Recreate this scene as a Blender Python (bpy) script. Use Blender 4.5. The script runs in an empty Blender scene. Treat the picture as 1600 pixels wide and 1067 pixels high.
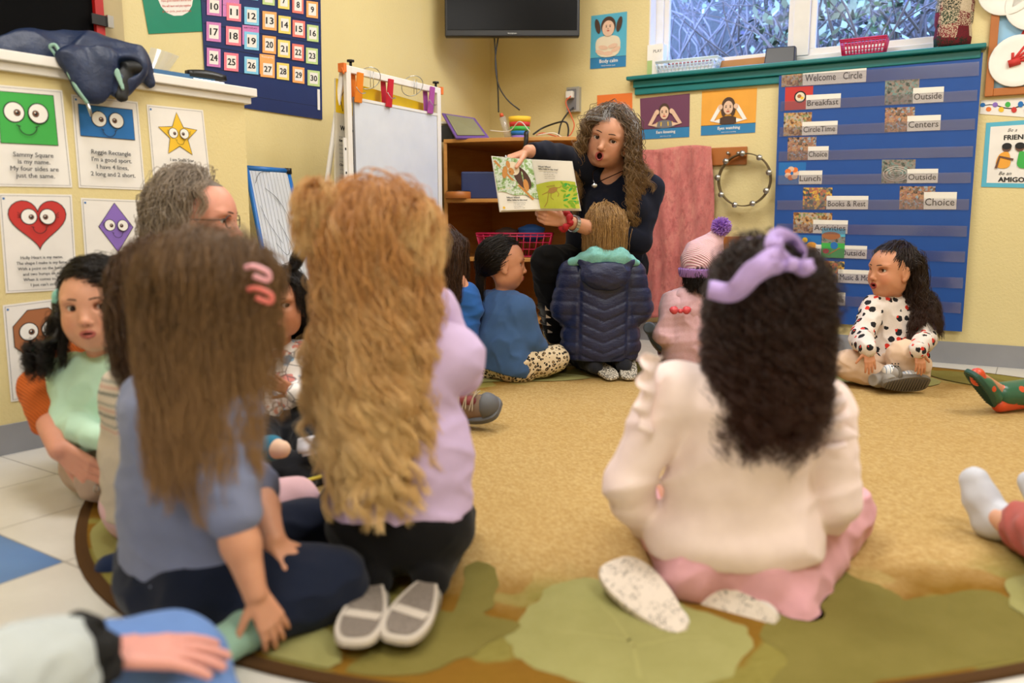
import bpy, math, random
import numpy as np
from mathutils import Vector, Matrix
random.seed(7)
SC = bpy.context.scene
COL = SC.collection
# ---------------------------------------------------------------- camera
F, TH, EYE = 1260.0, math.atan(188 / 1260.0), 0.70
cam_data = bpy.data.cameras.new('camera')
cam_data.sensor_width = 36.0
cam_data.lens = F / 1600 * 36
cam_data.clip_start = 0.02
cam_data.dof.use_dof = True
cam_data.dof.focus_distance = 3.55
cam_data.dof.aperture_fstop = 2.0
cam = bpy.data.objects.new('camera', cam_data)
cam.location = (0, 0, EYE)
cam.rotation_euler = (math.pi / 2 - TH, 0, 0)
COL.objects.link(cam)
SC.camera = cam
# ---------------------------------------------------------------- world, exposure
w = bpy.data.worlds.new('daylight'); SC.world = w; w.use_nodes = True
bg = w.node_tree.nodes['Background']
bg.inputs[0].default_value = (0.27, 0.43, 1.0, 1); bg.inputs[1].default_value = 9
vs = SC.view_settings
vs.view_transform = 'Standard'; vs.look = 'None'; vs.gamma = 1.0; vs.use_curve_mapping = False
vs.exposure = 0.5
SC.cycles.use_denoising = True
SC.cycles.max_bounces = 6; SC.cycles.diffuse_bounces = 4; SC.cycles.transparent_max_bounces = 12
SC.cycles.sample_clamp_indirect = 6.0
SC.cycles.caustics_reflective = False; SC.cycles.caustics_refractive = False
# room frame: corner of the two far walls, window wall runs to the right, calendar wall to the left
CORNER = np.array([-0.14, 5.30])
DW = np.array([0.8660, -0.5]); DL = np.array([0.5, 0.8660])
CEIL = 2.62
def lamp(name, xy, z, sx, sy, power, color, rot):
    l = bpy.data.lights.new(name, 'AREA'); l.shape = 'RECTANGLE'; l.size = sx; l.size_y = sy
    l.energy = power; l.color = color
    o = bpy.data.objects.new(name, l); o.location = (xy[0], xy[1], z); o.rotation_euler = (0, 0, rot)
    COL.objects.link(o); return o
LAMPS = []
for i, (a, b) in enumerate([(1.35, 1.3), (3.6, 1.3), (1.35, 3.4), (3.6, 3.4), (2.5, 5.4)]):
    c = CORNER + DW * a - DL * b
    LAMPS.append(c)
    lamp('ceiling_panel_light', c, CEIL - 0.045, 1.15, 0.55, (19, 20, 19, 21, 20)[i], (1.0, 0.975, 0.95), math.radians(-30))

# ---------------------------------------------------------------- pixel helpers (photograph frame 1600x1067)
def ray(px, py):
    x = (px - 800) / F; y = -(py - 533.5) / F
    return np.array([x, math.cos(TH) + y * math.sin(TH), -math.sin(TH) + y * math.cos(TH)])
CAMP = np.array([0, 0, EYE])
def A(px, py, Y):
    r = ray(px, py); return CAMP + r * (Y / r[1])
def G(px, py, z=0.0):
    r = ray(px, py); return CAMP + r * ((z - EYE) / r[2])
class Plane:
    def __init__(s, P, d, n):
        s.P = np.array(P, float); s.d = np.array(d, float) / np.linalg.norm(d); s.n = np.array(n, float) / np.linalg.norm(n)
    def uv(s, px, py, off=0.0):
        r = ray(px, py); P = s.P + s.n * off
        t = (s.n @ P) / (s.n @ r[:2]); q = CAMP + r * t
        return (float((q[:2] - P) @ s.d), float(q[2]))
    def pt(s, u, z, o=0.0):
        q = s.P + s.d * u + s.n * o; return (q[0], q[1], z)
WALL = Plane(CORNER, DW, (-0.5, -0.866))
LEFT = Plane(CORNER, DL, (0.866, -0.5))
HALF = Plane((-1.54, 2.36), (0.588, 0.809), (0.809, -0.588))

# ---------------------------------------------------------------- materials
MATS = {}
def lin(c):
    if isinstance(c, str):
        c = c.lstrip('#'); c = [int(c[i:i+2], 16) / 255 for i in (0, 2, 4)]
    return tuple((v / 12.92 if v <= 0.04045 else ((v + 0.055) / 1.055) ** 2.4) for v in c) + (1.0,)
class NT:
    def __init__(s, name):
        s.m = bpy.data.materials.new(name); s.m.use_nodes = True
        s.t = s.m.node_tree; s.b = s.t.nodes['Principled BSDF']; s.o = s.t.nodes['Material Output']
        MATS[name] = s.m
    def n(s, kind, **kw):
        nd = s.t.nodes.new('ShaderNode' + kind)
        for k, v in kw.items():
            if k.startswith('i_'):
                key = k[2:]; key = int(key) if key.isdigit() else key.replace('_', ' ')
                nd.inputs[key].default_value = v
            else: setattr(nd, k, v)
        return nd
    def l(s, a, b): s.t.links.new(a, b)
    def coord(s, kind='Object', scale=(1, 1, 1), rot=(0, 0, 0), loc=(0, 0, 0)):
        c = s.n('TexCoord'); m = s.n('Mapping'); s.l(c.outputs[kind], m.inputs[0])
        m.inputs['Scale'].default_value = scale; m.inputs['Rotation'].default_value = rot; m.inputs['Location'].default_value = loc
        return m.outputs[0]
    def noise(s, vec, scale, detail=3, rough=0.5):
        n = s.n('TexNoise'); n.inputs['Scale'].default_value = scale; n.inputs['Detail'].default_value = detail; n.inputs['Roughness'].default_value = rough
        s.l(vec, n.inputs['Vector']); return n.outputs['Fac']
    def voro(s, vec, scale, feature='F1', out='Distance', rnd=1.0):
        n = s.n('TexVoronoi'); n.feature = feature; n.inputs['Scale'].default_value = scale; n.inputs['Randomness'].default_value = rnd
        s.l(vec, n.inputs['Vector']); return n.outputs[out]
    def ramp(s, fac, stops, interp='LINEAR'):
        r = s.n('ValToRGB'); r.color_ramp.interpolation = interp; e = r.color_ramp.elements
        while len(e) < len(stops): e.new(0.5)
        for el, (p, c) in zip(e, stops):
            el.position = p; el.color = c if len(c) == 4 else tuple(c) + (1,)
        s.l(fac, r.inputs[0]); return r.outputs[0]
    def mix(s, fac, a, b, mode='MIX'):
        m = s.n('Mix'); m.data_type = 'RGBA'; m.blend_type = mode
        for sock, v in ((m.inputs['Factor'], fac), (m.inputs[6], a), (m.inputs[7], b)):
            if hasattr(v, 'links') or hasattr(v, 'is_linked'): s.l(v, sock)
            else: sock.default_value = v
        return m.outputs[2]
    def math(s, op, a, b=0.0, c=None):
        m = s.n('Math'); m.operation = op
        for i, v in enumerate((a, b) if c is None else (a, b, c)):
            if hasattr(v, 'is_linked'): s.l(v, m.inputs[i])
            else: m.inputs[i].default_value = v
        return m.outputs[0]
    def bump(s, h, strength=0.3, dist=0.002):
        b = s.n('Bump'); b.inputs['Strength'].default_value = strength; b.inputs['Distance'].default_value = dist
        s.l(h, b.inputs['Height']); s.l(b.outputs[0], s.b.inputs['Normal'])
    def base(s, c):
        if hasattr(c, 'is_linked'): s.l(c, s.b.inputs['Base Color'])
        else: s.b.inputs['Base Color'].default_value = c
    def set(s, **kw):
        for k, v in kw.items(): s.b.inputs[k.replace('_', ' ')].default_value = v
        return s
def mat(name, color, rough=0.6, metal=0.0, spec=0.5, **kw):
    """plain surface with a slight tonal variation"""
    if name in MATS: return MATS[name]
    t = NT(name); c = lin(color) if not (isinstance(color, tuple) and len(color) == 4) else color
    v = t.coord('Object'); nz = t.noise(v, 14, 3)
    dk = tuple(x * 0.9 for x in c[:3]) + (1,)
    t.base(t.mix(nz, dk, tuple(min(1, x * 1.06) for x in c[:3]) + (1,)))
    t.set(Roughness=rough, Metallic=metal); t.b.inputs['Specular IOR Level'].default_value = spec
    for k, x in kw.items(): t.b.inputs[k.replace('_', ' ')].default_value = x
    return t.m
def cloth(name, color, scale=900, strength=0.25, rough=0.9, var=0.12, sheen=0.10, wr=0.35, wscale=9):
    """woven or knitted fabric: fine weave plus soft wrinkles in the bump"""
    if name in MATS: return MATS[name]
    t = NT(name); c = lin(color)
    v = t.coord('Object')
    n1 = t.noise(v, scale, 2); n2 = t.noise(v, wscale, 3, 0.45)
    big = t.noise(v, 22, 4)
    t.base(t.mix(big, tuple(x * (1 - var) for x in c[:3]) + (1,), tuple(min(1, x * (1 + var)) for x in c[:3]) + (1,)))
    h = t.math('ADD', t.math('MULTIPLY', n1, 0.06), t.math('MULTIPLY', n2, wr * 4))
    t.bump(h, strength, 0.006)
    t.set(Roughness=rough); t.b.inputs['Sheen Weight'].default_value = sheen
    t.b.inputs['Specular IOR Level'].default_value = 0.2
    return t.m

# ---------------------------------------------------------------- object helpers
def props(o, label=None, cat=None, group=None, kind=None):
    if label: o['label'] = label
    if cat: o['category'] = cat
    if group: o['group'] = group
    if kind: o['kind'] = kind
    return o
def empty(name, loc, label=None, cat=None, group=None, rotz=0):
    o = bpy.data.objects.new(name, None); COL.objects.link(o); o.location = loc; o.rotation_euler = (0, 0, rotz)
    return props(o, label, cat, group)
def link(name, me, parent=None, label=None, cat=None, group=None, kind=None, loc=(0, 0, 0)):
    o = bpy.data.objects.new(name, me); COL.objects.link(o)
    o.location = loc
    if parent is not None:
        o.parent = parent
        if parent.location.length > 0 or parent.rotation_euler.z:
            L = parent_world(parent); o.matrix_parent_inverse = L.inverted()
    return props(o, label, cat, group, kind)
def parent_world(o):
    M = Matrix.LocRotScale(o.location, o.rotation_euler, o.scale)
    if o.parent: M = parent_world(o.parent) @ o.matrix_parent_inverse @ M
    return M
_txt = {}
def text_geo(s):
    if s in _txt: return _txt[s]
    c = bpy.data.curves.new('lettering', 'FONT'); c.body = s; c.size = 1.0; c.resolution_u = 2; c.fill_mode = 'FRONT'
    o = bpy.data.objects.new('lettering', c); COL.objects.link(o)
    dg = bpy.context.evaluated_depsgraph_get()
    me = bpy.data.meshes.new_from_object(o.evaluated_get(dg))
    vs_ = [(v.co.x, v.co.y) for v in me.vertices]; fs = [tuple(p.vertices) for p in me.polygons]
    bpy.data.objects.remove(o); bpy.data.curves.remove(c); bpy.data.meshes.remove(me)
    _txt[s] = (vs_, fs); return _txt[s]
class MB:
    def __init__(s): s.v = []; s.f = []; s.m = []; s.mats = []; s.org = None; s.smooth = []
    def mi(s, m):
        m = MATS[m] if isinstance(m, str) else m
        if m not in s.mats: s.mats.append(m)
        return s.mats.index(m)
    def add(s, vs_, fs, m, smooth=False):
        k = len(s.v); i = s.mi(m); s.v += [tuple(map(float, p)) for p in vs_]
        for f in fs: s.f.append(tuple(a + k for a in f)); s.m.append(i); s.smooth.append(smooth)
        return s
    def box8(s, p, m):  # p: 4 bottom, 4 top
        return s.add(p, [(3, 2, 1, 0), (4, 5, 6, 7), (0, 1, 5, 4), (1, 2, 6, 5), (2, 3, 7, 6), (3, 0, 4, 7)], m)
    def box(s, c, size, m, R=None):
        x, y, z = [v / 2 for v in size]; q = [(-x, -y, -z), (x, -y, -z), (x, y, -z), (-x, y, -z), (-x, -y, z), (x, -y, z), (x, y, z), (-x, y, z)]
        q = [np.array(a) for a in q]
        if R is not None: q = [np.array(R) @ a for a in q]
        return s.box8([a + np.array(c) for a in q], m)
    def pbox(s, pl, u0, u1, z0, z1, o0, o1, m):
        return s.box8([pl.pt(u0, z0, o0), pl.pt(u1, z0, o0), pl.pt(u1, z0, o1), pl.pt(u0, z0, o1), pl.pt(u0, z1, o0), pl.pt(u1, z1, o0), pl.pt(u1, z1, o1), pl.pt(u0, z1, o1)], m)
    def tube(s, pts, r, m, n=8, caps=True, closed=False, smooth=True):
        pts = [np.array(p, float) for p in pts]; N = len(pts)
        rr = r if hasattr(r, '__len__') else [r] * N
        vs_ = []; up = None
        for i, p in enumerate(pts):
            a = pts[(i + 1) % N] if (closed or i < N - 1) else p; b = pts[i - 1] if (closed or i > 0) else p
            t = a - b; t = t / (np.linalg.norm(t) + 1e-12)
            if up is None:
                up = np.array([0, 0, 1.0]) if abs(t[2]) < 0.9 else np.array([1.0, 0, 0])
            x = np.cross(up, t); x /= (np.linalg.norm(x) + 1e-12); y = np.cross(t, x); up = y
            for k in range(n):
                an = 2 * math.pi * k / n; vs_.append(p + rr[i] * (math.cos(an) * x + math.sin(an) * y))
        fs = []
        for i in range(N if closed else N - 1):
            j = (i + 1) % N
            for k in range(n): fs.append((i * n + k, i * n + (k + 1) % n, j * n + (k + 1) % n, j * n + k))
        if caps and not closed: fs.append(tuple(range(n - 1, -1, -1))); fs.append(tuple((N - 1) * n + k for k in range(n)))
        return s.add(vs_, fs, m, smooth)
    def lathe(s, c, prof, m, n=24, R=None, smooth=True, sx=1, sy=1):
        vs_ = []; c = np.array(c, float)
        for r, z in prof:
            for k in range(n):
                an = 2 * math.pi * k / n; q = np.array([r * math.cos(an) * sx, r * math.sin(an) * sy, z])
                if R is not None: q = np.array(R) @ q
                vs_.append(c + q)
        fs = [(i * n + k, i * n + (k + 1) % n, (i + 1) * n + (k + 1) % n, (i + 1) * n + k) for i in range(len(prof) - 1) for k in range(n)]
        fs.append(tuple(range(n - 1, -1, -1))); fs.append(tuple((len(prof) - 1) * n + k for k in range(n)))
        return s.add(vs_, fs, m, smooth)
    def build(s, name, parent=None, label=None, cat=None, group=None, kind=None, origin=None, bevel=0):
        org = np.array(s.v).mean(0) if origin is None else np.array(origin, float)
        if origin is None: org[2] = np.array(s.v)[:, 2].min()
        me = bpy.data.meshes.new(name); me.from_pydata([tuple(np.array(p) - org) for p in s.v], [], s.f)
        for m in s.mats: me.materials.append(m)
        me.polygons.foreach_set('material_index', s.m); me.polygons.foreach_set('use_smooth', s.smooth); me.update()
        o = link(name, me, parent, label, cat, group, kind, tuple(org))
        if bevel:
            b = o.modifiers.new('bevel', 'BEVEL'); b.width = bevel; b.segments = 2; b.limit_method = 'ANGLE'
        return o
class Sheet:
    """flat thing given by four world corners (bl, br, tr, tl); drawing in metres on top of it"""
    def __init__(s, c, m, thick=0.0012, bend=0.0):
        s.c = [np.array(p, float) for p in c]; s.mb = MB()
        s.w = (np.linalg.norm(s.c[1] - s.c[0]) + np.linalg.norm(s.c[2] - s.c[3])) / 2
        s.h = (np.linalg.norm(s.c[3] - s.c[0]) + np.linalg.norm(s.c[2] - s.c[1])) / 2
        n = np.cross(s.c[1] - s.c[0], s.c[3] - s.c[0]); s.n = n / np.linalg.norm(n); s.k = 0; s.bend = bend
        s.t = thick
        if bend == 0:
            b = s.c; s.mb.box8([b[0], b[1], b[1] + s.n * thick, b[0] + s.n * thick, b[3], b[2], b[2] + s.n * thick, b[3] + s.n * thick], m)
        else:
            N = 14; top = [s.p(s.w * i / N, s.h * j / N, 0) for j in range(N + 1) for i in range(N + 1)]
            bot = [s.p(s.w * i / N, s.h * j / N, -thick) for j in range(N + 1) for i in range(N + 1)]
            fs = [(j * (N + 1) + i, j * (N + 1) + i + 1, (j + 1) * (N + 1) + i + 1, (j + 1) * (N + 1) + i) for j in range(N) for i in range(N)]
            o = (N + 1) ** 2
            s.mb.add(top + bot, fs + [tuple(a + o for a in f[::-1]) for f in fs], m, True)
    def p(s, x, y, o=None):
        a, b = x / s.w, y / s.h
        q = (s.c[0] * (1 - a) + s.c[1] * a) * (1 - b) + (s.c[3] * (1 - a) + s.c[2] * a) * b
        if s.bend: q = q + s.n * s.bend * math.sin(math.pi * min(max(a, 0), 1))
        return q + s.n * (s.t + (0.0004 * s.k) if o is None else o)
    def poly(s, pts, m, layer=None):
        s.k = (s.k + 1) if layer is None else layer
        return s.mb.add([s.p(x, y) for x, y in pts], [tuple(range(len(pts)))], m)
    def rect(s, x0, y0, x1, y1, m, layer=None): return s.poly([(x0, y0), (x1, y0), (x1, y1), (x0, y1)], m, layer)
    def ell(s, cx, cy, rx, ry, m, n=28, rot=0, a0=0, a1=360, layer=None):
        cr, sr = math.cos(rot), math.sin(rot); pts = []
        full = abs(a1 - a0) >= 360
        for i in range(n if full else n + 1):
            t = math.radians(a0 + (a1 - a0) * i / n); x, y = rx * math.cos(t), ry * math.sin(t)
            pts.append((cx + x * cr - y * sr, cy + x * sr + y * cr))
        return s.poly(pts, m, layer)
    def line(s, pts, wd, m, closed=False, layer=None):
        s.k = (s.k + 1) if layer is None else layer
        P = [np.array(p, float) for p in pts]; N = len(P); L = []; R = []
        for i in range(N):
            a = P[(i + 1) % N] if (closed or i < N - 1) else P[i]; b = P[i - 1] if (closed or i > 0) else P[i]
            t = a - b; t /= np.linalg.norm(t) + 1e-9; nn = np.array([-t[1], t[0]])
            L.append(P[i] + nn * wd / 2); R.append(P[i] - nn * wd / 2)
        V = [s.p(*q) for q in L] + [s.p(*q) for q in R]
        fs = [(i + N, (i + 1) % N + N, (i + 1) % N, i) for i in range(N if closed else N - 1)]
        return s.mb.add(V, fs, m)
    def text(s, body, x, y, size, m, align='l', width=None, shear=0.0, bold=0.0, rot=0.0):
        """x, y = baseline start (or centre); size = cap height in metres"""
        V, Fc = text_geo(body)
        if not V: return s
        xs = [a for a, _ in V]; x0, x1 = min(xs), max(xs); k = size / 0.70; kx = k
        if width: kx = width / (x1 - x0)
        off = {'l': x0, 'c': (x0 + x1) / 2, 'r': x1}[align]
        s.k += 1; cr, sr = math.cos(rot), math.sin(rot)
        reps = [(0, 0)] if not bold else [(-bold, 0), (bold, 0), (0, bold)]
        for dx, dy in reps:
            pts = []
            for a, b in V:
                lx, ly = (a - off) * kx + b * k * shear + dx, b * k + dy
                pts.append(s.p(x + lx * cr - ly * sr, y + lx * sr + ly * cr))
            s.mb.add(pts, Fc, m)
            s.k += 0.3
        return s
    def done(s, name, **kw): return s.mb.build(name, **kw)
def psheet(pl, corners, m, off=0.002, thick=0.0012, bend=0.0):
    """four photo corners bl, br, tr, tl lying on a wall plane"""
    c = []
    for px, py in corners:
        u, z = pl.uv(px, py, off); c.append(pl.pt(u, z, off))
    return Sheet(c, m, thick, bend)
# basic inks and papers
for nm, c, r in (('paper_white', '#eeeae4', 0.75), ('ink_black', '#1b1a1c', 0.7), ('ink_red', '#c8352f', 0.7), ('ink_green', '#3fae4a', 0.7), ('ink_blue', '#1f6fb8', 0.7), ('ink_yellow', '#f0c22f', 0.7),
                 ('ink_purple', '#8a6bc0', 0.7), ('ink_brown', '#a5673f', 0.7), ('ink_grey', '#77767a', 0.7), ('metal_steel', '#b8b8b6', 0.3), ('plastic_black', '#131315', 0.4), ('plastic_white', '#e6e4e0', 0.45),
                 ('skin_print_light', '#e5c0a4', 0.7), ('skin_print_dark', '#6b4a3a', 0.7), ('print_brown_hair', '#4c3527', 0.7), ('print_cream', '#e6d9bd', 0.7), ('print_blue_band', '#2b7fb5', 0.6), ('print_cyan', '#58b3cf', 0.65),
                 ('print_orange', '#e8792f', 0.65), ('print_plum', '#6d3b58', 0.65), ('print_amber', '#eca63a', 0.65), ('print_white', '#f4f1ea', 0.6)):
    mat(nm, c, r, metal=0.9 if 'steel' in nm else 0.0)
# ================================================================ ROOM
t = NT('yellow_wall_paint'); v = t.coord('Object')
nz = t.noise(v, 3, 3); t.base(t.mix(nz, lin('#dccb93'), lin('#e4d49c')))
spk = t.noise(v, 85, 3, 0.6); t.bump(t.math('ADD', t.math('MULTIPLY', spk, 1.0), t.math('MULTIPLY', t.noise(v, 260, 2), 0.35)), 0.55, 0.003); t.set(Roughness=0.5)
t = NT('white_trim_paint'); v = t.coord('Object'); t.base(t.mix(t.noise(v, 12, 3), lin('#e2ded8'), lin('#efebe5'))); t.set(Roughness=0.35)
t = NT('grey_vinyl_base'); v = t.coord('Object'); t.base(t.mix(t.noise(v, 8, 4), lin('#84868c'), lin('#9a9ba0'))); t.set(Roughness=0.4)
t = NT('ceiling_paint'); t.base(lin('#e8e4da')); t.set(Roughness=0.9)
t = NT('teal_paint'); v = t.coord('Object'); t.base(t.mix(t.noise(v, 7, 3), lin('#0c6a6c'), lin('#147b7c'))); t.set(Roughness=0.35)
# tiles
t = NT('floor_tiles'); c = t.n('TexCoord'); mp = t.n('Mapping'); mp.vector_type = 'TEXTURE'
t.l(c.outputs['Object'], mp.inputs[0]); mp.inputs['Location'].default_value = (-0.93, 1.59, 0); mp.inputs['Rotation'].default_value = (0, 0, math.radians(-33)); mp.inputs['Scale'].default_value = (0.305, 0.305, 1)
sx = t.n('SeparateXYZ'); t.l(mp.outputs[0], sx.inputs[0]); X, Y = sx.outputs[0], sx.outputs[1]
fx, fy = t.math('FRACT', X), t.math('FRACT', Y)
def edge(f): return t.math('MINIMUM', f, t.math('SUBTRACT', 1.0, f))
gr = t.math('LESS_THAN', t.math('MINIMUM', edge(fx), edge(fy)), 0.006)
cx = t.math('FLOORED_MODULO', t.math('FLOOR', X), 41.0); cy = t.math('FLOORED_MODULO', t.math('FLOOR', Y), 41.0)
blue = t.math('MULTIPLY', t.math('COMPARE', cx, 40.0, 0.1), t.math('COMPARE', cy, 40.0, 0.1))
v = c.outputs['Object']; mar = t.noise(v, 5, 6, 0.65); mar2 = t.noise(v, 60, 4, 0.7)
base = t.mix(mar, lin('#cfcbc3'), lin('#e9e6df')); base = t.mix(t.math('MULTIPLY', mar2, 0.25), base, lin('#b9b4a8'))
base = t.mix(blue, base, t.mix(mar, lin('#3a6ba8'), lin('#5b8cc6'))); base = t.mix(gr, base, lin('#8f8a80'))
t.base(base); t.set(Roughness=0.28)
# rug
t = NT('rug_pile'); c = t.n('TexCoord'); v = c.outputs['Object']
sx = t.n('SeparateXYZ'); t.l(v, sx.inputs[0])
ex = t.math('POWER', t.math('ABSOLUTE', t.math('DIVIDE', sx.outputs[0], 1.872)), 2.22); ey = t.math('POWER', t.math('ABSOLUTE', t.math('DIVIDE', sx.outputs[1], 1.34)), 2.22)
rr = t.math('POWER', t.math('ADD', ex, ey), 1 / 2.22)
wob = t.noise(v, 3.2, 4, 0.6); r2 = t.math('ADD', rr, t.math('MULTIPLY', t.math('SUBTRACT', wob, 0.5), 0.35))
fine = t.noise(v, 420, 3, 0.8); mid = t.noise(t.coord('Object', (1, 3.2, 1)), 34, 5, 0.7); mid2 = t.ramp(t.noise(t.coord('Object', (2.2, 1, 1)), 62, 4, 0.75), [(.42, (0, 0, 0)), (.62, (1, 1, 1))])
gold = t.mix(mid, lin('#9a7436'), lin('#e2c285')); gold = t.mix(t.math('MULTIPLY', mid2, 0.6), gold, lin('#ebd096')); gold = t.mix(t.math('MULTIPLY', t.noise(v, 2.1, 3), 0.35), gold, lin('#b98d3c'))
rust = t.mix(mid, lin('#6f4410'), lin('#a3722c'))
br = t.mix(t.noise(v, 6, 3), rust, lin('#8a6a1e'))
bcol = t.ramp(r2, [(0.70, (0, 0, 0)), (0.84, (1, 1, 1))])
leafn = t.ramp(t.noise(v, 5.5, 2, 0.4), [(0.50, (0, 0, 0)), (0.53, (1, 1, 1))])
border = t.mix(leafn, br, t.mix(mid, lin('#7b7430'), lin('#a19a55')))
colr = t.mix(bcol, gold, border)
rim = t.math('GREATER_THAN', rr, 0.986)
colr = t.mix(rim, colr, lin('#4a3222')); colr = t.mix(t.math('MULTIPLY', fine, 0.35), colr, lin('#7a5c2a'))
t.base(colr); t.bump(t.math('ADD', fine, t.math('MULTIPLY', mid2, 0.5)), 0.6, 0.004); t.set(Roughness=0.95); t.b.inputs['Specular IOR Level'].default_value = 0.1
def rugleaf(name, a, b):
    t = NT(name); v = t.coord('Object'); m1 = t.noise(v, 12, 5, 0.7); f = t.noise(v, 420, 3, 0.8); s = t.noise(v, 70, 4, 0.7)
    cc = t.mix(m1, lin(a), lin(b)); cc = t.mix(t.math('MULTIPLY', s, 0.4), cc, lin(b)); t.base(t.mix(t.math('MULTIPLY', f, 0.3), cc, lin('#6a6030')))
    t.bump(f, 0.6, 0.004); t.set(Roughness=0.95); t.b.inputs['Specular IOR Level'].default_value = 0.1
rugleaf('rug_leaf_pale', '#8f8f50', '#b3ae74'); rugleaf('rug_leaf_olive', '#6c642a', '#8f8448'); rugleaf('rug_leaf_vein', '#a19c5c', '#b9b478'); rugleaf('rug_leaf_rust', '#6f4514', '#95672a')

def prism(poly, z0, z1, m, mb=None):
    mb = mb or MB(); n = len(poly)
    return mb.add([(x, y, z0) for x, y in poly] + [(x, y, z1) for x, y in poly], [tuple(range(n - 1, -1, -1)), tuple(range(n, 2 * n))] + [(i, (i + 1) % n, n + (i + 1) % n, n + i) for i in range(n)], m)
RW, RD = 5.4, 6.6
def rc(a, b): return CORNER + DW * a - DL * b
prism([rc(-.3, -.3), rc(-.3, RD + .3), rc(RW + .3, RD + .3), rc(RW + .3, -.3)], -0.1, 0.0, 'floor_tiles').build('floor', kind='structure', origin=(0, 0, 0))
prism([rc(-.1, -.1), rc(-.1, RD + .1), rc(RW + .1, RD + .1), rc(RW + .1, -.1)], CEIL, CEIL + 0.1, 'ceiling_paint').build('ceiling', kind='structure')
MB().pbox(LEFT, -RD, 0.0, 0, CEIL, -0.12, 0, 'yellow_wall_paint').build('wall_left', kind='structure', origin=(0, 0, 0))
prism([rc(0, RD), rc(0, RD + .12), rc(RW, RD + .12), rc(RW, RD)], 0, CEIL, 'yellow_wall_paint').build('wall_back', kind='structure')
prism([rc(RW, -.1), rc(RW, RD), rc(RW + .12, RD), rc(RW + .12, -.1)], 0, CEIL, 'yellow_wall_paint').build('wall_right', kind='structure')
WU0, WU1 = WALL.uv(1014, 60)[0], WALL.uv(1519, 30)[0]; SILL, WTOP = 1.515, 2.35
wm = MB(); WP = 'yellow_wall_paint'
wm.pbox(WALL, 0, WU0, 0, CEIL, -0.16, 0, WP).pbox(WALL, WU1, RW, 0, CEIL, -0.16, 0, WP).pbox(WALL, WU0, WU1, 0, SILL - 0.012, -0.16, 0, WP).pbox(WALL, WU0, WU1, WTOP, CEIL, -0.16, 0, WP)
wm.build('wall_front', kind='structure', origin=(0, 0, 0))
# half wall with its cap
hu1 = HALF.uv(388, 300)[0]
HZ = 1.188
MB().pbox(HALF, -1.3, hu1, 0, HZ - 0.055, -0.25, 0, WP).build('wall_half', kind='structure', origin=(0, 0, 0))
MB().pbox(HALF, -1.32, hu1 + 0.035, HZ - 0.03, HZ, -0.27, 0.035, 'white_trim_paint').pbox(HALF, -1.3, hu1 + 0.02, HZ - 0.056, HZ - 0.03, -0.255, 0.018, 'white_trim_paint').build('trim_1', kind='structure', bevel=0.003)
MB().pbox(HALF, -1.3, hu1 + 0.006, 0, 0.092, 0.0, 0.006, 'grey_vinyl_base').build('baseboard_half', kind='structure')
MB().pbox(WALL, 0.0, RW, 0, 0.108, 0.0, 0.006, 'grey_vinyl_base').build('baseboard_front', kind='structure')
MB().pbox(LEFT, -RD, 0, 0, 0.1, 0.0, 0.006, 'grey_vinyl_base').build('baseboard_left', kind='structure')
# rug: oval with a bound edge and printed leaves
rv = empty if False else None
RC = np.array([0.696, 2.556]); RA = np.array([math.cos(.421), math.sin(.421)]); RB = np.array([-RA[1], RA[0]])
mb = MB(); N = 120; v = []; rotr = math.atan2(RA[1], RA[0])
def sgp(c_): return math.copysign(abs(c_) ** (2 / 2.22), c_)
ring = [(1.872 * sgp(math.cos(2 * math.pi * i / N)), 1.34 * sgp(math.sin(2 * math.pi * i / N))) for i in range(N)]
def rl(p):  # world -> rug local
    d = np.array(p[:2]) - RC; return (float(d @ RA), float(d @ RB))
mb.add([(x, y, 0) for x, y in ring] + [(x, y, 0.007) for x, y in ring] + [(x * .994, y * .994, 0.010) for x, y in ring],
       [tuple(range(2 * N, 3 * N))] + [(i, (i + 1) % N, N + (i + 1) % N, N + i) for i in range(N)] + [(N + i, N + (i + 1) % N, 2 * N + (i + 1) % N, 2 * N + i) for i in range(N)], 'rug_pile')
def smooth_poly(pts, it=2):
    P = [np.array(p, float) for p in pts]
    for _ in range(it):
        Q = []
        for i in range(len(P)):
            a, b = P[i], P[(i + 1) % len(P)]; Q += [a * .75 + b * .25, a * .25 + b * .75]
        P = Q
    return P
def leaf(px, m, k, veins=()):
    pts = []
    for n_, q in enumerate(smooth_poly(px)):
        x, y = rl(G(*q)); x += .004 * math.sin(n_ * 1.9) + .006 * math.sin(n_ * .7); y += .005 * math.cos(n_ * 1.3); s = (abs(x / 1.84) ** 2.22 + abs(y / 1.315) ** 2.22) ** (1 / 2.22)
        if s > 1: x, y = x / s, y / s
        pts.append((x, y, 0.0102 + 0.0003 * k))
    mb.add(pts, [tuple(range(len(pts)))], m)
    for vn in veins:
        P = [np.array(rl(G(*q))) for q in vn]; L = []; R = []; n = len(P)
        for i in range(n):
            tt = P[min(i + 1, n - 1)] - P[max(i - 1, 0)]; tt /= np.linalg.norm(tt); nn = np.array([-tt[1], tt[0]]) * 0.003 * (1.2 - i / n)
            L.append((*(P[i] + nn), 0.0104 + 0.0003 * k)); R.append((*(P[i] - nn), 0.0104 + 0.0003 * k))
        mb.add(L + R, [(i, i + 1, n + i + 1, n + i) for i in range(n - 1)], 'rug_leaf_vein')
leaf([(790, 1010), (805, 975), (840, 950), (860, 920), (920, 908), (1000, 925), (1080, 960), (1160, 980), (1175, 1015), (1160, 1050), (1120, 1080), (1040, 1095), (930, 1095), (870, 1060), (800, 1040)], 'rug_leaf_pale', 1, [[(1000, 1070), (990, 1020), (960, 975), (935, 950)], [(990, 1020), (1060, 1005), (1110, 1005)], [(985, 1010), (920, 1000), (870, 995)]])
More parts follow.
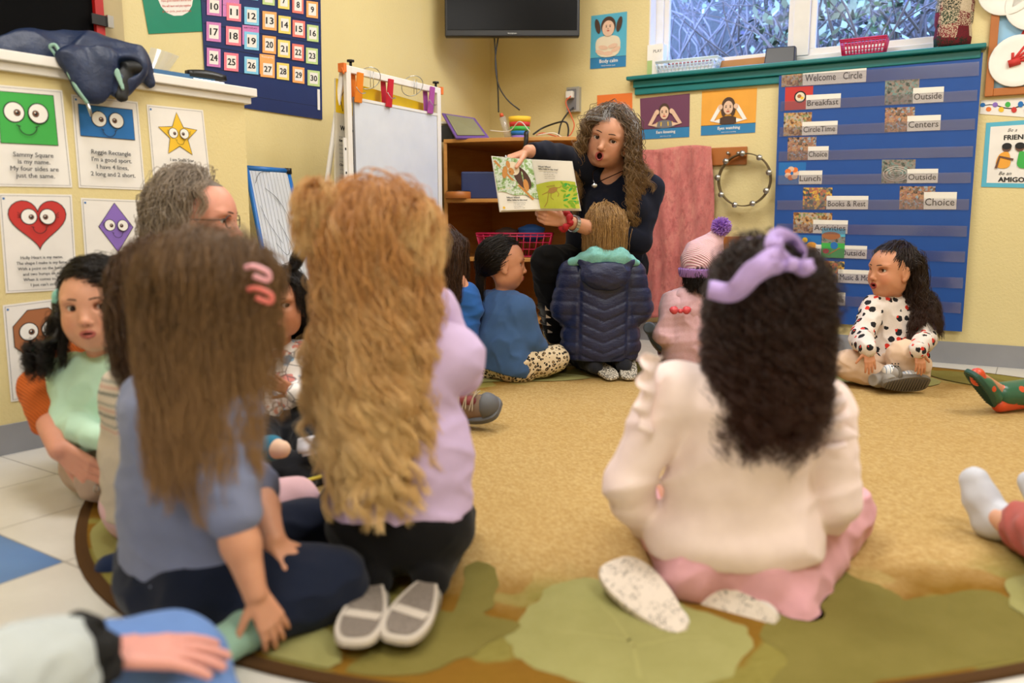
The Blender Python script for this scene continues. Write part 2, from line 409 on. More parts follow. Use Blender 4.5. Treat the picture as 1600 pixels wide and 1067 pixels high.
leaf([(1180, 1010), (1220, 955), (1270, 940), (1285, 895), (1330, 905), (1380, 925), (1410, 950), (1470, 935), (1550, 930), (1600, 950), (1660, 1010), (1680, 1100), (1400, 1120), (1190, 1100), (1240, 1040)], 'rug_leaf_olive', 2)
leaf([(630, 955), (700, 965), (790, 972), (815, 985), (775, 1012), (725, 1040), (650, 1065), (520, 1075), (560, 1040)], 'rug_leaf_olive', 3)
leaf([(690, 1000), (715, 940), (735, 880), (765, 890), (785, 930), (765, 965), (725, 990)], 'rug_leaf_olive', 4)
leaf([(122, 880), (135, 835), (180, 805), (250, 790), (215, 850), (170, 890)], 'rug_leaf_pale', 5)
leaf([(180, 960), (230, 900), (300, 900), (330, 960), (300, 1000), (240, 990)], 'rug_leaf_olive', 6)
leaf([(400, 1045), (430, 990), (520, 980), (540, 1050), (460, 1060)], 'rug_leaf_pale', 7)
leaf([(1565, 925), (1590, 905), (1640, 900), (1680, 950), (1620, 975), (1580, 965)], 'rug_leaf_pale', 8)
leaf([(700, 606), (760, 600), (860, 600), (930, 596), (900, 588), (820, 585), (740, 590)], 'rug_leaf_pale', 9)
leaf([(900, 584), (960, 578), (1050, 580), (1000, 592), (930, 590)], 'rug_leaf_olive', 10)
leaf([(1290, 598), (1330, 575), (1400, 580), (1480, 600), (1440, 612), (1350, 608)], 'rug_leaf_pale', 11)
leaf([(1430, 585), (1500, 583), (1600, 605), (1650, 625), (1560, 612), (1480, 600)], 'rug_leaf_olive', 12)
leaf([(1180, 590), (1230, 572), (1290, 574), (1310, 590), (1240, 600)], 'rug_leaf_olive', 13)
rug = mb.build('rug', label='large oval gold rug with green and rust leaf border and brown edge', cat='rug', origin=(0, 0, 0))
rug.location = (RC[0], RC[1], 0.0005); rug.rotation_euler = (0, 0, rotr)

# ---------------------------------------------------------------- window
t = NT('window_glass'); tr = t.n('BsdfTransparent'); tr.inputs[0].default_value = (0.93, 0.96, 1, 1); gl = t.n('BsdfGlossy'); gl.inputs['Roughness'].default_value = 0.03
mx = t.n('MixShader'); mx.inputs[0].default_value = 0.004; t.l(tr.outputs[0], mx.inputs[1]); t.l(gl.outputs[0], mx.inputs[2]); t.l(mx.outputs[0], t.o.inputs[0])
fr0 = MB(); OB = -0.12
uL, uM0, uM1, uR = WU0, WALL.uv(1241, 60, OB)[0], WALL.uv(1266, 60, OB)[0], WU1
fr0.pbox(WALL, uL, uR, SILL, SILL + 0.05, OB - .03, OB + .03, 'plastic_white').pbox(WALL, uL, uR, WTOP - .05, WTOP, OB - .03, OB + .03, 'plastic_white')
fr0.pbox(WALL, uL, uL + .05, SILL + .05, WTOP - .05, OB - .03, OB + .03, 'plastic_white').pbox(WALL, uR - .05, uR, SILL + .05, WTOP - .05, OB - .03, OB + .03, 'plastic_white')
fr0.pbox(WALL, uM0, uM1, SILL + .05, WTOP - .05, OB - .03, OB + .035, 'plastic_white')
for a, b in ((uL + .05, uM0), (uM1, uR - .05)):
    for z0, z1, c0, c1 in ((SILL + .05, SILL + .085, a, b), (SILL + .085, WTOP - .05, a, a + .03), (SILL + .085, WTOP - .05, b - .03, b)):
        fr0.pbox(WALL, c0, c1, z0, z1, OB - .015, OB + .015, 'white_trim_paint')
wf = fr0.build('window_1', kind='structure', bevel=0.002)
MB().pbox(WALL, uL + .05, uR - .05, SILL + .05, WTOP - .05, OB - .004, OB, 'window_glass').build('glass', parent=wf)
MB().pbox(WALL, uL, uL + .008, SILL, WTOP, -.16, 0.002, 'white_trim_paint').pbox(WALL, uR - .008, uR, SILL, WTOP, -.16, 0.002, 'white_trim_paint').pbox(WALL, uL, uR, WTOP - .008, WTOP, -.16, 0.002, 'white_trim_paint').build('trim_2', kind='structure')
s0, s1 = WALL.uv(985, 120)[0], WALL.uv(1542, 68)[0]
mb = MB(); mb.pbox(WALL, WU0, WU1, SILL - .012, SILL, -.15, .0, 'teal_paint').pbox(WALL, s0, s1, SILL - .022, SILL, -.0, .07, 'teal_paint')
mb.build('trim_3', kind='structure', bevel=0.006)
mb = MB(); mb.pbox(WALL, s0 + .03, s1 - .02, SILL - .062, SILL - .022, 0, .035, 'teal_paint').pbox(WALL, s0 + .035, s1 - .025, SILL - .1, SILL - .062, 0, .022, 'teal_paint')
mb.build('trim_4', kind='structure', bevel=0.005)
# outside: bank with shrubs
t = NT('leaf_litter'); v = t.coord('Object'); t.base(t.mix(t.noise(v, 30, 5, .7), lin('#2a2a20'), lin('#6c6657'))); t.bump(t.noise(v, 60, 4), 1, .05); t.set(Roughness=1)
def og(u, d): q = WALL.P + WALL.d * u - WALL.n * d; return q
mb = MB(); V = []
for j, (d, z) in enumerate([(.3, .2), (.8, .5), (1.6, 1.2), (3.0, 2.4), (4.5, 4.2), (6.5, 5.8)]):
    for i in range(13):
        q = og(-3 + i * 0.9, d); V.append((q[0], q[1], z + 0.12 * math.sin(i * 2.3 + j)))
mb.add(V, [(j * 13 + i, j * 13 + i + 1, (j + 1) * 13 + i + 1, (j + 1) * 13 + i) for j in range(5) for i in range(12)], 'leaf_litter', True).build('ground_outside', kind='structure')
mat('leaf_green', '#7c9a60', .5); mat('leaf_pale', '#c3cfae', .5); mat('leaf_dark', '#3d4a34', .6); mat('twig_bark', '#8d8078', .9); mat('leaf_purple', '#7a6f86', .6)
def shrub(u, d, z, rad, n, seed, mats, label, nt=40):
    rg = random.Random(seed); q = og(u, d); mb = MB(); c = np.array([q[0], q[1], z])
    for _ in range(n):
        th, ph, r = rg.uniform(0, 6.28), rg.uniform(-1, 1), rad * rg.random() ** .4
        p = c + r * np.array([math.cos(th) * math.sqrt(1 - ph * ph), math.sin(th) * math.sqrt(1 - ph * ph), ph * 1.0])
        a = np.array([rg.gauss(0, 1) for _ in range(3)]); a /= np.linalg.norm(a); b = np.cross(a, [rg.gauss(0, 1) for _ in range(3)]); b /= np.linalg.norm(b) + 1e-6
        s = rg.uniform(.015, .05); m = rg.choice(mats)
        mb.add([p - a * s, p - b * s * .5 - a * s * .2, p + a * s, p + b * s * .5 - a * s * .2], [(0, 1, 2, 3)], m)
    for _ in range(nt):
        p = c + np.array([rg.uniform(-rad, rad), rg.uniform(-rad, rad), -rad]); pts = [p]; dr = np.array([rg.gauss(0, .5), rg.gauss(0, .5), 1.0])
        for k in range(7): dr = dr + np.array([rg.gauss(0, .35), rg.gauss(0, .35), rg.gauss(-.02, .2)]); pts.append(pts[-1] + dr / np.linalg.norm(dr) * rad * .3)
        pts = [q_ - np.array([*WALL.n, 0]) * max(0, .34 - float((WALL.P - q_[:2]) @ WALL.n)) for q_ in pts]
        mb.tube(pts, [.009 - .001 * k for k in range(8)], 'twig_bark', 4)
    return mb.build('shrub', label=label, cat='bush', group='shrubs outside the window')
shrub(1.9, .9, 2.0, .5, 900, 1, ['leaf_green', 'leaf_pale', 'leaf_pale', 'leaf_dark'], 'pale green leafy shrub outside the left window pane')
shrub(2.6, 1.9, 2.6, .8, 1100, 2, ['leaf_purple', 'leaf_dark', 'leaf_pale'], 'tangled grey twiggy shrub outside behind the window mullion', 110)
shrub(3.4, 1.2, 2.3, .62, 900, 3, ['leaf_green', 'leaf_dark', 'leaf_green'], 'green leafy shrub outside the right window pane', 60)
shrub(4.3, 2.0, 2.7, .8, 900, 4, ['leaf_purple', 'leaf_dark', 'leaf_pale'], 'twiggy shrub outside at the far right of the window', 90)
shrub(1.3, 2.2, 2.8, .9, 1200, 5, ['leaf_purple', 'leaf_dark', 'leaf_pale'], 'bare tangled shrub outside, high behind the left pane', 120)
q = og(3.75, .9); MB().tube([(q[0], q[1], .4), (q[0] + .02, q[1], 1.5), (q[0] + .05, q[1] + .02, 3.2)], [.05, .045, .04], 'twig_bark', 10).build('tree', label='slim dark tree trunk standing outside the right pane', cat='tree')

# ---------------------------------------------------------------- ceiling fixtures
mat('lamp_housing', '#dedbd4', .5)
t = NT('lamp_diffuser'); t.base(lin('#ffffff')); t.b.inputs['Emission Color'].default_value = (1, .95, .86, 1); t.b.inputs['Emission Strength'].default_value = 2.0
LG = ['above the book reader', 'above the picture schedule', 'above the children on the left', 'above the girls in front', 'behind the camera']
for i, c in enumerate(LAMPS):
    R = np.array(Matrix.Rotation(math.radians(-30), 3, 'Z'))
    e = MB().box((c[0], c[1], CEIL - .018), (1.25, .65, .034), 'lamp_housing', R).build('ceiling_light', label='flat fluorescent ceiling light ' + LG[i], cat='ceiling light', group='ceiling lights')
    MB().box((c[0], c[1], CEIL - .038), (1.18, .58, .006), 'lamp_diffuser', R).build('diffuser', parent=e)
# ================================================================ THINGS ON THE WALLS
mat('vinyl_navy', '#1d2f63', .35); mat('nylon_blue', '#0e4a9a', .55); mat('vinyl_green', '#128567', .35); mat('card_cream', '#eeeae0', .7); mat('wood_orange', '#b26a2e', .45); mat('wood_birch', '#b98048', .5)
t = NT('clear_film'); tr = t.n('BsdfTransparent'); tr.inputs[0].default_value = (.97, .965, .98, 1); gl = t.n('BsdfDiffuse'); gl.inputs[0].default_value = lin('#857f9a'); g2 = t.n('BsdfGlossy'); g2.inputs['Roughness'].default_value = .12
m1 = t.n('MixShader'); m1.inputs[0].default_value = .10; t.l(tr.outputs[0], m1.inputs[1]); t.l(gl.outputs[0], m1.inputs[2])
m2 = t.n('MixShader'); m2.inputs[0].default_value = .06; t.l(m1.outputs[0], m2.inputs[1]); t.l(g2.outputs[0], m2.inputs[2]); t.l(m2.outputs[0], t.o.inputs[0])
t = NT('clear_sleeve'); tr = t.n('BsdfTransparent'); g2 = t.n('BsdfGlossy'); g2.inputs['Roughness'].default_value = .08; df = t.n('BsdfDiffuse'); df.inputs[0].default_value = lin('#d8d8d4')
m1 = t.n('MixShader'); m1.inputs[0].default_value = .3; t.l(tr.outputs[0], m1.inputs[1]); t.l(df.outputs[0], m1.inputs[2])
m2 = t.n('MixShader'); m2.inputs[0].default_value = .08; t.l(m1.outputs[0], m2.inputs[1]); t.l(g2.outputs[0], m2.inputs[2]); t.l(m2.outputs[0], t.o.inputs[0])
def photo_mat(name, stops, scale=60, loc=(0, 0, 0)):
    t = NT(name); v = t.coord('Object', loc=loc); a = t.noise(v, scale, 4, .7); b = t.voro(v, scale * 1.4, out='Color')
    s = t.n('SeparateColor'); t.l(b, s.inputs[0]); f = t.math('ADD', t.math('MULTIPLY', a, .6), t.math('MULTIPLY', s.outputs[0], .45))
    n = len(stops); t.base(t.ramp(f, [(.18 + .64 * i / (n - 1), lin(c)) for i, c in enumerate(stops)], 'CONSTANT' if scale > 55 else 'LINEAR')); t.set(Roughness=.4)
photo_mat('photo_room', ['#3b2f2a', '#8a5a33', '#c69a62', '#b5a89a', '#7d8c58', '#d9cbb0'], 62)
photo_mat('photo_play', ['#2c2a2c', '#6d5a4c', '#b48a66', '#9c6a58', '#8ea2b0', '#dad3c8'], 70, (3, 1, 2))
photo_mat('photo_yard', ['#2f3532', '#5d665c', '#8b8c86', '#8f7a70', '#6f8f8a', '#c9cbc9'], 66, (5, 2, 1))
photo_mat('photo_sofa', ['#2d2f33', '#4c5a5e', '#b66a50', '#d7b04a', '#8b7a62', '#e5d7a5'], 58, (1, 7, 2))
# ---- half-wall shape posters
INK = 'ink_black'; SK = dict(off=.0015, thick=.0006)
def ring_pts(pts): return list(pts) + [pts[0]]
def shape_poster(corners, draw, lines, label, tsz=.0115, ytop=.107, gap=.0205, fx=.5):
    s = psheet(HALF, corners, 'paper_white', **SK); W, H = s.w, s.h
    s.line([(.006, .006), (W - .006, .006), (W - .006, H - .006), (.006, H - .006)], .0016, 'ink_grey', closed=True)
    s.rect(.010, H - .018, .016, H - .012, 'ink_blue')
    draw(s, W, H)
    for i, ln in enumerate(lines): s.text(ln, W * fx, ytop - i * gap, tsz, INK, 'c', bold=.00035)
    return s.done('shape_poster', label=label, cat='poster', group='shape posters on the half wall')
def outline(s, pts, m, wd=.0022): s.poly(pts, m); s.line(pts, wd, INK, closed=True)
def eyes(s, cx, cy, r, dx, lash=False):
    for sg in (-1, 1):
        x = cx + sg * dx
        s.ell(x, cy, r * 1.06, r * 1.06, INK); s.ell(x, cy, r * .95, r * .95, 'print_white'); px = x - sg * r * .28
        s.ell(px, cy - r * .05, r * .34, r * .34, INK); s.ell(px, cy - r * .05, r * .26, r * .26, 'ink_brown'); s.ell(px, cy - r * .05, r * .2, r * .2, INK); s.ell(px - r * .08, cy + r * .06, r * .08, r * .08, 'print_white')
        if lash:
            for k in (-1, 0, 1): s.line([(x + sg * r * 1.0, cy + r * .1 + k * r * .15), (x + sg * r * 1.42, cy + r * .25 + k * r * .32)], r * .07, INK)
    s.line([(cx + dx * .75 * math.cos(a), cy - r * 1.35 + dx * .75 * math.sin(a)) for a in np.linspace(math.pi, 2 * math.pi, 13)], r * .09, INK)
    for sg in (-1, 1): s.line([(cx + sg * dx * .95, cy - r * 1.28), (cx + sg * dx * .6, cy - r * 1.42)], r * .09, INK)
def d_square(s, W, H): outline(s, [(.022, H - .166), (W - .03, H - .166), (W - .03, H - .018), (.022, H - .018)], 'ink_green'); eyes(s, W * .46, H - .075, .029, .034)
def d_rect(s, W, H): outline(s, [(.018, H - .125), (W - .022, H - .125), (W - .022, H - .028), (.018, H - .028)], 'ink_blue'); eyes(s, W * .5, H - .068, .024, .028)
def d_star(s, W, H):
    P = [(W / 2 + (.078 if i % 2 == 0 else .036) * math.sin(i * math.pi / 5), H - .095 + (.078 if i % 2 == 0 else .036) * math.cos(i * math.pi / 5)) for i in range(10)]
    outline(s, P, 'ink_yellow'); eyes(s, W * .5, H - .088, .017, .020, True)
def d_heart(s, W, H):
    P = []
    for i in range(40):
        a = 2 * math.pi * i / 40; P.append((W / 2 + .0052 * 16 * math.sin(a) ** 3, H - .083 + .0051 * (13 * math.cos(a) - 5 * math.cos(2 * a) - 2 * math.cos(3 * a) - math.cos(4 * a)) + .002))
    outline(s, P, 'ink_red'); eyes(s, W * .5, H - .068, .023, .026, True)
def d_rhomb(s, W, H): outline(s, [(W / 2, H - .172), (W / 2 + .058, H - .09), (W / 2, H - .012), (W / 2 - .058, H - .09)], 'ink_purple'); eyes(s, W * .5, H - .085, .018, .021, True)
def d_oct(s, W, H):
    outline(s, [(W / 2 + .082 * math.cos(math.pi / 8 + i * math.pi / 4), H - .1 + .082 * math.sin(math.pi / 8 + i * math.pi / 4)) for i in range(8)], 'ink_brown'); eyes(s, W * .5, H - .09, .027, .032)
shape_poster([(-8, 291), (113, 293), (97, 141), (-18, 131)], d_square, ['Sammy Square', 'is my name.', 'My four sides are', 'just the same.'], 'white poster of a smiling green square above the heart poster', .0135, .088, .0205)
shape_poster([(123, 293), (227, 297), (215, 159), (111, 147)], d_rect, ['Reggie Rectangle', "I'm a good sport.", 'I have 4 lines,', '2 long and 2 short.'], 'white poster of a smiling blue rectangle under the hanging coat', .0135, .108, .023)
shape_poster([(241, 298), (331, 300), (317, 172), (229, 163)], d_star, ['I am Stella Star.', 'You can see me twinkle', 'from afar!', 'My five points are', 'all so bright'], 'white poster of a smiling yellow star behind the grey-haired head', .0105, .102, .0195)
shape_poster([(9, 458), (121, 452), (112, 304), (-3, 302)], d_heart, ['Holly Heart is my name.', 'The shape I make is my fame.', 'With a point on the bottom', 'and two humps on top,', 'When it comes to love', "I just can't stop."], 'white poster of a smiling red heart below the green square poster', .0088, .100, .0165)
shape_poster([(136, 452), (238, 449), (226, 313), (126, 309)], d_rhomb, ["I'm Ruby Rhombus."], 'white poster of a smiling purple diamond right of the heart poster', .0115, .082, .02)
shape_poster([(17, 628), (122, 610), (108, 464), (4, 477)], d_oct, ['is my name.', 'The shape I make', 'has eight sides.', 'My sides are eight'], 'white poster of a brown octagon low on the half wall', .0095, .083, .019)
# ---- calendar
CAL = [(320, 130), (503, 187), (500, -8), (312, -40)]
s = psheet(LEFT, [(322, 160), (503, 187), (500, -12), (311, -50)], 'vinyl_navy', off=.003, thick=.003)
for k in range(7): y = s.h * (.10 + .165 * k); s.line([(0.005, y), (s.w - .005, y + .0)], .0015, 'ink_black')
s.rect(s.w - .035, .04, s.w - .018, .13, 'paper_white')
s.done('calendar_chart', label='navy vinyl calendar pocket chart hanging on the far left wall', cat='calendar')
DAYC = {'p': '#b86aa5', 'r': '#e06a7c', 'b': '#6fb4dc', 'o': '#f0964e', 'y': '#e6c05a', 'e': '#e8695c', 'g': '#a9bf7a'}
CNAME = {'p': 'purple', 'r': 'pink', 'b': 'blue', 'o': 'orange', 'y': 'yellow', 'e': 'red', 'g': 'green'}
for k, c in DAYC.items():
    t = NT('day_' + k); v = t.coord('Object'); t.base(t.mix(t.noise(v, 260, 2), lin(c), tuple(min(1, x * 1.5 + .06) for x in lin(c)[:3]) + (1,))); t.set(Roughness=.5)
days = {24: (615, 722, 372, 528, 'p'), 25: (750, 862, 408, 560, 'r'), 26: (908, 1018, 440, 583, 'b'), 27: (1035, 1145, 472, 610, 'o'), 28: (1162, 1257, 487, 628, 'y'), 29: (1285, 1377, 518, 655, 'o'), 30: (1402, 1497, 545, 678, 'g'),
        17: (612, 725, 168, 330, 'p'), 18: (765, 882, 203, 360, 'r'), 19: (908, 1022, 245, 395, 'b'), 20: (1050, 1155, 275, 423, 'o'), 21: (1170, 1265, 308, 455, 'y'), 22: (1282, 1372, 340, 478, 'e'), 23: (1390, 1482, 370, 505, 'g'),
        10: (615, 730, -25, 128, 'p'), 11: (770, 882, 20, 170, 'r'), 12: (908, 1022, 52, 200, 'b'), 13: (1050, 1160, 85, 240, 'o'), 14: (1175, 1270, 120, 268, 'y'), 15: (1285, 1382, 155, 298, 'e'), 16: (1398, 1487, 190, 330, 'g'),
        6: (1050, 1145, -105, 45, 'g'), 7: (1172, 1260, -70, 75, 'y'), 8: (1283, 1370, -35, 110, 'e'), 9: (1393, 1483, 5, 145, 'o'), 5: (908, 1015, -140, 5, 'b')}
def day_card(x0, x1, y0, y1, c, num, label, off=.0085, grp='number cards in the calendar'):
    a = lambda x, y: (200 + x / 5, y / 5)
    sl = 12
    s = psheet(LEFT, [a(x0, y1 - sl), a(x1, y1), a(x1, y0 + sl), a(x0, y0)], 'day_' + c, off=off, thick=.001)
    W, H = s.w, s.h
    if num: s.rect(W * .17, H * .14, W * .83, H * .86, 'paper_white'); s.text(str(num), W / 2, H * .32, H * .36, INK, 'c', width=W * (.52 if num > 9 else .26), bold=.0012)
    s.done('calendar_card', label=label, cat='card', group=grp)
for n, (x0, x1, y0, y1, c) in days.items():
    day_card(x0, x1, y0, y1, c, n, 'small %s bordered calendar card printed with the number %d' % (CNAME[c], n))
for (x0, x1, y0, y1, c, lb, tx) in ((740, 868, -40, 140, 'p', 'pink special-day card tucked behind the number 11 card', ''), (893, 1022, 195, 360, 'p', 'purple birthday card tucked behind the number 19 card', 'BIRTHDAY'), (1028, 1145, 420, 590, 'o', 'orange holiday card tucked behind the number 27 card', 'Thanksgiving')):
    a = lambda x, y: (200 + x / 5, y / 5); s = psheet(LEFT, [a(x0, y1 - 12), a(x1, y1), a(x1, y0 + 12), a(x0, y0)], 'day_' + c, off=.007, thick=.001)
    if tx: s.text(tx, s.w / 2, s.h * .84, s.h * .08, 'print_white' if c == 'o' else INK, 'c', width=s.w * .8)
    s.done('special_day_card', label=lb, cat='card', group='special day cards in the calendar')
# ---- green song poster
s = psheet(LEFT, [(232, 53), (318, 49), (314, -60), (212, -60)], 'vinyl_green', off=.002)
W, H = s.w, s.h; s.poly([(x, y) for x, y in smooth_poly([(W * .25, H * .24), (W * .84, H * .24), (W * .84, H * .95), (W * .2, H * .95)], 2)], 'paper_white')
for i, ln in enumerate(['In our circle, yours and mine', 'Listen carefully and look closely', 'Have good manners and be kind', 'We will learn and play together', 'In our circle, yours and mine.'][::-1]): s.text(ln, W * .54, H * (.29 + .075 * i), .0085, 'ink_red', 'c', width=W * .5)
s.done('song_poster', label='green laminated circle song poster left of the calendar', cat='poster')
# ---- children feeling posters on the window wall
def child_poster(corners, bgm, kind, title, sub, label, band=.2):
    s = psheet(WALL, corners, bgm, off=.0015, thick=.0008); W, H = s.w, s.h; s.rect(0, 0, W, H * band, 'print_blue_band')
    s.line([(0, H * band), (W, H * band)], .002, INK)
    if title: s.text(title, W * .52, H * band * .5, H * .065, 'print_white', 'c', bold=.0005); s.text(sub, W * .52, H * band * .17, H * .025, 'print_white', 'c')
    b = H * band; cx = W * .5
    if kind == 'calm':
        s.poly(smooth_poly([(cx - .07, b), (cx - .085, b + .09), (cx - .05, b + .12), (cx + .05, b + .12), (cx + .08, b + .09), (cx + .07, b)]), 'print_cream'); cy = b + .165
        for dx, dy in ((-.05, .03), (0, .02), (.05, .04), (-.03, .055), (.03, .06)): s.ell(cx + dx, b + dy, .03, .012, 'skin_print_light', rot=dx * 6)
        s.ell(cx - .068, cy + .012, .016, .042, 'print_brown_hair', rot=.25); s.ell(cx + .068, cy + .012, .016, .042, 'print_brown_hair', rot=-.25)
        s.ell(cx, cy + .01, .046, .05, 'print_brown_hair'); s.ell(cx, cy - .006, .038, .044, 'skin_print_light')
    elif kind == 'dark':
        cy = b + .12; s.ell(cx, b + .03, .08, .05, 'print_white'); s.ell(cx, cy + .02, .04, .052, 'skin_print_dark')
    else:
        dark = kind == 'ears'; hair = 'print_brown_hair'; cy = b + (.085 if dark else .088); m = 'ink_grey' if dark else 'print_brown_hair'; slv = 'skin_print_light' if dark else 'print_white'
        s.poly(smooth_poly([(cx - .05, b), (cx - .055, b + .03), (cx - .02, b + .045), (cx + .02, b + .045), (cx + .055, b + .03), (cx + .05, b)]), m)
        if dark: s.poly([(cx - .06, b + .005), (cx - .05, b + .03), (cx + .05, b + .03), (cx + .06, b + .005)], 'ink_grey'); [s.line([(cx + d, b + .035), (cx + d * 1.1, b + .012)], .006, 'ink_yellow') for d in (-.045, -.02, .02, .045)]
        s.line([(cx - .045, b + .02), (cx - .088, b + .022), (cx - .045, cy + .008)], .022, slv); s.line([(cx + .045, b + .02), (cx + .092, b + .022), (cx + .045, cy + .008)], .022, slv)
        s.ell(cx, cy + .014, .036 if not dark else .031, .042 if not dark else .038, hair)
        if not dark: s.ell(cx - .025, cy - .01, .014, .035, hair); s.ell(cx + .025, cy - .01, .014, .035, hair)
        s.ell(cx, cy, .026, .036, 'skin_print_light'); s.ell(cx - .042, cy + .006, .012, .014, 'skin_print_light'); s.ell(cx + .042, cy + .006, .012, .014, 'skin_print_light')
    if kind != 'dark':
        for sg in (-1, 1): s.ell(cx + sg * .012, cy + .003, .0042, .0028, INK); s.ell(cx + sg * .012, cy + .011, .006, .0013, hair if kind in ('ears', 'eyes') else 'print_brown_hair')
        s.ell(cx, cy - .008, .003, .002, 'ink_brown'); s.ell(cx, cy - .019, .009, .0022, 'ink_red')
    s.done('photo_poster', label=label, cat='poster', group='calm body photo posters')
child_poster([(922, 108), (978, 104), (980, 18), (924, 25)], 'print_cyan', 'calm', 'Body calm', 'hands and feet quiet', 'light blue photo poster of a pigtailed girl beside the television')
child_poster([(933, 232), (988, 230), (988, 145), (933, 149)], 'print_orange', 'dark', '', '', 'orange photo poster partly hidden behind the book reader')
child_poster([(1002, 218), (1077, 214), (1078, 146), (1000, 154)], 'print_plum', 'ears', 'Ears listening', 'hear with your ears', 'plum photo poster of a child cupping ears above the pink cloth', .24)
child_poster([(1095, 212), (1180, 207), (1183, 137), (1097, 143)], 'print_amber', 'eyes', 'Eyes watching', 'look at who is speaking', 'amber photo poster of a girl in a dark vest under the window', .22)
# ---- pocket chart
s = psheet(WALL, [(1205, 499), (1503, 518), (1536, 82), (1218, 107)], 'nylon_blue', off=.026, thick=.003)
pc = s.done('pocket_chart', label='tall blue nylon pocket chart hanging below the teal sill', cat='pocket chart')
RL = [(136, 117), (173, 156), (213, 201), (251, 244), (288, 285), (327, 327), (363, 369), (400, 409), (437, 450), (470, 489)]
def edges(y): return 1218 - 13 * (y - 105) / 395, 1536 - 33 * (y - 82) / 436
def rowy(r, x): yl, yr = RL[r]; xl = edges(yl)[0]; xr = edges(yr)[1]; return yl + (yr - yl) * (x - xl) / (xr - xl)
mat('hem_blue', '#0f3f80', .6)
for r in range(10):
    xl, xr = edges(RL[r][0])[0] + 3, edges(RL[r][1])[1] - 4
    y0, y1 = rowy(r, xl) + 1, rowy(r, xr) + 1; h0 = 15 if r else 18; h1 = 17 if r else 22
    q = psheet(WALL, [(xl, y0), (xr, y1), (xr + 1, y1 - h1), (xl + 1, y0 - h0)], 'clear_film', off=.0345, thick=.0004)
    pk = q.done('clear_pocket', parent=pc)
def chart_card(x0, x1, h, r, m, off, name, label, grp, draw=None, txt=None, up=0):
    k = -.03
    a, b = rowy(r, x0) - up, rowy(r, x1) - up
    q = psheet(WALL, [(x0, a), (x1, b), (x1 + h * .05, b - h), (x0 + h * .03, a - h)], m, off=off, thick=.0006)
    W, H = q.w, q.h
    if txt:
        for f in (.3, .62): q.line([(0, H * f), (W, H * f)], .0006, 'ink_grey')
        q.text(txt, W * .04, H * .22, H * .42, INK, 'l', width=W * .9, bold=.0002)
    if draw: draw(q, W, H)
    return q.done(name, label=label, cat='card', group=grp)
def bowl(q, W, H): q.ell(W * .55, H * .55, H * .26, H * .26, INK); q.ell(W * .55, H * .55, H * .2, H * .2, 'print_cream'); q.ell(W * .52, H * .58, H * .09, H * .08, 'ink_brown'); q.ell(W * .62, H * .5, H * .07, H * .06, 'ink_yellow')
def lunch(q, W, H):
    for i in range(7): q.ell(W * .5 + H * .2 * math.cos(i * .9), H * .5 + H * .2 * math.sin(i * .9), H * .14, H * .12, 'print_orange' if i % 2 else 'skin_print_light')
def snack(q, W, H): q.ell(W * .3, H * .78, H * .12, H * .12, 'ink_yellow'); q.ell(W * .6, H * .38, H * .3, H * .32, 'print_amber'); q.poly([(W * .5, H * .25), (W * .5, H * .5), (W * .85, H * .4)], 'ink_brown')
def yardc(q, W, H): q.rect(0, H * .72, W, H, 'print_cyan'); q.ell(W * .4, H * .75, W * .4, H * .13, 'ink_brown'); q.rect(0, 0, W, H * .5, 'ink_green'); q.ell(W * .2, H * .22, W * .14, H * .08, 'ink_red'); q.ell(W * .55, H * .42, W * .16, H * .12, 'ink_blue'); q.line([(W * .3, H * .1), (W * .8, H * .35)], .004, 'ink_brown')
def heartc(q, W, H): q.ell(W * .5, H * .55, W * .28, H * .2, 'ink_red')
def track(q, W, H):
    for k in (1, .75, .5): q.line([(W * .45 + W * .4 * k * math.cos(a), H * .4 + H * .3 * k * math.sin(a)) for a in np.linspace(0, 6.28, 20)], .0015, 'print_white')
PG, LG2 = 'schedule photo cards in the pocket chart', 'handwritten word cards in the pocket chart'
P3 = [(0, 1221, 1264, 32, 'photo_room', None, 'classroom photo card beside the Welcome Circle word card'), (1, 1226, 1269, 36, 'ink_red', bowl, 'red photo card of a bowl beside the Breakfast word card'), (1, 1382, 1435, 38, 'photo_yard', None, 'grey photo card of a group beside the upper Outside word card'),
      (2, 1224, 1267, 36, 'photo_room', None, 'classroom photo card beside the CircleTime word card'), (2, 1382, 1428, 38, 'photo_play', None, 'photo card of a playing group beside the Centers word card'), (3, 1230, 1274, 36, 'photo_play', None, 'cluttered photo card beside the left Choice word card'),
      (4, 1216, 1258, 34, 'ink_blue', lunch, 'blue photo card of a plate beside the Lunch word card'), (4, 1377, 1429, 37, 'photo_yard', track, 'photo card of an oval track beside the middle Outside word card'), (5, 1254, 1299, 34, 'photo_sofa', None, 'photo card of children on a sofa beside the Books & Rest word card'),
      (5, 1405, 1460, 36, 'photo_play', None, 'photo card of children at tables beside the right Choice word card'), (6, 1239, 1299, 32, 'photo_room', None, 'wide photo card beside the Activities word card'), (7, 1246, 1282, 34, 'ink_blue', snack, 'blue photo card of yellow snack plates'),
      (8, 1271, 1318, 33, 'photo_sofa', None, 'photo card of a music room beside the Music word card'), (9, 1268, 1290, 31, 'paper_white', heartc, 'white card with a red heart beside the Home word card')]
for r, x0, x1, h, m, d, lb in P3: chart_card(x0, x1, h, r, m, .0298, 'photo_card', lb, PG, d)
chart_card(1283, 1319, 46, 7, 'photo_yard', .0322, 'photo_card', 'tall photo card of a green yard beside the lowest Outside word card', PG, yardc)
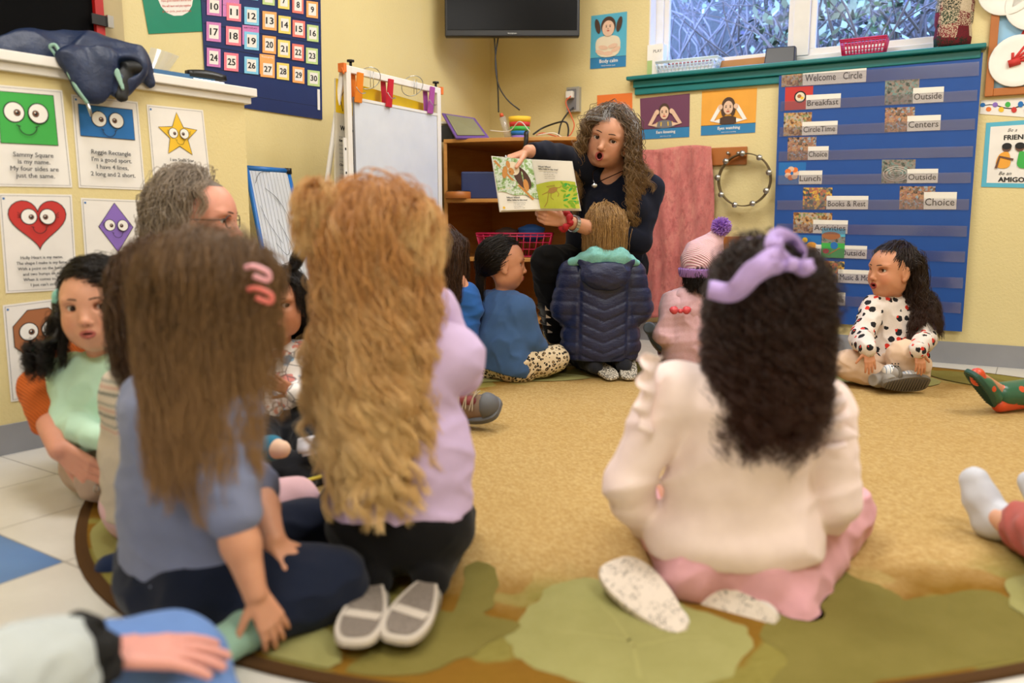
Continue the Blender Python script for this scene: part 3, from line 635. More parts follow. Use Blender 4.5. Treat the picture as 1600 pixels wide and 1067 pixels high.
for r, x0, x1, h, tx, lb in [(0, 1254, 1353, 27, 'Welcome   Circle', 'wide word card reading Welcome Circle'), (1, 1259, 1313, 22, 'Breakfast', 'word card reading Breakfast'), (1, 1426, 1474, 24, 'Outside', 'word card reading Outside nearest the top of the chart'), (2, 1253, 1308, 21, 'CircleTime', 'word card reading CircleTime'),
                             (2, 1417, 1469, 24, 'Centers', 'word card reading Centers'), (3, 1262, 1294, 21, 'Choice', 'word card reading Choice, small, above the Lunch card'), (4, 1248, 1284, 21, 'Lunch', 'word card reading Lunch'), (4, 1417, 1465, 22, 'Outside', 'word card reading Outside beside the oval track photo'),
                             (5, 1291, 1356, 21, 'Books & Rest', 'word card reading Books & Rest'), (5, 1443, 1494, 27, 'Choice', 'word card reading Choice, larger, right side of the chart'), (6, 1270, 1324, 21, 'Activities', 'word card reading Activities, partly covered by the yard photo'), (7, 1274, 1290, 20, 'Sn', 'mostly covered word card beginning Sn'),
                             (7, 1312, 1354, 20, 'Outside', 'word card reading Outside right of the green yard photo'), (8, 1309, 1392, 21, 'Music & Movement', 'word card reading Music & M behind the girl by the wall'), (9, 1287, 1320, 20, 'Home', 'word card reading Home, lowest in the chart')]:
    chart_card(x0, x1, h, r, 'card_cream', .0312 if tx != 'Sn' else .0308, 'word_card', lb, LG2, None, tx)
# ---- friend poster, border strip, bulletin board, plates
s = psheet(WALL, [(1533, 292), (1622, 294), (1624, 186), (1541, 192)], 'print_cyan', off=.0015); W, H = s.w, s.h
s.rect(.02, .02, W - .02, H - .02, 'paper_white'); s.text('Be a', W * .42, H * .84, .016, INK, 'l', shear=.35); s.text('FRIEND', W * .36, H * .72, .022, INK, 'l', bold=.0012)
s.text('Be an', W * .3, H * .19, .016, INK, 'l', shear=.35); s.text('AMIGO', W * .3, H * .085, .022, INK, 'l', bold=.0012)
for hx, bx, m in ((.42, .36, 'print_amber'), (.66, .74, 'ink_green')):
    s.poly(smooth_poly([(W * (bx - .14), H * .29), (W * (bx - .1), H * .5), (W * hx, H * .56), (W * (bx + .13), H * .5), (W * (bx + .15), H * .29)]), m); s.ell(W * hx, H * .6, W * .085, H * .06, 'skin_print_dark'); s.ell(W * hx, H * .625, W * .09, H * .05, INK)
s.line([(W * .24, H * .29), (W * .3, H * .47), (W * .55, H * .42)], .01, 'skin_print_dark')
s.done('friend_poster', label='pale blue edged poster reading Be a FRIEND Be an AMIGO', cat='poster')
s = psheet(WALL, [(1531, 178), (1640, 186), (1640, 150), (1533, 157)], 'paper_white', off=.0015); W, H = s.w, s.h
s.line([(x, H * (.55 + .12 * math.sin(x * 40))) for x in np.linspace(0, W, 30)], .005, INK)
for i in range(11): s.ell(W * (.03 + i * .093), H * (.36 if i % 2 else .66), .011, .013, ['ink_blue', 'print_orange', 'ink_purple', 'ink_yellow', 'ink_green', 'ink_red'][i % 6])
s.done('border_strip', label='white paper border strip printed with coloured light bulbs', cat='border strip')
fu0, fz0 = WALL.uv(1538, 152); fu1 = fu0 + .75; fz1 = 2.5
t = NT('art_paper_blue'); v = t.coord('Object'); t.base(t.mix(t.noise(v, 12, 4), lin('#7fb6dd'), lin('#a9cfe8'))); t.set(Roughness=.8)
mb = MB(); 
for a, b, c, d in ((fu0, fu0 + .035, fz0, fz1), (fu1 - .035, fu1, fz0, fz1), (fu0 + .035, fu1 - .035, fz0, fz0 + .035), (fu0 + .035, fu1 - .035, fz1 - .035, fz1)): mb.pbox(WALL, a, b, c, d, 0, .025, 'wood_orange')
e = empty('bulletin_board', WALL.pt(fu0, fz0, 0), 'wood framed bulletin board with blue paper and red wavy border', 'bulletin board')
bpy.context.view_layer.update(); mb.build('frame', parent=e, bevel=.003)
s = Sheet([WALL.pt(fu0 + .03, fz0 + .03, .008), WALL.pt(fu1 - .03, fz0 + .03, .008), WALL.pt(fu1 - .03, fz1 - .03, .008), WALL.pt(fu0 + .03, fz1 - .03, .008)], 'art_paper_blue')
s.poly([(.12 + .03 * math.sin(y * 22), y) for y in np.linspace(.09, s.h * .97, 30)] + [(.32, s.h * .97), (.32, .09)], 'ink_red')
s.done('backing_paper', parent=e)
for px, py, rad, m, lb in ((1590, 95, 37, 'ink_red', 'white paper plate with a red handprint on the bulletin board'), (1574, -18, 38, 'ink_blue', 'white paper plate with a blue print at the top right'), (1618, 5, 38, 'ink_green', 'white paper plate with a green print cut by the right edge')):
    u, z = WALL.uv(px, py, .03); r = rad / F * 4.15 * .95; mb = MB(); c = np.array(WALL.pt(u, z, .028)); ex3 = np.array([*WALL.d, 0]); n3 = np.array([*WALL.n, 0]); ez = np.array([0, 0, 1.0]); R = np.c_[ex3, ez, n3]
    mb.lathe(c, [(r * .96, 0), (r, .004), (r * .97, .006), (r * .75, .002)], 'print_white', 32, R)
    if m == 'ink_red':
        for an, L in ((100, .9), (78, .95), (55, .85), (30, .7), (150, .6)):
            a = math.radians(an - 30); mb.tube([c + n3 * .0035 + ex3 * -.02, c + n3 * .0035 + (ex3 * math.cos(a) + ez * math.sin(a)) * r * .62 * L], .006, m, 6)
        mb.tube([c + n3 * .0035 - ex3 * .035 - ez * .012, c + n3 * .0035 + ex3 * .01], .017, m, 8)
    else: mb.tube([c + n3 * .0035 - ex3 * .03, c + n3 * .0035 + ex3 * .03], .016, m, 8)
    mb.build('paper_plate', label=lb, cat='paper plate', group='handprint paper plates')
# ---- outlet, plugs, cords
u0, z1 = WALL.uv(889, 138); u1, z0 = WALL.uv(908, 175)
mat('outlet_grey', '#a7a59f', .5)
e = MB().pbox(WALL, u0, u1, z0, z1, 0, .035, 'outlet_grey').pbox(WALL, u0 + .008, u1 - .016, z0 + .012, z1 - .012, .035, .038, 'ink_grey').build('wall_outlet', label='grey surface mounted wall outlet box with two plugs', cat='outlet', bevel=.003)
zc = (z0 + z1) / 2; uc = (u0 + u1) / 2
MB().pbox(WALL, uc - .03, uc + .015, zc + .005, zc + .045, .039, .07, 'plastic_white').build('plug_adapter', label='white power adapter plugged into the upper socket', cat='plug', bevel=.004)
P0 = np.array(WALL.pt(uc - .01, zc - .03, .045))
# shelf geometry
SY = 4.42
SA = A(693, 215, 4.55); SB = A(948, 215, 4.40)
ZT = 1.145
def sh(x, y): return (x, y)
arc = []
a0, b0 = np.array([SA[0], SA[1]]), np.array([SB[0], SB[1]])
for k in range(9):
    s_ = k / 8; p = a0 * (1 - s_) + b0 * s_; nrm = np.array([b0[1] - a0[1], -(b0[0] - a0[0])]); nrm /= np.linalg.norm(nrm); arc.append(tuple(p + nrm * .05 * math.sin(math.pi * s_)))
back = [(.60, 4.80), (-.13, 5.19), (-.395, 4.80)]
foot = arc + [(b0[0] + .02, 4.78), (-.13, 5.17), (a0[0] - .012, 4.80)]
t = NT('birch_ply'); v = t.coord('Object', (1, 1, 7)); t.base(t.mix(t.noise(v, 6, 5, .6), lin('#b0722f'), lin('#d09a55'))); t.set(Roughness=.4)
e = empty('corner_shelf', (float(np.mean([p[0] for p in foot])), float(np.mean([p[1] for p in foot])), 0), 'birch plywood corner shelf unit behind the whiteboard and the book reader', 'shelf')
bpy.context.view_layer.update()
SHZ = [1.145, .822, .50, .16]
for i, z in enumerate(SHZ): prism(foot, z - .02, z, 'birch_ply').build('top' if i == 0 else 'shelf_board', parent=e, bevel=.002)
def wallpiece(p, q, th, z0, z1, m, nm):
    p, q = np.array(p), np.array(q); d = q - p; n = np.array([-d[1], d[0]]); n /= np.linalg.norm(n); n *= th
    return prism([tuple(p), tuple(q), tuple(q + n), tuple(p + n)], z0, z1, m).build(nm, parent=e)
wallpiece(foot[9], (b0[0], b0[1]), -.018, 0, 1.125, 'birch_ply', 'side_panel')
wallpiece(foot[11], (a0[0], a0[1]), .018, 0, 1.125, 'birch_ply', 'side_panel')
wallpiece(foot[11], foot[10], -.008, .0, 1.125, 'birch_ply', 'back_panel'); wallpiece(foot[10], foot[9], -.008, .0, 1.125, 'birch_ply', 'back_panel')
# cords
mat('cord_orange', '#d4572a', .5); mat('cord_white', '#dcd6c8', .5)
def curve_pts(pts, n=8):
    P = [np.array(p, float) for p in pts]; P = [2 * P[0] - P[1]] + P + [2 * P[-1] - P[-2]]; out = []
    for i in range(1, len(P) - 2):
        for k in range(n):
            u = k / n; out.append(.5 * ((2 * P[i]) + (-P[i - 1] + P[i + 1]) * u + (2 * P[i - 1] - 5 * P[i] + 4 * P[i + 1] - P[i + 2]) * u * u + (-P[i - 1] + 3 * P[i] - 3 * P[i + 1] + P[i + 2]) * u ** 3))
    out.append(P[-2]); return out
def cord(pts, r, m, label, name='power_cord'):
    MB().tube(curve_pts(pts), r, m, 8).build(name, label=label, cat='cord', group='cords around the shelf')
def AW(px, py, off):  # point in front of window wall
    u, z = WALL.uv(px, py, off); return WALL.pt(u, z, off)
cord([AW(896, 168, .05), AW(886, 178, .08), AW(876, 195, .1), AW(871, 225, .12), AW(870, 245, .13)], .005, 'plastic_black', 'black cord dropping from the outlet behind the reader')
cord([AW(892, 150, .07), AW(884, 160, .09), AW(892, 180, .1), AW(897, 198, .12), AW(884, 215, .16), AW(850, 208, .2), AW(838, 211, .22)], .0035, 'cord_orange', 'thin orange cord looping from the outlet to the shelf')
cord([A(833, 210, 4.62), A(850, 199, 4.65), A(880, 190, 4.6), A(888, 200, 4.6), A(886, 222, 4.6)], .005, 'plastic_black', 'thick black cord arched over the shelf top')
cord([A(840, 211, 4.5), A(865, 208, 4.48), A(880, 216, 4.48), A(893, 222, 4.5)], .003, 'cord_white', 'white cord lying on the right of the shelf top')
cord([A(765, 204, 4.6), A(795, 205, 4.55), A(812, 190, 4.5), A(828, 206, 4.5)], .003, 'cord_white', 'white cord looped in front of the rainbow cup')
# ---- television
TY = 4.66
pL, pR = A(695, 57, TY), A(906, 57, TY - .02)
tz0, TW = pL[2], pR[0] - pL[0]; TC = (pL[0] + pR[0]) / 2
mat('tv_glass', '#050506', .25, spec=.15)
e = empty('television', (TC, TY, tz0), 'black flat television mounted high across the room corner', 'television'); bpy.context.view_layer.update()
mb = MB().box((TC, TY + .025, tz0 + .225), (TW, .05, .45), 'plastic_black'); mb.build('casing', parent=e, bevel=.006)
MB().box((TC, TY - .002, tz0 + .235), (TW - .03, .004, .40), 'tv_glass').build('screen', parent=e)
s = Sheet([(TC - .04, TY - .001, tz0 + .010), (TC + .04, TY - .001, tz0 + .010), (TC + .04, TY - .001, tz0 + .026), (TC - .04, TY - .001, tz0 + .026)], 'plastic_black', .0006)
s.text('Westinghouse', s.w / 2, .004, .006, 'plastic_white', 'c'); s.done('badge', parent=e)
MB().box((TC, TY + .12, tz0 + .25), (.3, .14, .2), 'plastic_black').build('wall_bracket', parent=e)
cord([A(772, 50, TY + .06), A(775, 100, TY + .05), A(778, 140, TY), A(779, 175, 4.55)], .004, 'plastic_black', 'straight black cord hanging from the television', 'dangling_cable')
cord([A(780, 50, TY + .06), A(774, 92, TY + .05), A(778, 130, TY), A(792, 155, 4.62), A(812, 172, 4.6)], .004, 'plastic_black', 'curved black cord swinging from the television to the cup', 'dangling_cable')
# ---- things on and in the shelf
YS = 4.62
c = A(812, 208, YS); mb = MB(); bands = ['ink_purple', 'ink_blue', 'ink_green', 'ink_red', 'ink_yellow']
e = None; z = ZT + .001
for i, bm in enumerate(bands):
    r0, r1 = .043 + .004 * i, .047 + .004 * i
    mb.lathe((c[0], c[1], z), [(r0, 0), (r1, .024 if i != 4 else .03)], bm, 28); z += .024
mb.build('rainbow_cup', label='rainbow striped plastic cup standing on the shelf top', cat='cup')
c = A(789, 208, YS + .02); MB().tube([(c[0] + .02, c[1], ZT + .02), (c[0] - .015, c[1], ZT + .13)], [.022, .018], 'clear_sleeve', 14).tube([(c[0] - .0156, c[1], ZT + .13), (c[0] - .022, c[1], ZT + .15)], [.012, .009], 'cord_orange', 12).build('glue_bottle', label='clear bottle with orange tip leaning left of the rainbow cup', cat='bottle')
# purple tablet leaning
mat('foam_purple', '#6a4a94', .6); mat('tablet_grey', '#8c8a6c', .25)
q = [A(765, 206, 4.50), A(712, 207, 4.50), A(690, 176, 4.66), A(742, 184, 4.70)]
q[0][2] = q[1][2] = ZT + .004; ctr = sum(q) / 4
def quad_slab(q, th, m):
    n = np.cross(q[1] - q[0], q[3] - q[0]); n /= np.linalg.norm(n); return MB().box8([q[0], q[1], q[2], q[3], q[0] + n * th, q[1] + n * th, q[2] + n * th, q[3] + n * th], m)
e = quad_slab(q, .012, 'foam_purple').build('tablet', label='tablet in a purple foam case leaning on the shelf top', cat='tablet', bevel=.003)
qi = [ctr + (p - ctr) * .82 + np.array([0, -.004, .0155]) * 0 for p in q]; n = np.cross(q[1] - q[0], q[3] - q[0]); n /= np.linalg.norm(n)
sg = -1 if n[1] > 0 else 1
quad_slab([p + n * (.013 if sg > 0 else -.003) for p in qi], .002, 'tablet_grey').build('screen', parent=e)
c = A(703, 212, 4.70); MB().box((c[0], c[1], ZT + .045), (.11, .10, .085), 'plastic_black').build('speaker_box', label='small black speaker box at the left end of the shelf top', cat='speaker', bevel=.004)
c = A(702, 180, 4.70); MB().box((c[0] + .005, c[1], ZT + .092 + .01), (.10, .09, .012), 'plastic_white').build('papers', label='white paper stack lying on the small black speaker box', cat='paper')
c = A(822, 212, 4.42); mb = MB().tube(curve_pts([(c[0], c[1] + .1, ZT + .02), (c[0], c[1] - .03, ZT + .018), (c[0], c[1] - .05, ZT - .01), (c[0] - .005, c[1] - .05, ZT - .08), (c[0], c[1] - .048, ZT - .17)]), .012, 'plastic_black', 8)
mb.build('strap', label='black strap hanging over the front of the shelf top', cat='strap')
c = A(758, 300, 4.66); MB().box((c[0], c[1], .822 + .075), (.26, .2, .15), 'vinyl_navy').build('storage_bin', label='dark navy storage bin on the upper shelf', cat='bin', bevel=.008)
c = A(716, 308, 4.55); R = None
mb = MB().lathe((c[0], c[1], .823), [(.068, 0), (.07, .002), (.07, .036), (.067, .038)], 'wood_orange', 32); e = mb.build('hand_drum', label='small orange wooden hand drum left of the navy bin', cat='drum')
MB().lathe((c[0], c[1], .8615), [(.066, 0), (.066, .003)], 'plastic_black', 32).build('drum_head', parent=e)
def basket(c, wx, wy, h, m, rotz, name, label, bars=11, cat='basket', tap=.85):
    mb = MB(); R = np.array(Matrix.Rotation(rotz, 3, 'Z')); c = np.array(c, float)
    def P(x, y, z): k = tap + (1 - tap) * z / h; return c + R @ np.array([x * k, y * k, z])
    X, Y = wx / 2, wy / 2
    cr = [(-X, -Y), (X, -Y), (X, Y), (-X, Y)]
    for z, r in ((.003, .003), (h * .33, .0022), (h * .62, .0022), (h, .005), (h * .88, .004)): mb.tube([P(x, y, z) for x, y in cr], r, m, 6, closed=True)
    for i in range(4):
        a, b = np.array(cr[i]), np.array(cr[(i + 1) % 4]); nb = bars if i % 2 == 0 else max(3, int(bars * wy / wx))
        for k in range(nb): q = a + (b - a) * k / nb; mb.tube([P(q[0], q[1], 0.003), P(q[0], q[1], h)], .0028, m, 5)
    mb.add([P(x, y, .002) for x, y in cr], [(0, 1, 2, 3)], m)
    return mb.build(name, label=label, cat=cat)
mat('plastic_magenta', '#c01d4e', .35); mat('plastic_pale', '#cfe3ee', .35)
c = A(800, 405, 4.60); basket((c[0] + .02, c[1] + .02, .502), .42, .22, .13, 'plastic_magenta', -.1, 'plastic_basket', 'magenta slatted plastic basket on the middle shelf')
mat('cloth_blue_scarf', '#1c4d8e', .8); mat('toy_brown', '#3a2a22', .8)
# loose toys in basket
for i, (dx, dz, r, m, lb) in enumerate(((.09, .13, .07, 'cloth_blue_scarf', 'blue cloth bundle sticking out of the magenta basket'), (-.05, .12, .06, 'toy_brown', 'dark brown soft toy in the magenta basket'))):
    rg = random.Random(i); V = []; nn = 14
    mb = MB(); prof = [(r * math.sin(math.pi * (k + .02) / 10.04) * (1 + .18 * math.sin(k * 2.1)), r * .75 * -math.cos(math.pi * k / 10)) for k in range(11)]
    mb.lathe((c[0] + .02 + dx, c[1] + .02, .502 + dz), prof, m, 18, sx=1.15, sy=.9); mb.build('cloth_bundle' if i == 0 else 'soft_toy', label=lb, cat='cloth' if i == 0 else 'toy')
mat('bin_blue', '#1f7ec2', .35)
c = A(728, 510, 4.42); MB().box((c[0], c[1] + .06, .162 + .06), (.12, .16, .12), 'bin_blue').build('storage_bin', label='bright blue bin on the bottom shelf beside the seated children', cat='bin', bevel=.006)
c = A(742, 512, 4.42); MB().lathe((c[0] + .025, c[1] + .03, .162), [(.025, 0), (.04, .03), (.03, .06), (.012, .08)], 'ink_green', 12).build('toy_block', label='green toy beside the blue bin on the bottom shelf', cat='toy')
# ---- sill items
ZS = SILL + .001
def WP3(px, off): u, _ = WALL.uv(px, 90, off); return u
u = WALL.uv(1014, 100, 0)[0]
s = MB().pbox(WALL, u, WALL.uv(1034, 100, .02)[0] + .01, ZS, ZS + .165, -.03, .03, 'paper_white'); e = s.build('book_box', label='white and green boxed book standing at the left end of the sill', cat='box')
mat('card_green', '#a8c07a', .6); MB().pbox(WALL, u + .001, u + .03, ZS + .001, ZS + .08, .03, .0312, 'card_green').build('printed_panel', parent=e)
s = Sheet([WALL.pt(u + .032, ZS + .09, .0302), WALL.pt(u + .075, ZS + .09, .0302), WALL.pt(u + .075, ZS + .16, .0302), WALL.pt(u + .032, ZS + .16, .0302)], 'paper_white', .0004); s.text('PLAY', .004, .03, .016, INK, 'l'); s.done('lettering', parent=e)
u0, u1 = WALL.uv(1027, 100, .03)[0], WALL.uv(1124, 95, .03)[0]; q = WALL.pt((u0 + u1) / 2, ZS, .0)
basket(q, u1 - u0, .12, .062, 'plastic_pale', math.radians(-30), 'plastic_basket', 'pale blue slatted plastic basket on the left of the sill', 16, tap=.92)
s = MB().pbox(WALL, u0 + .06, u1 - .05, ZS + .045, ZS + .05, -.04, .04, 'ink_red').pbox(WALL, u0 + .07, u1 - .03, ZS + .051, ZS + .056, -.045, .035, 'paper_white').pbox(WALL, u0 + .05, u1 - .07, ZS + .0565, ZS + .064, -.04, .03, 'print_cyan').pbox(WALL, u0 + .02, u1 - .03, ZS + .004, ZS + .044, -.035, .035, 'paper_white')
s.build('notebooks', label='notebooks piled in the pale blue sill basket', cat='notebook')
MB().pbox(WALL, WALL.uv(1122, 95, 0)[0], WALL.uv(1196, 90, 0)[0], ZS, ZS + .05, -.05, -.02, 'wood_birch').build('wooden_tray', label='low brown wooden tray lying between basket and speaker', cat='tray', bevel=.003)
u0, u1 = WALL.uv(1195, 90, .01)[0], WALL.uv(1243, 85, .01)[0]
s = MB().box8([WALL.pt(u0, ZS, .03), WALL.pt(u1, ZS, .03), WALL.pt(u1, ZS, -.04), WALL.pt(u0, ZS, -.04), WALL.pt(u0 + .004, ZS + .09, .005), WALL.pt(u1 - .004, ZS + .085, .005), WALL.pt(u1 - .004, ZS + .085, -.04), WALL.pt(u0 + .004, ZS + .09, -.04)], 'plastic_black')
s.build('speaker', label='small black wedge speaker on the middle of the sill', cat='speaker', bevel=.006)
u0, u1 = WALL.uv(1314, 80, .02)[0], WALL.uv(1386, 75, .02)[0]
basket(WALL.pt((u0 + u1) / 2, ZS, .01), u1 - u0, .11, .075, 'plastic_magenta', math.radians(-30), 'plastic_basket', 'pink slatted plastic basket on the right of the sill', 13, tap=.88)
t = NT('patchwork'); v = t.coord('Object', (1, 1, 1)); pc_ = t.voro(v, 17, out='Color', rnd=.35); s_ = t.n('SeparateColor'); t.l(pc_, s_.inputs[0]); pr = t.noise(v, 150, 3, .7)
t.base(t.mix(t.ramp(pr, [(.48, (0, 0, 0)), (.54, (1, 1, 1))]), t.ramp(s_.outputs[0], [(0, lin('#6b0f1f')), (.35, lin('#1f3a28')), (.6, lin('#7a1a28')), (.8, lin('#b7a68c'))], 'CONSTANT'), t.ramp(s_.outputs[1], [(0, lin('#1c2a1e')), (.4, lin('#c5b59b')), (.75, lin('#5a1420'))], 'CONSTANT'))); t.set(Roughness=.9)
u = WALL.uv(1491, 40, .0)[0]; q = WALL.pt(u, ZS, -.01)
MB().lathe(q, [(.06, 0), (.086, .01), (.09, .05), (.084, .095), (.09, .11), (.091, .2), (.083, .215), (.09, .23), (.09, .33), (.07, .36)], 'patchwork', 28, sx=1, sy=.75).build('quilt_roll', label='rolled red and green patchwork quilt standing on the sill', cat='quilt')
# ---- peg rails, tambourines, cloth
u0, z1 = WALL.uv(1040, 230); u1, z0 = WALL.uv(1167, 257)
z1 = WALL.uv(1167, 229)[1]; rail = MB().pbox(WALL, u0, u1, z0, z1, 0, .02, 'wood_orange').build('peg_rail', label='orange wooden peg rail beside the pink cloth', cat='peg rail', bevel=.003)
def pegp(px, py): u, z = WALL.uv(px, py, .02); MB().tube([WALL.pt(u, z, .02), WALL.pt(u, z, .06)], [.006, .009], 'metal_steel', 10).build('peg', parent=rail)
pegp(1140, 240); pegp(1156, 240)
u0, z1 = WALL.uv(1120, 369); u1, z0 = WALL.uv(1163, 396)
rail2 = MB().pbox(WALL, u0, u1, z0, z1, 0, .02, 'wood_orange').build('peg_rail', label='low orange wooden peg rail behind the pink knitted hat', cat='peg rail', bevel=.003)
for px in (1143, 1155):
    u, z = WALL.uv(px, 385, .02); MB().tube(curve_pts([WALL.pt(u, z, .02), WALL.pt(u, z, .05), WALL.pt(u, z + .02, .06)]), .005, 'metal_steel', 8).build('hook', parent=rail2)
mat('hoop_wood', '#5b4a30', .45)
def tambourine(px, py, off, R0, label, nj=9):
    u, z = WALL.uv(px, py, off); c = np.array(WALL.pt(u, z, off)); ex3 = np.array([*WALL.d, 0]); ez = np.array([0, 0, 1.0]); n3 = np.array([*WALL.n, 0]); mb = MB()
    N = 64; V = []
    for k in range(N):
        a = 2 * math.pi * k / N; d = ex3 * math.cos(a) + ez * math.sin(a)
        for rr_, o in ((R0, -.02), (R0, .02), (R0 - .006, .02), (R0 - .006, -.02)): V.append(c + d * rr_ + n3 * o)
    mb.add(V, [(k * 4 + j, k * 4 + (j + 1) % 4, ((k + 1) % N) * 4 + (j + 1) % 4, ((k + 1) % N) * 4 + j) for k in range(N) for j in range(4)], 'hoop_wood', False)
    o = mb.build('tambourine', label=label, cat='tambourine')
    for j in range(nj):
        a = 2 * math.pi * (j + .35) / nj; d = ex3 * math.cos(a) + ez * math.sin(a); tg = -ex3 * math.sin(a) + ez * math.cos(a); RR = np.c_[d, tg, n3]
        m2 = MB()
        for sgn in (-1, 1): m2.lathe(c + d * (R0 - .003) + n3 * (.026 if sgn > 0 else .031), [(.002, 0), (.008, .001), (.0155, .0018), (.0155, .0028)], 'metal_steel', 14, RR)
        m2.build('jingle', parent=o)
    return o
tambourine(1163, 281, .05, .142, 'round wooden tambourine with steel jingles hanging on the wall')
tambourine(1152, 424, .06, .13, 'lower tambourine hanging behind the pink hat')
t = NT('dyed_cloth'); v = t.coord('Object', (1, 1, .55)); a = t.noise(v, 9, 6, .7); b = t.noise(v, 45, 4, .7); vv = t.voro(v, 24, 'DISTANCE_TO_EDGE')
cc = t.ramp(a, [(.3, lin('#9c3a40')), (.5, lin('#c25d5d')), (.7, lin('#da9080'))]); cc = t.mix(t.ramp(t.noise(v, 28, 6, .8), [(.5, (0, 0, 0)), (.62, (1, 1, 1))]), cc, lin('#9c3138')); cc = t.mix(t.math('MULTIPLY', b, .4), cc, lin('#e8b8a8'))
t.base(cc); t.bump(b, .3, .004); t.set(Roughness=.9); t.b.inputs['Sheen Weight'].default_value = .3
tl, trr, blp, brp = WALL.uv(985, 232, .05), WALL.uv(1114, 229, .05), WALL.uv(985, 500, .05), WALL.uv(1114, 486, .05)
mb = MB(); NU, NV = 70, 50; V = []
for j in range(NV + 1):
    b_ = j / NV
    for i in range(NU + 1):
        a_ = i / NU; uu = (tl[0] * (1 - a_) + trr[0] * a_) * (1 - b_) + (blp[0] * (1 - a_) + brp[0] * a_) * b_; zz = (tl[1] * (1 - a_) + trr[1] * a_) * (1 - b_) + (blp[1] * (1 - a_) + brp[1] * a_) * b_
        fold = .016 * math.sin(a_ * 17 + b_ * 1.6) + .012 * math.sin(a_ * 31 - b_ * 2.2 + 1) + .008 * math.sin(a_ * 7 + b_ * 5)
        V.append(WALL.pt(uu + .008 * math.sin(b_ * 9 + a_ * 5), zz - .010 * math.sin(a_ * math.pi * 2) * (1 - b_) * 1, .055 + fold * (.35 + .65 * b_)))
mb.add(V, [(j * (NU + 1) + i, j * (NU + 1) + i + 1, (j + 1) * (NU + 1) + i + 1, (j + 1) * (NU + 1) + i) for j in range(NV) for i in range(NU)], 'dyed_cloth', True)
o = mb.build('hanging_cloth', label='pink and red dyed cloth hanging from the peg rail', cat='cloth'); md = o.modifiers.new('thick', 'SOLIDIFY'); md.thickness = .003
# ---- left side: ledge things
e = None
u0 = HALF.uv(-30, 60)[0]
LP = lambda px, py, off=0: (lambda q: LEFT.pt(q[0], q[1], off))(LEFT.uv(px, py, off))
a0_, a1_ = LEFT.uv(-60, 60, .03)[0], LEFT.uv(145, 60, .03)[0]
mat('board_black', '#050506', .8, spec=.1); mat('frame_red', '#b01a18', .4); mat('beige_post', '#b8a77c', .6)
MB().pbox(LEFT, a0_ - .6, a1_, HZ + .001, 2.3, .01, .04, 'board_black').build('black_panel', label='tall black panel standing on the ledge at the upper left', cat='panel')
a2_ = LEFT.uv(157, 40, .03)[0]
o = MB().pbox(LEFT, a1_ + .001, a2_, HZ + .03, 2.3, .01, .055, 'frame_red').build('red_frame_bar', label='narrow red upright bar beside the black panel', cat='bar')
a3_, zz = LEFT.uv(142, 28, .06); a4_ = LEFT.uv(174, 28, .06)[0]
MB().pbox(LEFT, a3_, a4_ - .02, zz - .018, zz + .016, .056, .066, 'plastic_black').pbox(LEFT, a4_ - .022, a4_, zz - .02, zz + .02, .05, .072, 'metal_steel').build('latch', parent=o, label='black and steel latch clip')
MB().pbox(LEFT, a2_ + .002, LEFT.uv(193, 40, .03)[0], 1.14, CEIL, .0, .03, 'beige_post').build('trim_5', kind='structure')
# stapler, folder, plastic sleeve
def HP(px, o, z=HZ): u = HALF.uv(px, 120, o)[0]; return HALF.pt(u, z, o)
q = np.array(HP(322, -.04, HZ + .001)); d3 = np.array([*HALF.d, 0]); n3 = np.array([*HALF.n, 0]); up = np.array([0, 0, 1.0]); R = np.c_[d3, n3, up]
mb = MB().box(q + up * .008, (.13, .035, .012), 'metal_steel', R); o = mb.build('stapler', label='black stapler lying near the end of the white ledge', cat='stapler', bevel=.003)
mb = MB(); L = 9; V = []
for k in range(L):
    x = -.075 + .15 * k / (L - 1); zt = .04 + .008 * math.sin(math.pi * k / (L - 1)); zb = .018 + .004 * k / L; wv = .017
    V += [q + d3 * x - n3 * wv + up * zb, q + d3 * x + n3 * wv + up * zb, q + d3 * x + n3 * wv * .8 + up * zt, q + d3 * x - n3 * wv * .8 + up * zt]
mb.add(V, [(k * 4 + j, k * 4 + (j + 1) % 4, (k + 1) * 4 + (j + 1) % 4, (k + 1) * 4 + j) for k in range(L - 1) for j in range(4)] + [(3, 2, 1, 0), tuple((L - 1) * 4 + j for j in range(4))], 'plastic_black', True); mb.build('upper_jaw', parent=o)
q2 = np.array(HP(262, -.10, HZ + .001)); mat('folder_blue', '#3c6a94', .6)
MB().box(q2 + up * .012, (.28, .15, .024), 'folder_blue', R).build('folder', label='blue folder lying on the white ledge behind the stapler', cat='folder')
qq = [LEFT.pt(*LEFT.uv(*p, .06), .06) for p in ((222, 112), (262, 114), (280, 88), (236, 74))]
s = Sheet(qq, 'clear_sleeve', .001, bend=.01); s.done('plastic_sleeve', label='crumpled clear plastic sleeve leaning against the wall behind the coat', cat='sleeve')
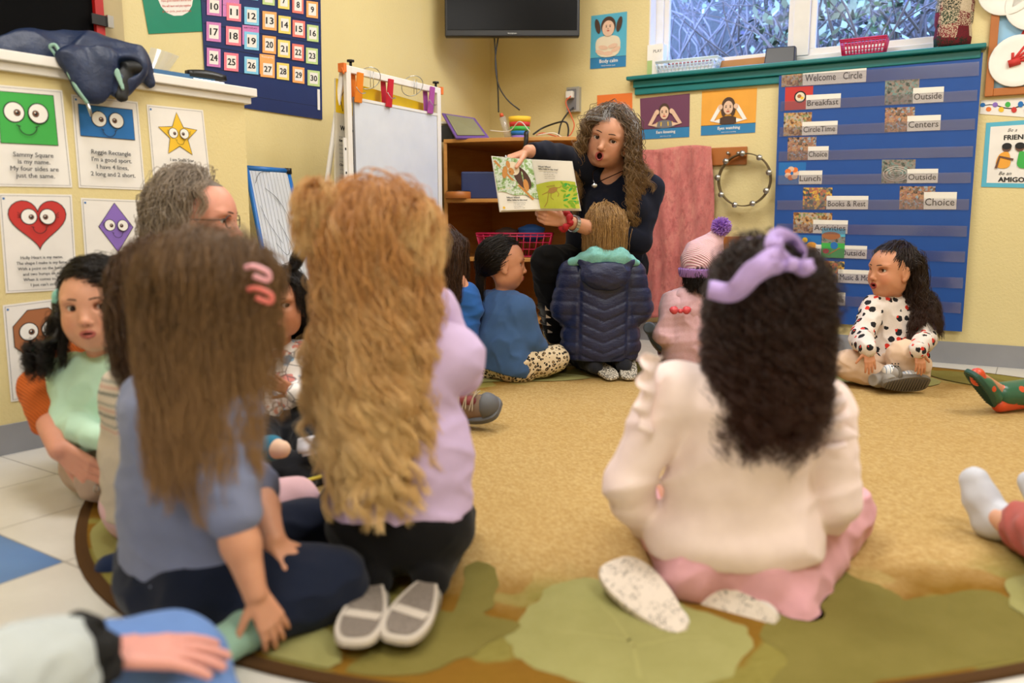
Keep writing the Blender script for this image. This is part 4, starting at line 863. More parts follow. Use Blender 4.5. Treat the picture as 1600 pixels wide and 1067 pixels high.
# ---- whiteboard easel
EO = .40
def EPL(px, py, o=EO): return LEFT.uv(px, py, o)
e0, ez1 = EPL(541, 106); e1, _ = EPL(689, 133)
ez1 = (ez1 + _) / 2
e = empty('easel', LEFT.pt((e0 + e1) / 2, 0, EO), 'tall white framed whiteboard easel standing by the left wall', 'easel'); bpy.context.view_layer.update()
pw = .030
mb = MB().pbox(LEFT, e0, e0 + pw, .02, ez1, EO - .02, EO, 'white_trim_paint').pbox(LEFT, e1 - pw, e1, .02, ez1, EO - .02, EO, 'white_trim_paint').pbox(LEFT, e0 + pw, e1 - pw, ez1 - pw, ez1, EO - .02, EO, 'white_trim_paint').pbox(LEFT, e0 + pw, e1 - pw, .3, .3 + pw, EO - .02, EO, 'white_trim_paint')
mb.build('frame', parent=e, bevel=.003)
t = NT('whiteboard_face'); v = t.coord('Object'); t.base(t.mix(t.noise(v, 9, 4), lin('#c9d0dc'), lin('#dfe4ec'))); t.set(Roughness=.18)
bz1 = EPL(556, 152)[1]; b = MB().pbox(LEFT, e0 + .045, e1 - .036, .36, bz1, EO - .012, EO - .001, 'whiteboard_face'); bo = b.build('whiteboard_panel', parent=e, bevel=.002)
MB().pbox(LEFT, e0 + .04, e1 - .034, bz1 - .012, bz1, EO - .001, EO + .001, 'plastic_white').pbox(LEFT, e0 + .036, e0 + .044, .36, bz1, EO - .001, EO + .001, 'ink_grey').build('panel_edge', parent=e)
mb = MB()
for u_ in (e0 + .04, e1 - .03): mb.tube([LEFT.pt(u_, ez1, EO - .01), LEFT.pt(u_, ez1 + .018, EO - .01)], .006, 'plastic_black', 10).tube([LEFT.pt(u_, ez1 + .018, EO - .01), LEFT.pt(u_, ez1 + .026, EO - .01)], .016, 'plastic_black', 12)
mb.build('wing_knobs', parent=e)
mb = MB()
MB().pbox(LEFT, e1, e1 + .018, ez1 - .03, ez1 + .005, EO - .03, EO + .002, 'print_orange').build('corner_hook', parent=e, label='orange plastic corner hook'); mb.pbox(LEFT, e0 - .018, e0, ez1 - .03, ez1 + .005, EO - .03, EO + .002, 'print_orange')
mb.tube(curve_pts([LEFT.pt(e0 - .018, ez1 - .03, EO), LEFT.pt(e0 - .03, ez1 - .04, EO + .01), LEFT.pt(e0 - .04, ez1 - .02, EO + .01)]), .004, 'print_orange', 6); mb.build('corner_hook', parent=e, label='orange plastic corner hook')
for u_ in (e0 + .01, e1 - .01): MB().tube([LEFT.pt(u_, ez1 - .02, EO - .03), LEFT.pt(u_, .01, EO - .34)], .012, 'white_trim_paint', 8).build('rear_leg', parent=e)
# strip with holes at left side
mb = MB().pbox(LEFT, e0 - .02, e0 - .001, .5, EPL(541, 215)[1], EO - .014, EO - .008, 'plastic_white')
for k in range(5): mb.pbox(LEFT, e0 - .014, e0 - .006, .6 + .1 * k, .61 + .1 * k, EO - .008, EO - .0075, 'ink_black')
mb.build('side_strip', parent=e)
def clothespin(px, py0, py1, m, label, w_=.044):
    u, z1 = EPL(px, py0, EO + .012); z0 = EPL(px, py1, EO + .012)[1]; mb = MB()
    H_ = z1 - z0
    for sg, o in ((.8, .002), (-.35, -.014)):
        mb.box8([LEFT.pt(u - w_ / 2, z0, EO + o), LEFT.pt(u + w_ / 2, z0, EO + o), LEFT.pt(u + w_ / 2, z0, EO + o + .01 * sg), LEFT.pt(u - w_ / 2, z0, EO + o + .01 * sg), LEFT.pt(u - w_ * .42, z1, EO + o + .02 * sg), LEFT.pt(u + w_ * .42, z1, EO + o + .02 * sg), LEFT.pt(u + w_ * .42, z1, EO + o + .032 * sg), LEFT.pt(u - w_ * .42, z1, EO + o + .032 * sg)], m)
    o = mb.build('clothespin', label=label, cat='clothespin', group='giant clothespins on the easel', bevel=.002)
    MB().tube(curve_pts([LEFT.pt(u - w_ * .6, z0 + H_ * .5, EO + .02), LEFT.pt(u - w_ * .2, z0 + H_ * .3, EO + .03), LEFT.pt(u + w_ * .6, z0 + H_ * .35, EO + .026), LEFT.pt(u + w_ * .6, z0 + H_ * .35, EO - .04)]), .0016, 'metal_steel', 6).build('spring', parent=o)
mat('pin_orange', '#f08a1e', .5); mat('pin_red', '#cf1f36', .5); mat('pin_purple', '#b052a8', .5)
clothespin(560, 114, 160, 'pin_orange', 'orange giant clothespin clipped at the left of the easel'); clothespin(608, 124, 167, 'pin_red', 'red giant clothespin clipped in the middle of the easel', .04); clothespin(673, 136, 177, 'pin_purple', 'purple giant clothespin clipped at the right of the easel', .04)
for px, py, lb in ((579, 122, 'steel book ring hanging left of the red clothespin'), (647, 134, 'steel book ring hanging right of the red clothespin')):
    u, z = EPL(px, py, EO + .005); r = .052
    pts = [LEFT.pt(u + r * math.cos(a), z + r * .85 * math.sin(a), EO - .005 + .028 * math.sin(a + .8)) for a in np.linspace(0, 2 * math.pi, 40)[:-1]]
    MB().tube(pts, .0018, 'metal_steel', 6, closed=True).tube([LEFT.pt(u - .008, z - .04, EO + .01), LEFT.pt(u - .008, z + .03, EO + .012)], .0015, 'metal_steel', 5).tube([LEFT.pt(u + .012, z - .04, EO + .01), LEFT.pt(u + .012, z + .03, EO + .012)], .0015, 'metal_steel', 5).build('book_ring', label=lb, cat='ring', group='book rings on the easel')
# chart pad behind
mat('pad_yellow', '#ecc51e', .5); mat('newsprint', '#d9d2c2', .7)
c0 = EPL(523, 300, EO - .06)[0]; c1 = EPL(672, 300, EO - .06)[0]; cz = EPL(530, 124, EO - .06)[1] - .0; ch = EPL(535, 182, EO - .06)[1]
s = Sheet([LEFT.pt(c0 - .02, .5, EO - .06), LEFT.pt(c1, .5, EO - .06), LEFT.pt(c1, cz - .03, EO - .06), LEFT.pt(c0 + .02, cz, EO - .06)], 'newsprint', .008)
s.rect(0, ch - .5, s.w, s.h, 'pad_yellow'); s.line([(.045, ch - .49), (.03, ch - .44), (.055, ch - .40), (.09, ch - .42)], .004, INK)
s.text('WWW.', .028, ch - .5 - .07, .02, INK, 'l', bold=.001)
rg = random.Random(3)
for i in range(26):
    if i % 6 == 1: s.text(['Get more', 'Choose', 'Keep your', 'Approach'][i // 7], .02, ch - .6 - i * .017, .010, INK, 'l', bold=.0006)
    else: s.text('the tips and tools for every classroom reader', .02, ch - .6 - i * .017, .0055, 'ink_grey', 'l')
s.done('chart_pad', label='large yellow topped printed chart pad behind the easel', cat='chart pad')
# ---- small lined board
BO = .16
f_ = lambda px, py, o: LEFT.uv(px, py, o)
u0, z1 = f_(388, 263, BO); u1, z1b = f_(449, 264, BO)
q = [LEFT.pt(u0 - .01, .30, BO + .13), LEFT.pt(u1 + .02, .30, BO + .13), LEFT.pt(u1, z1, BO), LEFT.pt(u0 - .01, z1, BO)]
mat('frame_blue', '#1c6fc4', .4)
e = empty('lined_board', tuple(np.array(LEFT.pt((u0 + u1) / 2, 0, BO + .1))), 'blue framed lined writing board easel beside the half wall', 'writing board'); bpy.context.view_layer.update()
s = Sheet(q, 'whiteboard_face', .006); W, H = s.w, s.h
for k in range(1, 12): s.line([(W * k / 12, 0), (W * k / 12, H)], .0012, 'ink_grey')
for L_ in (((.1, .9), (.25, .97), (.5, .98)), ((.3, .87), (.55, .8), (.72, .68), (.68, .6)), ((.5, .82), (.6, .76)), ((.45, .66), (.7, .45)), ((.1, .75), (.2, .65), (.45, .5)), ((.3, .5), (.5, .42), (.62, .47))): s.line(curve_pts([(W * a, H * b, 0) for a, b in L_]) and [tuple(p[:2]) for p in curve_pts([(W * a, H * b, 0) for a, b in L_])], .0018, INK)
s.done('board_face', parent=e)
mb = MB()
def bar(a, b, w_): mb.tube([a, b], w_, 'frame_blue', 8)
q = [np.array(p) for p in q]; bar(q[3], q[2], .012); bar(q[0], q[3], .010); bar(q[1], q[2], .012); bar(q[0], q[1], .012); mb.build('frame', parent=e)
MB().tube([q[2] - np.array([0, 0, .012]), q[2] + np.array([0, 0, .012])], .018, 'plastic_black', 10).build('corner_cap', parent=e)
for p in (q[0], q[1]):
    MB().tube([p, (p[0], p[1], .01)], .010, 'frame_blue', 8).build('leg', parent=e)
# ---- wicker seat for the reader
t = NT('wicker'); v = t.coord('Object'); wv = t.n('TexWave'); wv.wave_type = 'BANDS'; wv.bands_direction = 'Z'; wv.inputs['Scale'].default_value = 28; wv.inputs['Distortion'].default_value = 3; wv.inputs['Detail Scale'].default_value = 6; t.l(v, wv.inputs[0])
t.base(t.mix(wv.outputs['Fac'], lin('#8a7148'), lin('#c4aa78'))); t.bump(wv.outputs['Fac'], .8, .006); t.set(Roughness=.7)
c = A(905, 500, 4.0); WB = np.array([c[0], c[1]])
MB().lathe((WB[0], WB[1], 0.001), [(.15, 0), (.17, .02), (.185, .2), (.195, .36), (.2, .375), (.19, .385)], 'wicker', 40).build('wicker_stool', label='round wicker basket stool the book reader sits on', cat='stool')
# ================================================================ FIGURES: signed distance modelling
def nrm(v): v = np.array(v, float); return v / (np.linalg.norm(v) + 1e-12)
def vec(*a): return np.array(a, float)
def cone(a, b, ra, rb, k=.02, n=None, s=1.0, op='u'): return dict(t='c', a=np.array(a, float), b=np.array(b, float), ra=ra, rb=rb, k=k, n=None if n is None else nrm(n), s=s, op=op)
def ell(c, r, R=None, k=.02, op='u'): return dict(t='e', c=np.array(c, float), r=np.array([r] * 3 if np.isscalar(r) else r, float), R=np.eye(3) if R is None else np.array(R, float), k=k, op=op)
def infl(items, d, k=None):
    o = []
    for it in items:
        it = dict(it)
        if it['op'] != 'u': continue
        if it['t'] == 'c': it['ra'] += d; it['rb'] += d
        else: it['r'] = it['r'] + d
        if k: it['k'] = k
        o.append(it)
    return o
def dist(it, X, Y, Z):
    if it['t'] == 'c':
        a, b = it['a'], it['b']; ab = b - a; L2 = float(ab @ ab) + 1e-12
        px, py, pz = X - a[0], Y - a[1], Z - a[2]
        t = np.clip((px * ab[0] + py * ab[1] + pz * ab[2]) / L2, 0, 1)
        vx, vy, vz = px - t * ab[0], py - t * ab[1], pz - t * ab[2]
        r = it['ra'] + (it['rb'] - it['ra']) * t
        if it['n'] is not None and it['s'] != 1:
            n = it['n']; q = (vx * n[0] + vy * n[1] + vz * n[2]) * (1 / it['s'] - 1)
            vx, vy, vz = vx + q * n[0], vy + q * n[1], vz + q * n[2]
        return np.sqrt(vx * vx + vy * vy + vz * vz) - r
    c, r, R = it['c'], it['r'], it['R']; px, py, pz = X - c[0], Y - c[1], Z - c[2]
    q = [(px * R[0, i] + py * R[1, i] + pz * R[2, i]) for i in range(3)]
    k0 = np.sqrt(sum((q[i] / r[i]) ** 2 for i in range(3))); k1 = np.sqrt(sum((q[i] / r[i] ** 2) ** 2 for i in range(3))) + 1e-9
    return k0 * (k0 - 1) / k1
def bbox(it):
    if it['t'] == 'c': r = max(it['ra'], it['rb']) * max(1, it['s']); return np.minimum(it['a'], it['b']) - r, np.maximum(it['a'], it['b']) + r
    r = max(it['r']); return it['c'] - r, it['c'] + r
def axis(lo, hi, h, fine):
    out = [lo]
    while out[-1] < hi:
        st = h
        for a, b, f in fine:
            if a - h <= out[-1] <= b: st = min(st, f)
        out.append(out[-1] + st)
    return np.array(out, np.float32)
def fbm(X, Y, Z, f, seed=0, oct_=2):
    rg = np.random.RandomState(seed); o = 0
    for i in range(oct_):
        for j in range(3):
            k = rg.normal(size=3); k /= np.linalg.norm(k); k *= f * (1.8 ** i) * rg.uniform(.7, 1.3); o = o + np.sin(k[0] * X + k[1] * Y + k[2] * Z + rg.uniform(0, 6.28)) / (1.7 ** i)
    return o / 3
def sdf_mesh(items, h=.006, fine=(), disp=None, cuts=(), pad=.012):
    lo = np.min([bbox(i)[0] for i in items if i['op'] == 'u'], 0) - pad; hi = np.max([bbox(i)[1] for i in items if i['op'] == 'u'], 0) + pad
    ax = [axis(lo[d], hi[d], h, [(f[0][d], f[1][d], f[2]) for f in fine]) for d in range(3)]
    D = np.full([len(a) for a in ax], .5, np.float32)
    for it in items:
        l, u = bbox(it); pd = it['k'] + .016
        sl = []
        for d in range(3):
            i0, i1 = np.searchsorted(ax[d], [l[d] - pd, u[d] + pd]); sl.append(slice(max(i0 - 1, 0), min(i1 + 1, len(ax[d]))))
        sl = tuple(sl)
        if min(s.stop - s.start for s in sl) < 1: continue
        X = ax[0][sl[0]][:, None, None]; Y = ax[1][sl[1]][None, :, None]; Z = ax[2][sl[2]][None, None, :]
        d = dist(it, X, Y, Z).astype(np.float32); a = D[sl]; k = max(it['k'], 1e-5)
        if it['op'] == 'u': hh = np.maximum(k - np.abs(a - d), 0) / k; D[sl] = np.minimum(a, d) - hh * hh * k / 4
        else: d = -d; hh = np.maximum(k - np.abs(a - d), 0) / k; D[sl] = np.maximum(a, d) + hh * hh * k / 4
    X = ax[0][:, None, None]; Y = ax[1][None, :, None]; Z = ax[2][None, None, :]
    if disp is not None:
        near = np.abs(D) < .03; ii = np.nonzero(near)
        D[ii] += disp(ax[0][ii[0]].astype(float), ax[1][ii[1]].astype(float), ax[2][ii[2]].astype(float)).astype(np.float32)
    for p, n in cuts:
        n = nrm(n); p = np.array(p, float); D = np.maximum(D, ((X - p[0]) * n[0] + (Y - p[1]) * n[1] + (Z - p[2]) * n[2]).astype(np.float32))
    D[[0, -1]] = .5; D[:, [0, -1]] = .5; D[:, :, [0, -1]] = .5
    S = D < 0; dims = D.shape; cells, poss, quads = [], [], []
    st = (dims[1] * dims[2], dims[2], 1)
    for d in range(3):
        s0 = [slice(None)] * 3; s1 = [slice(None)] * 3; s0[d] = slice(0, -1); s1[d] = slice(1, None)
        m = S[tuple(s0)] != S[tuple(s1)]; idx = np.array(np.nonzero(m)).T
        if not len(idx): continue
        i2 = idx.copy(); i2[:, d] += 1
        a = D[tuple(idx.T)]; b = D[tuple(i2.T)]; tt = a / (a - b)
        P = np.stack([ax[q][idx[:, q]] for q in range(3)], 1).astype(float); P[:, d] += tt * (ax[d][i2[:, d]] - ax[d][idx[:, d]])
        e, f = [q for q in range(3) if q != d]; base = idx @ np.array(st); c4 = np.stack([base, base - st[e], base - st[e] - st[f], base - st[f]], 1)
        for q in range(4): cells.append(c4[:, q]); poss.append(P)
        flip = S[tuple(idx.T)].copy()
        if d == 1: flip = ~flip
        c4[~flip] = c4[~flip][:, ::-1]; quads.append(c4)
    if not cells: return np.zeros((0, 3)), np.zeros((0, 4), int)
    cells = np.concatenate(cells); poss = np.concatenate(poss); uq, inv = np.unique(cells, return_inverse=True)
    cnt = np.bincount(inv).astype(float); V = np.stack([np.bincount(inv, poss[:, q]) / cnt for q in range(3)], 1)
    Q = np.searchsorted(uq, np.concatenate(quads)); return V, Q
def relax(V, Q, it=1, lam=.5):
    n = len(V); e = np.concatenate([Q[:, [0, 1]], Q[:, [1, 2]], Q[:, [2, 3]], Q[:, [3, 0]]])
    for _ in range(it):
        c = np.bincount(e[:, 0], minlength=n) + np.bincount(e[:, 1], minlength=n); A_ = np.stack([np.bincount(e[:, 0], V[e[:, 1], q], n) + np.bincount(e[:, 1], V[e[:, 0], q], n) for q in range(3)], 1)
        V = V + lam * (A_ / np.maximum(c, 1)[:, None] - V)
    return V
def np_mesh(name, V, Q, m, parent=None, color=None, org=None, **kw):
    org = np.array([V[:, 0].mean(), V[:, 1].mean(), V[:, 2].min()]) if org is None else np.array(org, float)
    me = bpy.data.meshes.new(name); me.vertices.add(len(V)); me.vertices.foreach_set('co', (V - org).astype(np.float32).ravel())
    me.loops.add(Q.size); me.loops.foreach_set('vertex_index', Q.astype(np.int32).ravel()); me.polygons.add(len(Q))
    me.polygons.foreach_set('loop_start', np.arange(0, Q.size, 4, dtype=np.int32)); me.polygons.foreach_set('loop_total', np.full(len(Q), 4, np.int32)); me.update(calc_edges=True)
    me.polygons.foreach_set('use_smooth', np.ones(len(Q), bool)); me.materials.append(MATS[m] if isinstance(m, str) else m)
    if color is not None:
        at = me.color_attributes.new('Col', 'FLOAT_COLOR', 'POINT'); at.data.foreach_set('color', np.c_[color, np.ones(len(V))].astype(np.float32).ravel())
    return link(name, me, parent, loc=tuple(org), **kw)
def sdf_obj(name, items, m, parent=None, h=.006, fine=(), disp=None, cuts=(), rel=1, color=None, zfloor=True, **kw):
    V, Q = sdf_mesh(items, h, fine, disp, cuts)
    if rel: V = relax(V, Q, rel)
    if zfloor: V[:, 2] = np.maximum(V[:, 2], .0115)
    return np_mesh(name, V, Q, m, parent, color(V) if color else None, **kw)

# ---- skin
def skin_mat():
    t = NT('skin'); a = t.n('Attribute'); a.attribute_name = 'Col'; v = t.coord('Object')
    n1 = t.noise(v, 35, 4, .6); t.base(t.mix(t.math('MULTIPLY', n1, .22), a.outputs['Color'], lin('#a8503c'), 'MULTIPLY'))
    t.set(Roughness=.48); t.b.inputs['Subsurface Weight'].default_value = .14; t.b.inputs['Subsurface Radius'].default_value = (1, .35, .2); t.b.inputs['Subsurface Scale'].default_value = .008
    t.b.inputs['Specular IOR Level'].default_value = .38; t.bump(t.noise(v, 600, 2), .12, .001)
skin_mat()
mat('eye_white', '#d9d2cc', .15); mat('iris_brown', '#3a2114', .1); mat('pupil', '#050505', .05)

# ---- head
def frame(fwd, up):
    y = nrm(fwd); x = nrm(np.cross(y, nrm(up))); z = np.cross(x, y); return np.stack([x, y, z], 1)  # columns: right, forward, up
def head_items(c, R, s=1.0, adult=False, mouth=0.0, round_=1.0, detail=True):
    T = lambda x, y, z: np.array(c) + R @ (np.array([x, y, z]) * s)
    E = lambda x, y, z, r, k=.012, op='u': ell(T(x, y, z), np.array(r) * s, R, k * s, op)
    ck = .85 if adult else round_
    I = [E(0, -.012, .022, (.073, .090, .082)), E(0, .022, .018, (.064, .064, .070), .03), E(0, .030, -.032, (.053 if adult else .058, .050, .058), .03),
         E(0, .044, -.078, (.026, .026, .020), .03), E(.030, .046, -.034, (.028 * ck, .028, .030), .02), E(-.030, .046, -.034, (.028 * ck, .028, .030), .02),
         E(.034, .006, -.058, (.026, .040, .030), .03), E(-.034, .006, -.058, (.026, .040, .030), .03)]
    if not detail: return I, {}
    re_ = .0130; ey = [(sg * .0315, .0600, .0035) for sg in (-1, 1)]
    for x, y, z in ey:
        I += [E(x, y + .014, z + .001, (.017, .011, .011), .012, 's'), E(x, y, z, (re_ * 1.17,) * 3, .003), E(x, y + .0125, z - .0004, (.0142, .010, .0064 if not adult else .0056), .0018, 's')]
        I += [E(x, y + .008, z + .019, (.018, .008, .005), .014)]
    nz = .012 if adult else 0
    I += [cone(T(0, .072, .006), T(0, .0915 + nz * .4, -.026), .0068 * s, .0090 * s, .012 * s), E(0, .092 + nz * .5, -.030, (.0095, .0085, .0075), .006), E(.0095, .085, -.0325, (.0062, .0075, .0055), .004), E(-.0095, .085, -.0325, (.0062, .0075, .0055), .004)]
    for sg in (-1, 1): I += [E(sg * .0050, .0925, -.0372, (.0026, .0040, .0024), .0015, 's')]
    mz = -.0565; ml = .0165 if mouth < .5 else .0145
    I += [E(0, .072, mz, (.025, .014, .016), .014)]
    up_z, lo_z = mz + .0035 + mouth * .007, mz - .0050 - mouth * .009
    I += [cone(T(-ml, .0795, mz), T(0, .0865, up_z), .0022 * s, .0042 * s, .003 * s), cone(T(ml, .0795, mz), T(0, .0865, up_z), .0022 * s, .0042 * s, .003 * s),
          cone(T(-ml, .0790, mz - .001), T(0, .0845, lo_z), .0025 * s, .0052 * s, .003 * s), cone(T(ml, .0790, mz - .001), T(0, .0845, lo_z), .0025 * s, .0052 * s, .003 * s)]
    if mouth > 0: I += [E(0, .090, (up_z + lo_z) / 2, (ml * .72, .022, max(.0022, .0125 * mouth)), .002, 's')]
    else: I += [E(0, .0915, mz - .0004, (ml * .95, .0075, .0008), .001, 's')]
    for sg in (-1, 1):
        I += [E(sg * .0735, -.002, -.006, (.0075, .018, .029), .004), E(sg * .082, .002, -.002, (.0048, .010, .018), .003, 's'), E(sg * .074, .004, -.030, (.006, .009, .009), .004)]
    return I, dict(eyes=[T(*e) for e in ey], re=re_ * s, T=T, mz=mz, up_z=up_z, lo_z=lo_z, ml=ml)
def add_eyes(parent, info, R, look, s, brow=None, brow_mat='hair_brow', lift=0.0):
    fw = nrm(look); X = nrm(np.cross(fw, R[:, 2])); Rl = np.stack([X, np.cross(fw, X), fw], 1)
    for c in info['eyes']:
        re_ = info['re']; mb = MB(); mb.lathe(c, [(re_ * math.sin(a) + 1e-5, re_ * math.cos(a)) for a in np.linspace(math.pi, .55, 12)], 'eye_white', 20, Rl)
        mb.lathe(c, [(re_ * math.sin(.56), re_ * math.cos(.56) + .0001), (re_ * .28, re_ * .99), (re_ * .26, re_ * .992)], 'iris_brown', 20, Rl).lathe(c, [(re_ * .27, re_ * .985), (re_ * .14, re_ * 1.003), (1e-5, re_ * 1.006)], 'pupil', 16, Rl)
        mb.build('eye', parent=parent)
    T = info['T']
    for sg in (-1, 1):
        pts = [T(sg * (.013 + .038 * u), .022 + .064 * math.sqrt(1 - ((.013 + .038 * u) / .068) ** 2) + .0035, .0215 + lift + .0045 * math.sin(math.pi * min(1, u * .95)) - .003 * u) for u in np.linspace(0, 1, 8)]
        MB().tube(pts, [(.0009 + .0012 * math.sin(math.pi * (.2 + .75 * u))) * s * (brow or 1) for u in np.linspace(0, 1, 8)], brow_mat, 6).build('eyebrow', parent=parent)
        lash = [T(sg * .0315 + .0135 * math.cos(a), .0722 + .0015 - .006 * abs(math.cos(a)) ** 2, .0035 + .0062 * math.sin(a)) for a in np.linspace(.15, math.pi - .15, 9)]
        MB().tube(lash, .0009 * s, 'pupil', 5).build('eyelash', parent=parent)
def hand_items(wr, fdir, pn, L, curl=(.3, .3, .2), thumb=1, spread=.12, curls=None, thumb_open=.8, arch=0.0):
    f = nrm(fdir); p = nrm(np.array(pn) - f * (np.array(pn) @ f)); s_ = np.cross(f, p) * thumb; wr = np.array(wr, float); I = []
    lens = [.40, .45, .42, .33]
    for i in range(4):
        o = (1.5 - i); k0 = wr + s_ * o * .055 * L + f * .04 * L; kn = wr + f * (.50 - .02 * abs(o - .5)) * L + s_ * o * .098 * L - p * arch * L
        I.append(cone(k0, kn, .075 * L, .062 * L, .02 * L + .004, p, .85))
        cc = curls[i] if curls else curl; d = nrm(f + s_ * spread * o); q = kn; ang = 0; rr = [.056, .050, .046, .040] if i < 3 else [.049, .044, .040, .036]
        for j, (fr, c_) in enumerate(zip((.45, .31, .24), cc)):
            ang += c_; dd = d * math.cos(ang) + p * math.sin(ang); e = q + dd * lens[i] * fr * L
            I.append(cone(q, e, rr[j] * L, rr[j + 1] * L, .006 * L + (.018 * L if j == 0 else 0))); q = e
    b = wr + f * .14 * L + s_ * .10 * L + p * .02 * L; d = nrm(f * (1 - thumb_open * .5) + s_ * thumb_open + p * .25)
    q = b
    for j, (ln, r0, r1, bend) in enumerate(((.20, .080, .062, 0), (.17, .060, .052, .3), (.13, .050, .040, .2))):
        d = nrm(d + f * bend * .6 + p * bend * .25); e = q + d * ln * L; I.append(cone(q, e, r0 * L, r1 * L, .03 * L if j == 0 else .008 * L)); q = e
    return I
def hand_box(wr, L): w_ = np.array(wr); return (w_ - L * 1.05, w_ + L * 1.05, .0025 if L < .15 else .003)
# ---- hair
def hair_mat(name, dark, light, tip=None, rough=.38):
    t = NT(name); hi = t.n('HairInfo'); v = t.coord('Object'); big = t.noise(v, 30, 3, .6)
    f = t.math('ADD', t.math('MULTIPLY', hi.outputs['Random'], .55), t.math('MULTIPLY', big, .45))
    c = t.mix(f, lin(dark), lin(light))
    if tip: c = t.mix(t.math('MULTIPLY', hi.outputs['Intercept'], .85), c, lin(tip))
    t.base(c); t.set(Roughness=rough); t.b.inputs['Specular IOR Level'].default_value = .38
    return t.m
def unit(v): return v / (np.linalg.norm(v, axis=-1, keepdims=True) + 1e-9)
def hair(name, parent, c, R, s, m, n_guide=260, per=26, length=.3, lvar=.15, steps=26, radius=.0006, part=0.0, volume=.10, wave=(.004, .06), curl=None, clump=.6, spread=.010, back=.5, stiff=.55, mask=None,
         body=(), tie=None, tie_dir=(0, 0, -1), tie_len=None, seed=0, gravity=.35, fringe=0.0, root_in=0.0, jitter=.0012, label=None, flow=None, keep_face=True, face_w=.064, face_y=.012, radii=(.0745, .0925, .086)):
    rg = np.random.RandomState(seed); c = np.array(c, float); rad = np.array(radii) * s; ctr = c + R @ (np.array([0, -.010, .020]) * s)
    D = unit(rg.normal(size=(n_guide * 40, 3)))
    if mask is None: mask = lambda x, y, z: ~((y > .12 + .5 * np.maximum(z, 0)) & (z < .74)) & ~((z < -.30) & (y > -.15)) & (z > -.62)
    D = D[mask(D[:, 0], D[:, 1], D[:, 2])][:n_guide]; N = len(D)
    lay = rg.uniform(0, 1, N) ** 1.3 * volume + .01; P = D * rad * (1.0 - root_in); side = np.sign(D[:, 0] - part / s * 12 + rg.normal(size=N) * .06); side[side == 0] = 1
    sw = np.clip((D[:, 1] + .45) / .6, 0, 1); v = np.stack([side * (1 - np.abs(D[:, 0]) * .5) * sw + D[:, 0] * .35 + rg.normal(size=N) * .12, -back * np.ones(N) + fringe * (D[:, 1] > .2), .15 * sw - .3 * (1 - sw)], 1)
    nl = unit(D / rad); v = unit(v - nl * (v * nl).sum(1, keepdims=True) * .9)
    side0 = np.where(D[:, 0] > part / s * 12, 1.0, -1.0); gl = R.T @ np.array([0, 0, -1.0]); Ls = length * (1 + lvar * rg.uniform(-1, 1, N)); ds = (Ls / (steps - 1))[:, None]; out = [P.copy()]; tl = None
    if tie is not None: tl = R.T @ (np.array(tie) - ctr); td = R.T @ nrm(tie_dir); reached = np.zeros(N, bool); age = np.zeros(N)
    bl = [(R.T @ (b['a'] - ctr), R.T @ (b['b'] - ctr), b['ra'], b['rb']) for b in body if b['t'] == 'c']
    fl = None if flow is None else R.T @ nrm(flow)
    for i in range(steps - 1):
        g = gl[None] * gravity + (0 if fl is None else fl[None] * .2)
        if tl is not None:
            to = tl[None] - P; dd = np.linalg.norm(to, axis=1); newr = dd < np.maximum(.018 * s, ds[:, 0] * 1.2); reached |= newr
            age += reached; dk = np.exp(-age / 1.6)[:, None]; v = np.where(reached[:, None], unit(v * .45 + td[None] * .7 * dk + gl[None] * (.25 + gravity * (1 - dk))), unit(to))
        else: v = unit(v * stiff + g + nl * .02)
        P = P + v * ds
        q = P / (rad * (1 + lay[:, None])); l = np.linalg.norm(q, axis=1); ins = l < 1
        if tl is not None: ins &= ~reached
        if ins.any():
            P[ins] = P[ins] / l[ins][:, None]; n_ = unit(P / rad ** 2); vi = v - n_ * np.minimum((v * n_).sum(1, keepdims=True), 0); v[ins] = unit(vi)[ins]
        if keep_face:
            fm = (P[:, 1] > face_y * s) & (P[:, 2] < .052 * s) & (P[:, 2] > -.15 * s) & (np.abs(P[:, 0]) < face_w * s); P[fm, 0] = P[fm, 0] * .3 + side0[fm] * face_w * s * .7
        for a, b, ra, rb in bl:
            ab = b - a; t_ = np.clip(((P - a) @ ab) / (ab @ ab + 1e-9), 0, 1)[:, None]; cl = a + t_ * ab; w_ = P - cl; dn = np.linalg.norm(w_, axis=1); rr = (ra + (rb - ra) * t_[:, 0]) + .004 + lay * .06; m_ = dn < rr
            P[m_] = cl[m_] + w_[m_] / dn[m_][:, None] * rr[m_][:, None]
        out.append(P.copy())
    Gd = np.stack(out, 1)  # N, steps, 3
    t_ = np.linspace(0, 1, steps)[None, :, None]
    e1 = unit(np.cross(rg.normal(size=(N, 1, 3)), Gd[:, -1:] - Gd[:, :1])); tang = unit(Gd[:, -1:] - Gd[:, :1]); e2 = np.cross(tang, e1)
    arc = t_ * Ls[:, None, None]; ph = rg.uniform(0, 6.28, (N, 1, 1)); ramp = np.clip(t_ * 3, 0, 1)
    if wave: lam = wave[1] * rg.uniform(.75, 1.3, (N, 1, 1)); Gd = Gd + e1 * wave[0] * ramp * np.sin(arc * 6.283 / lam + ph) * rg.uniform(.5, 1.3, (N, 1, 1))
    if curl: lam = curl[1] * rg.uniform(.7, 1.3, (N, 1, 1)); A_ = curl[0] * rg.uniform(.6, 1.3, (N, 1, 1)) * ramp; Gd = Gd + A_ * (e1 * np.sin(arc * 6.283 / lam + ph) + e2 * np.cos(arc * 6.283 / lam + ph))
    off = rg.normal(size=(N, per, 1, 3)) * spread * s; sh = 1 - clump * np.clip(t_[None] * 1.1, 0, 1) ** .8
    C = Gd[:, None] + off * sh
    if jitter: C = C + np.cumsum(rg.normal(size=(N, per, steps, 3)) * jitter, 2) * .55
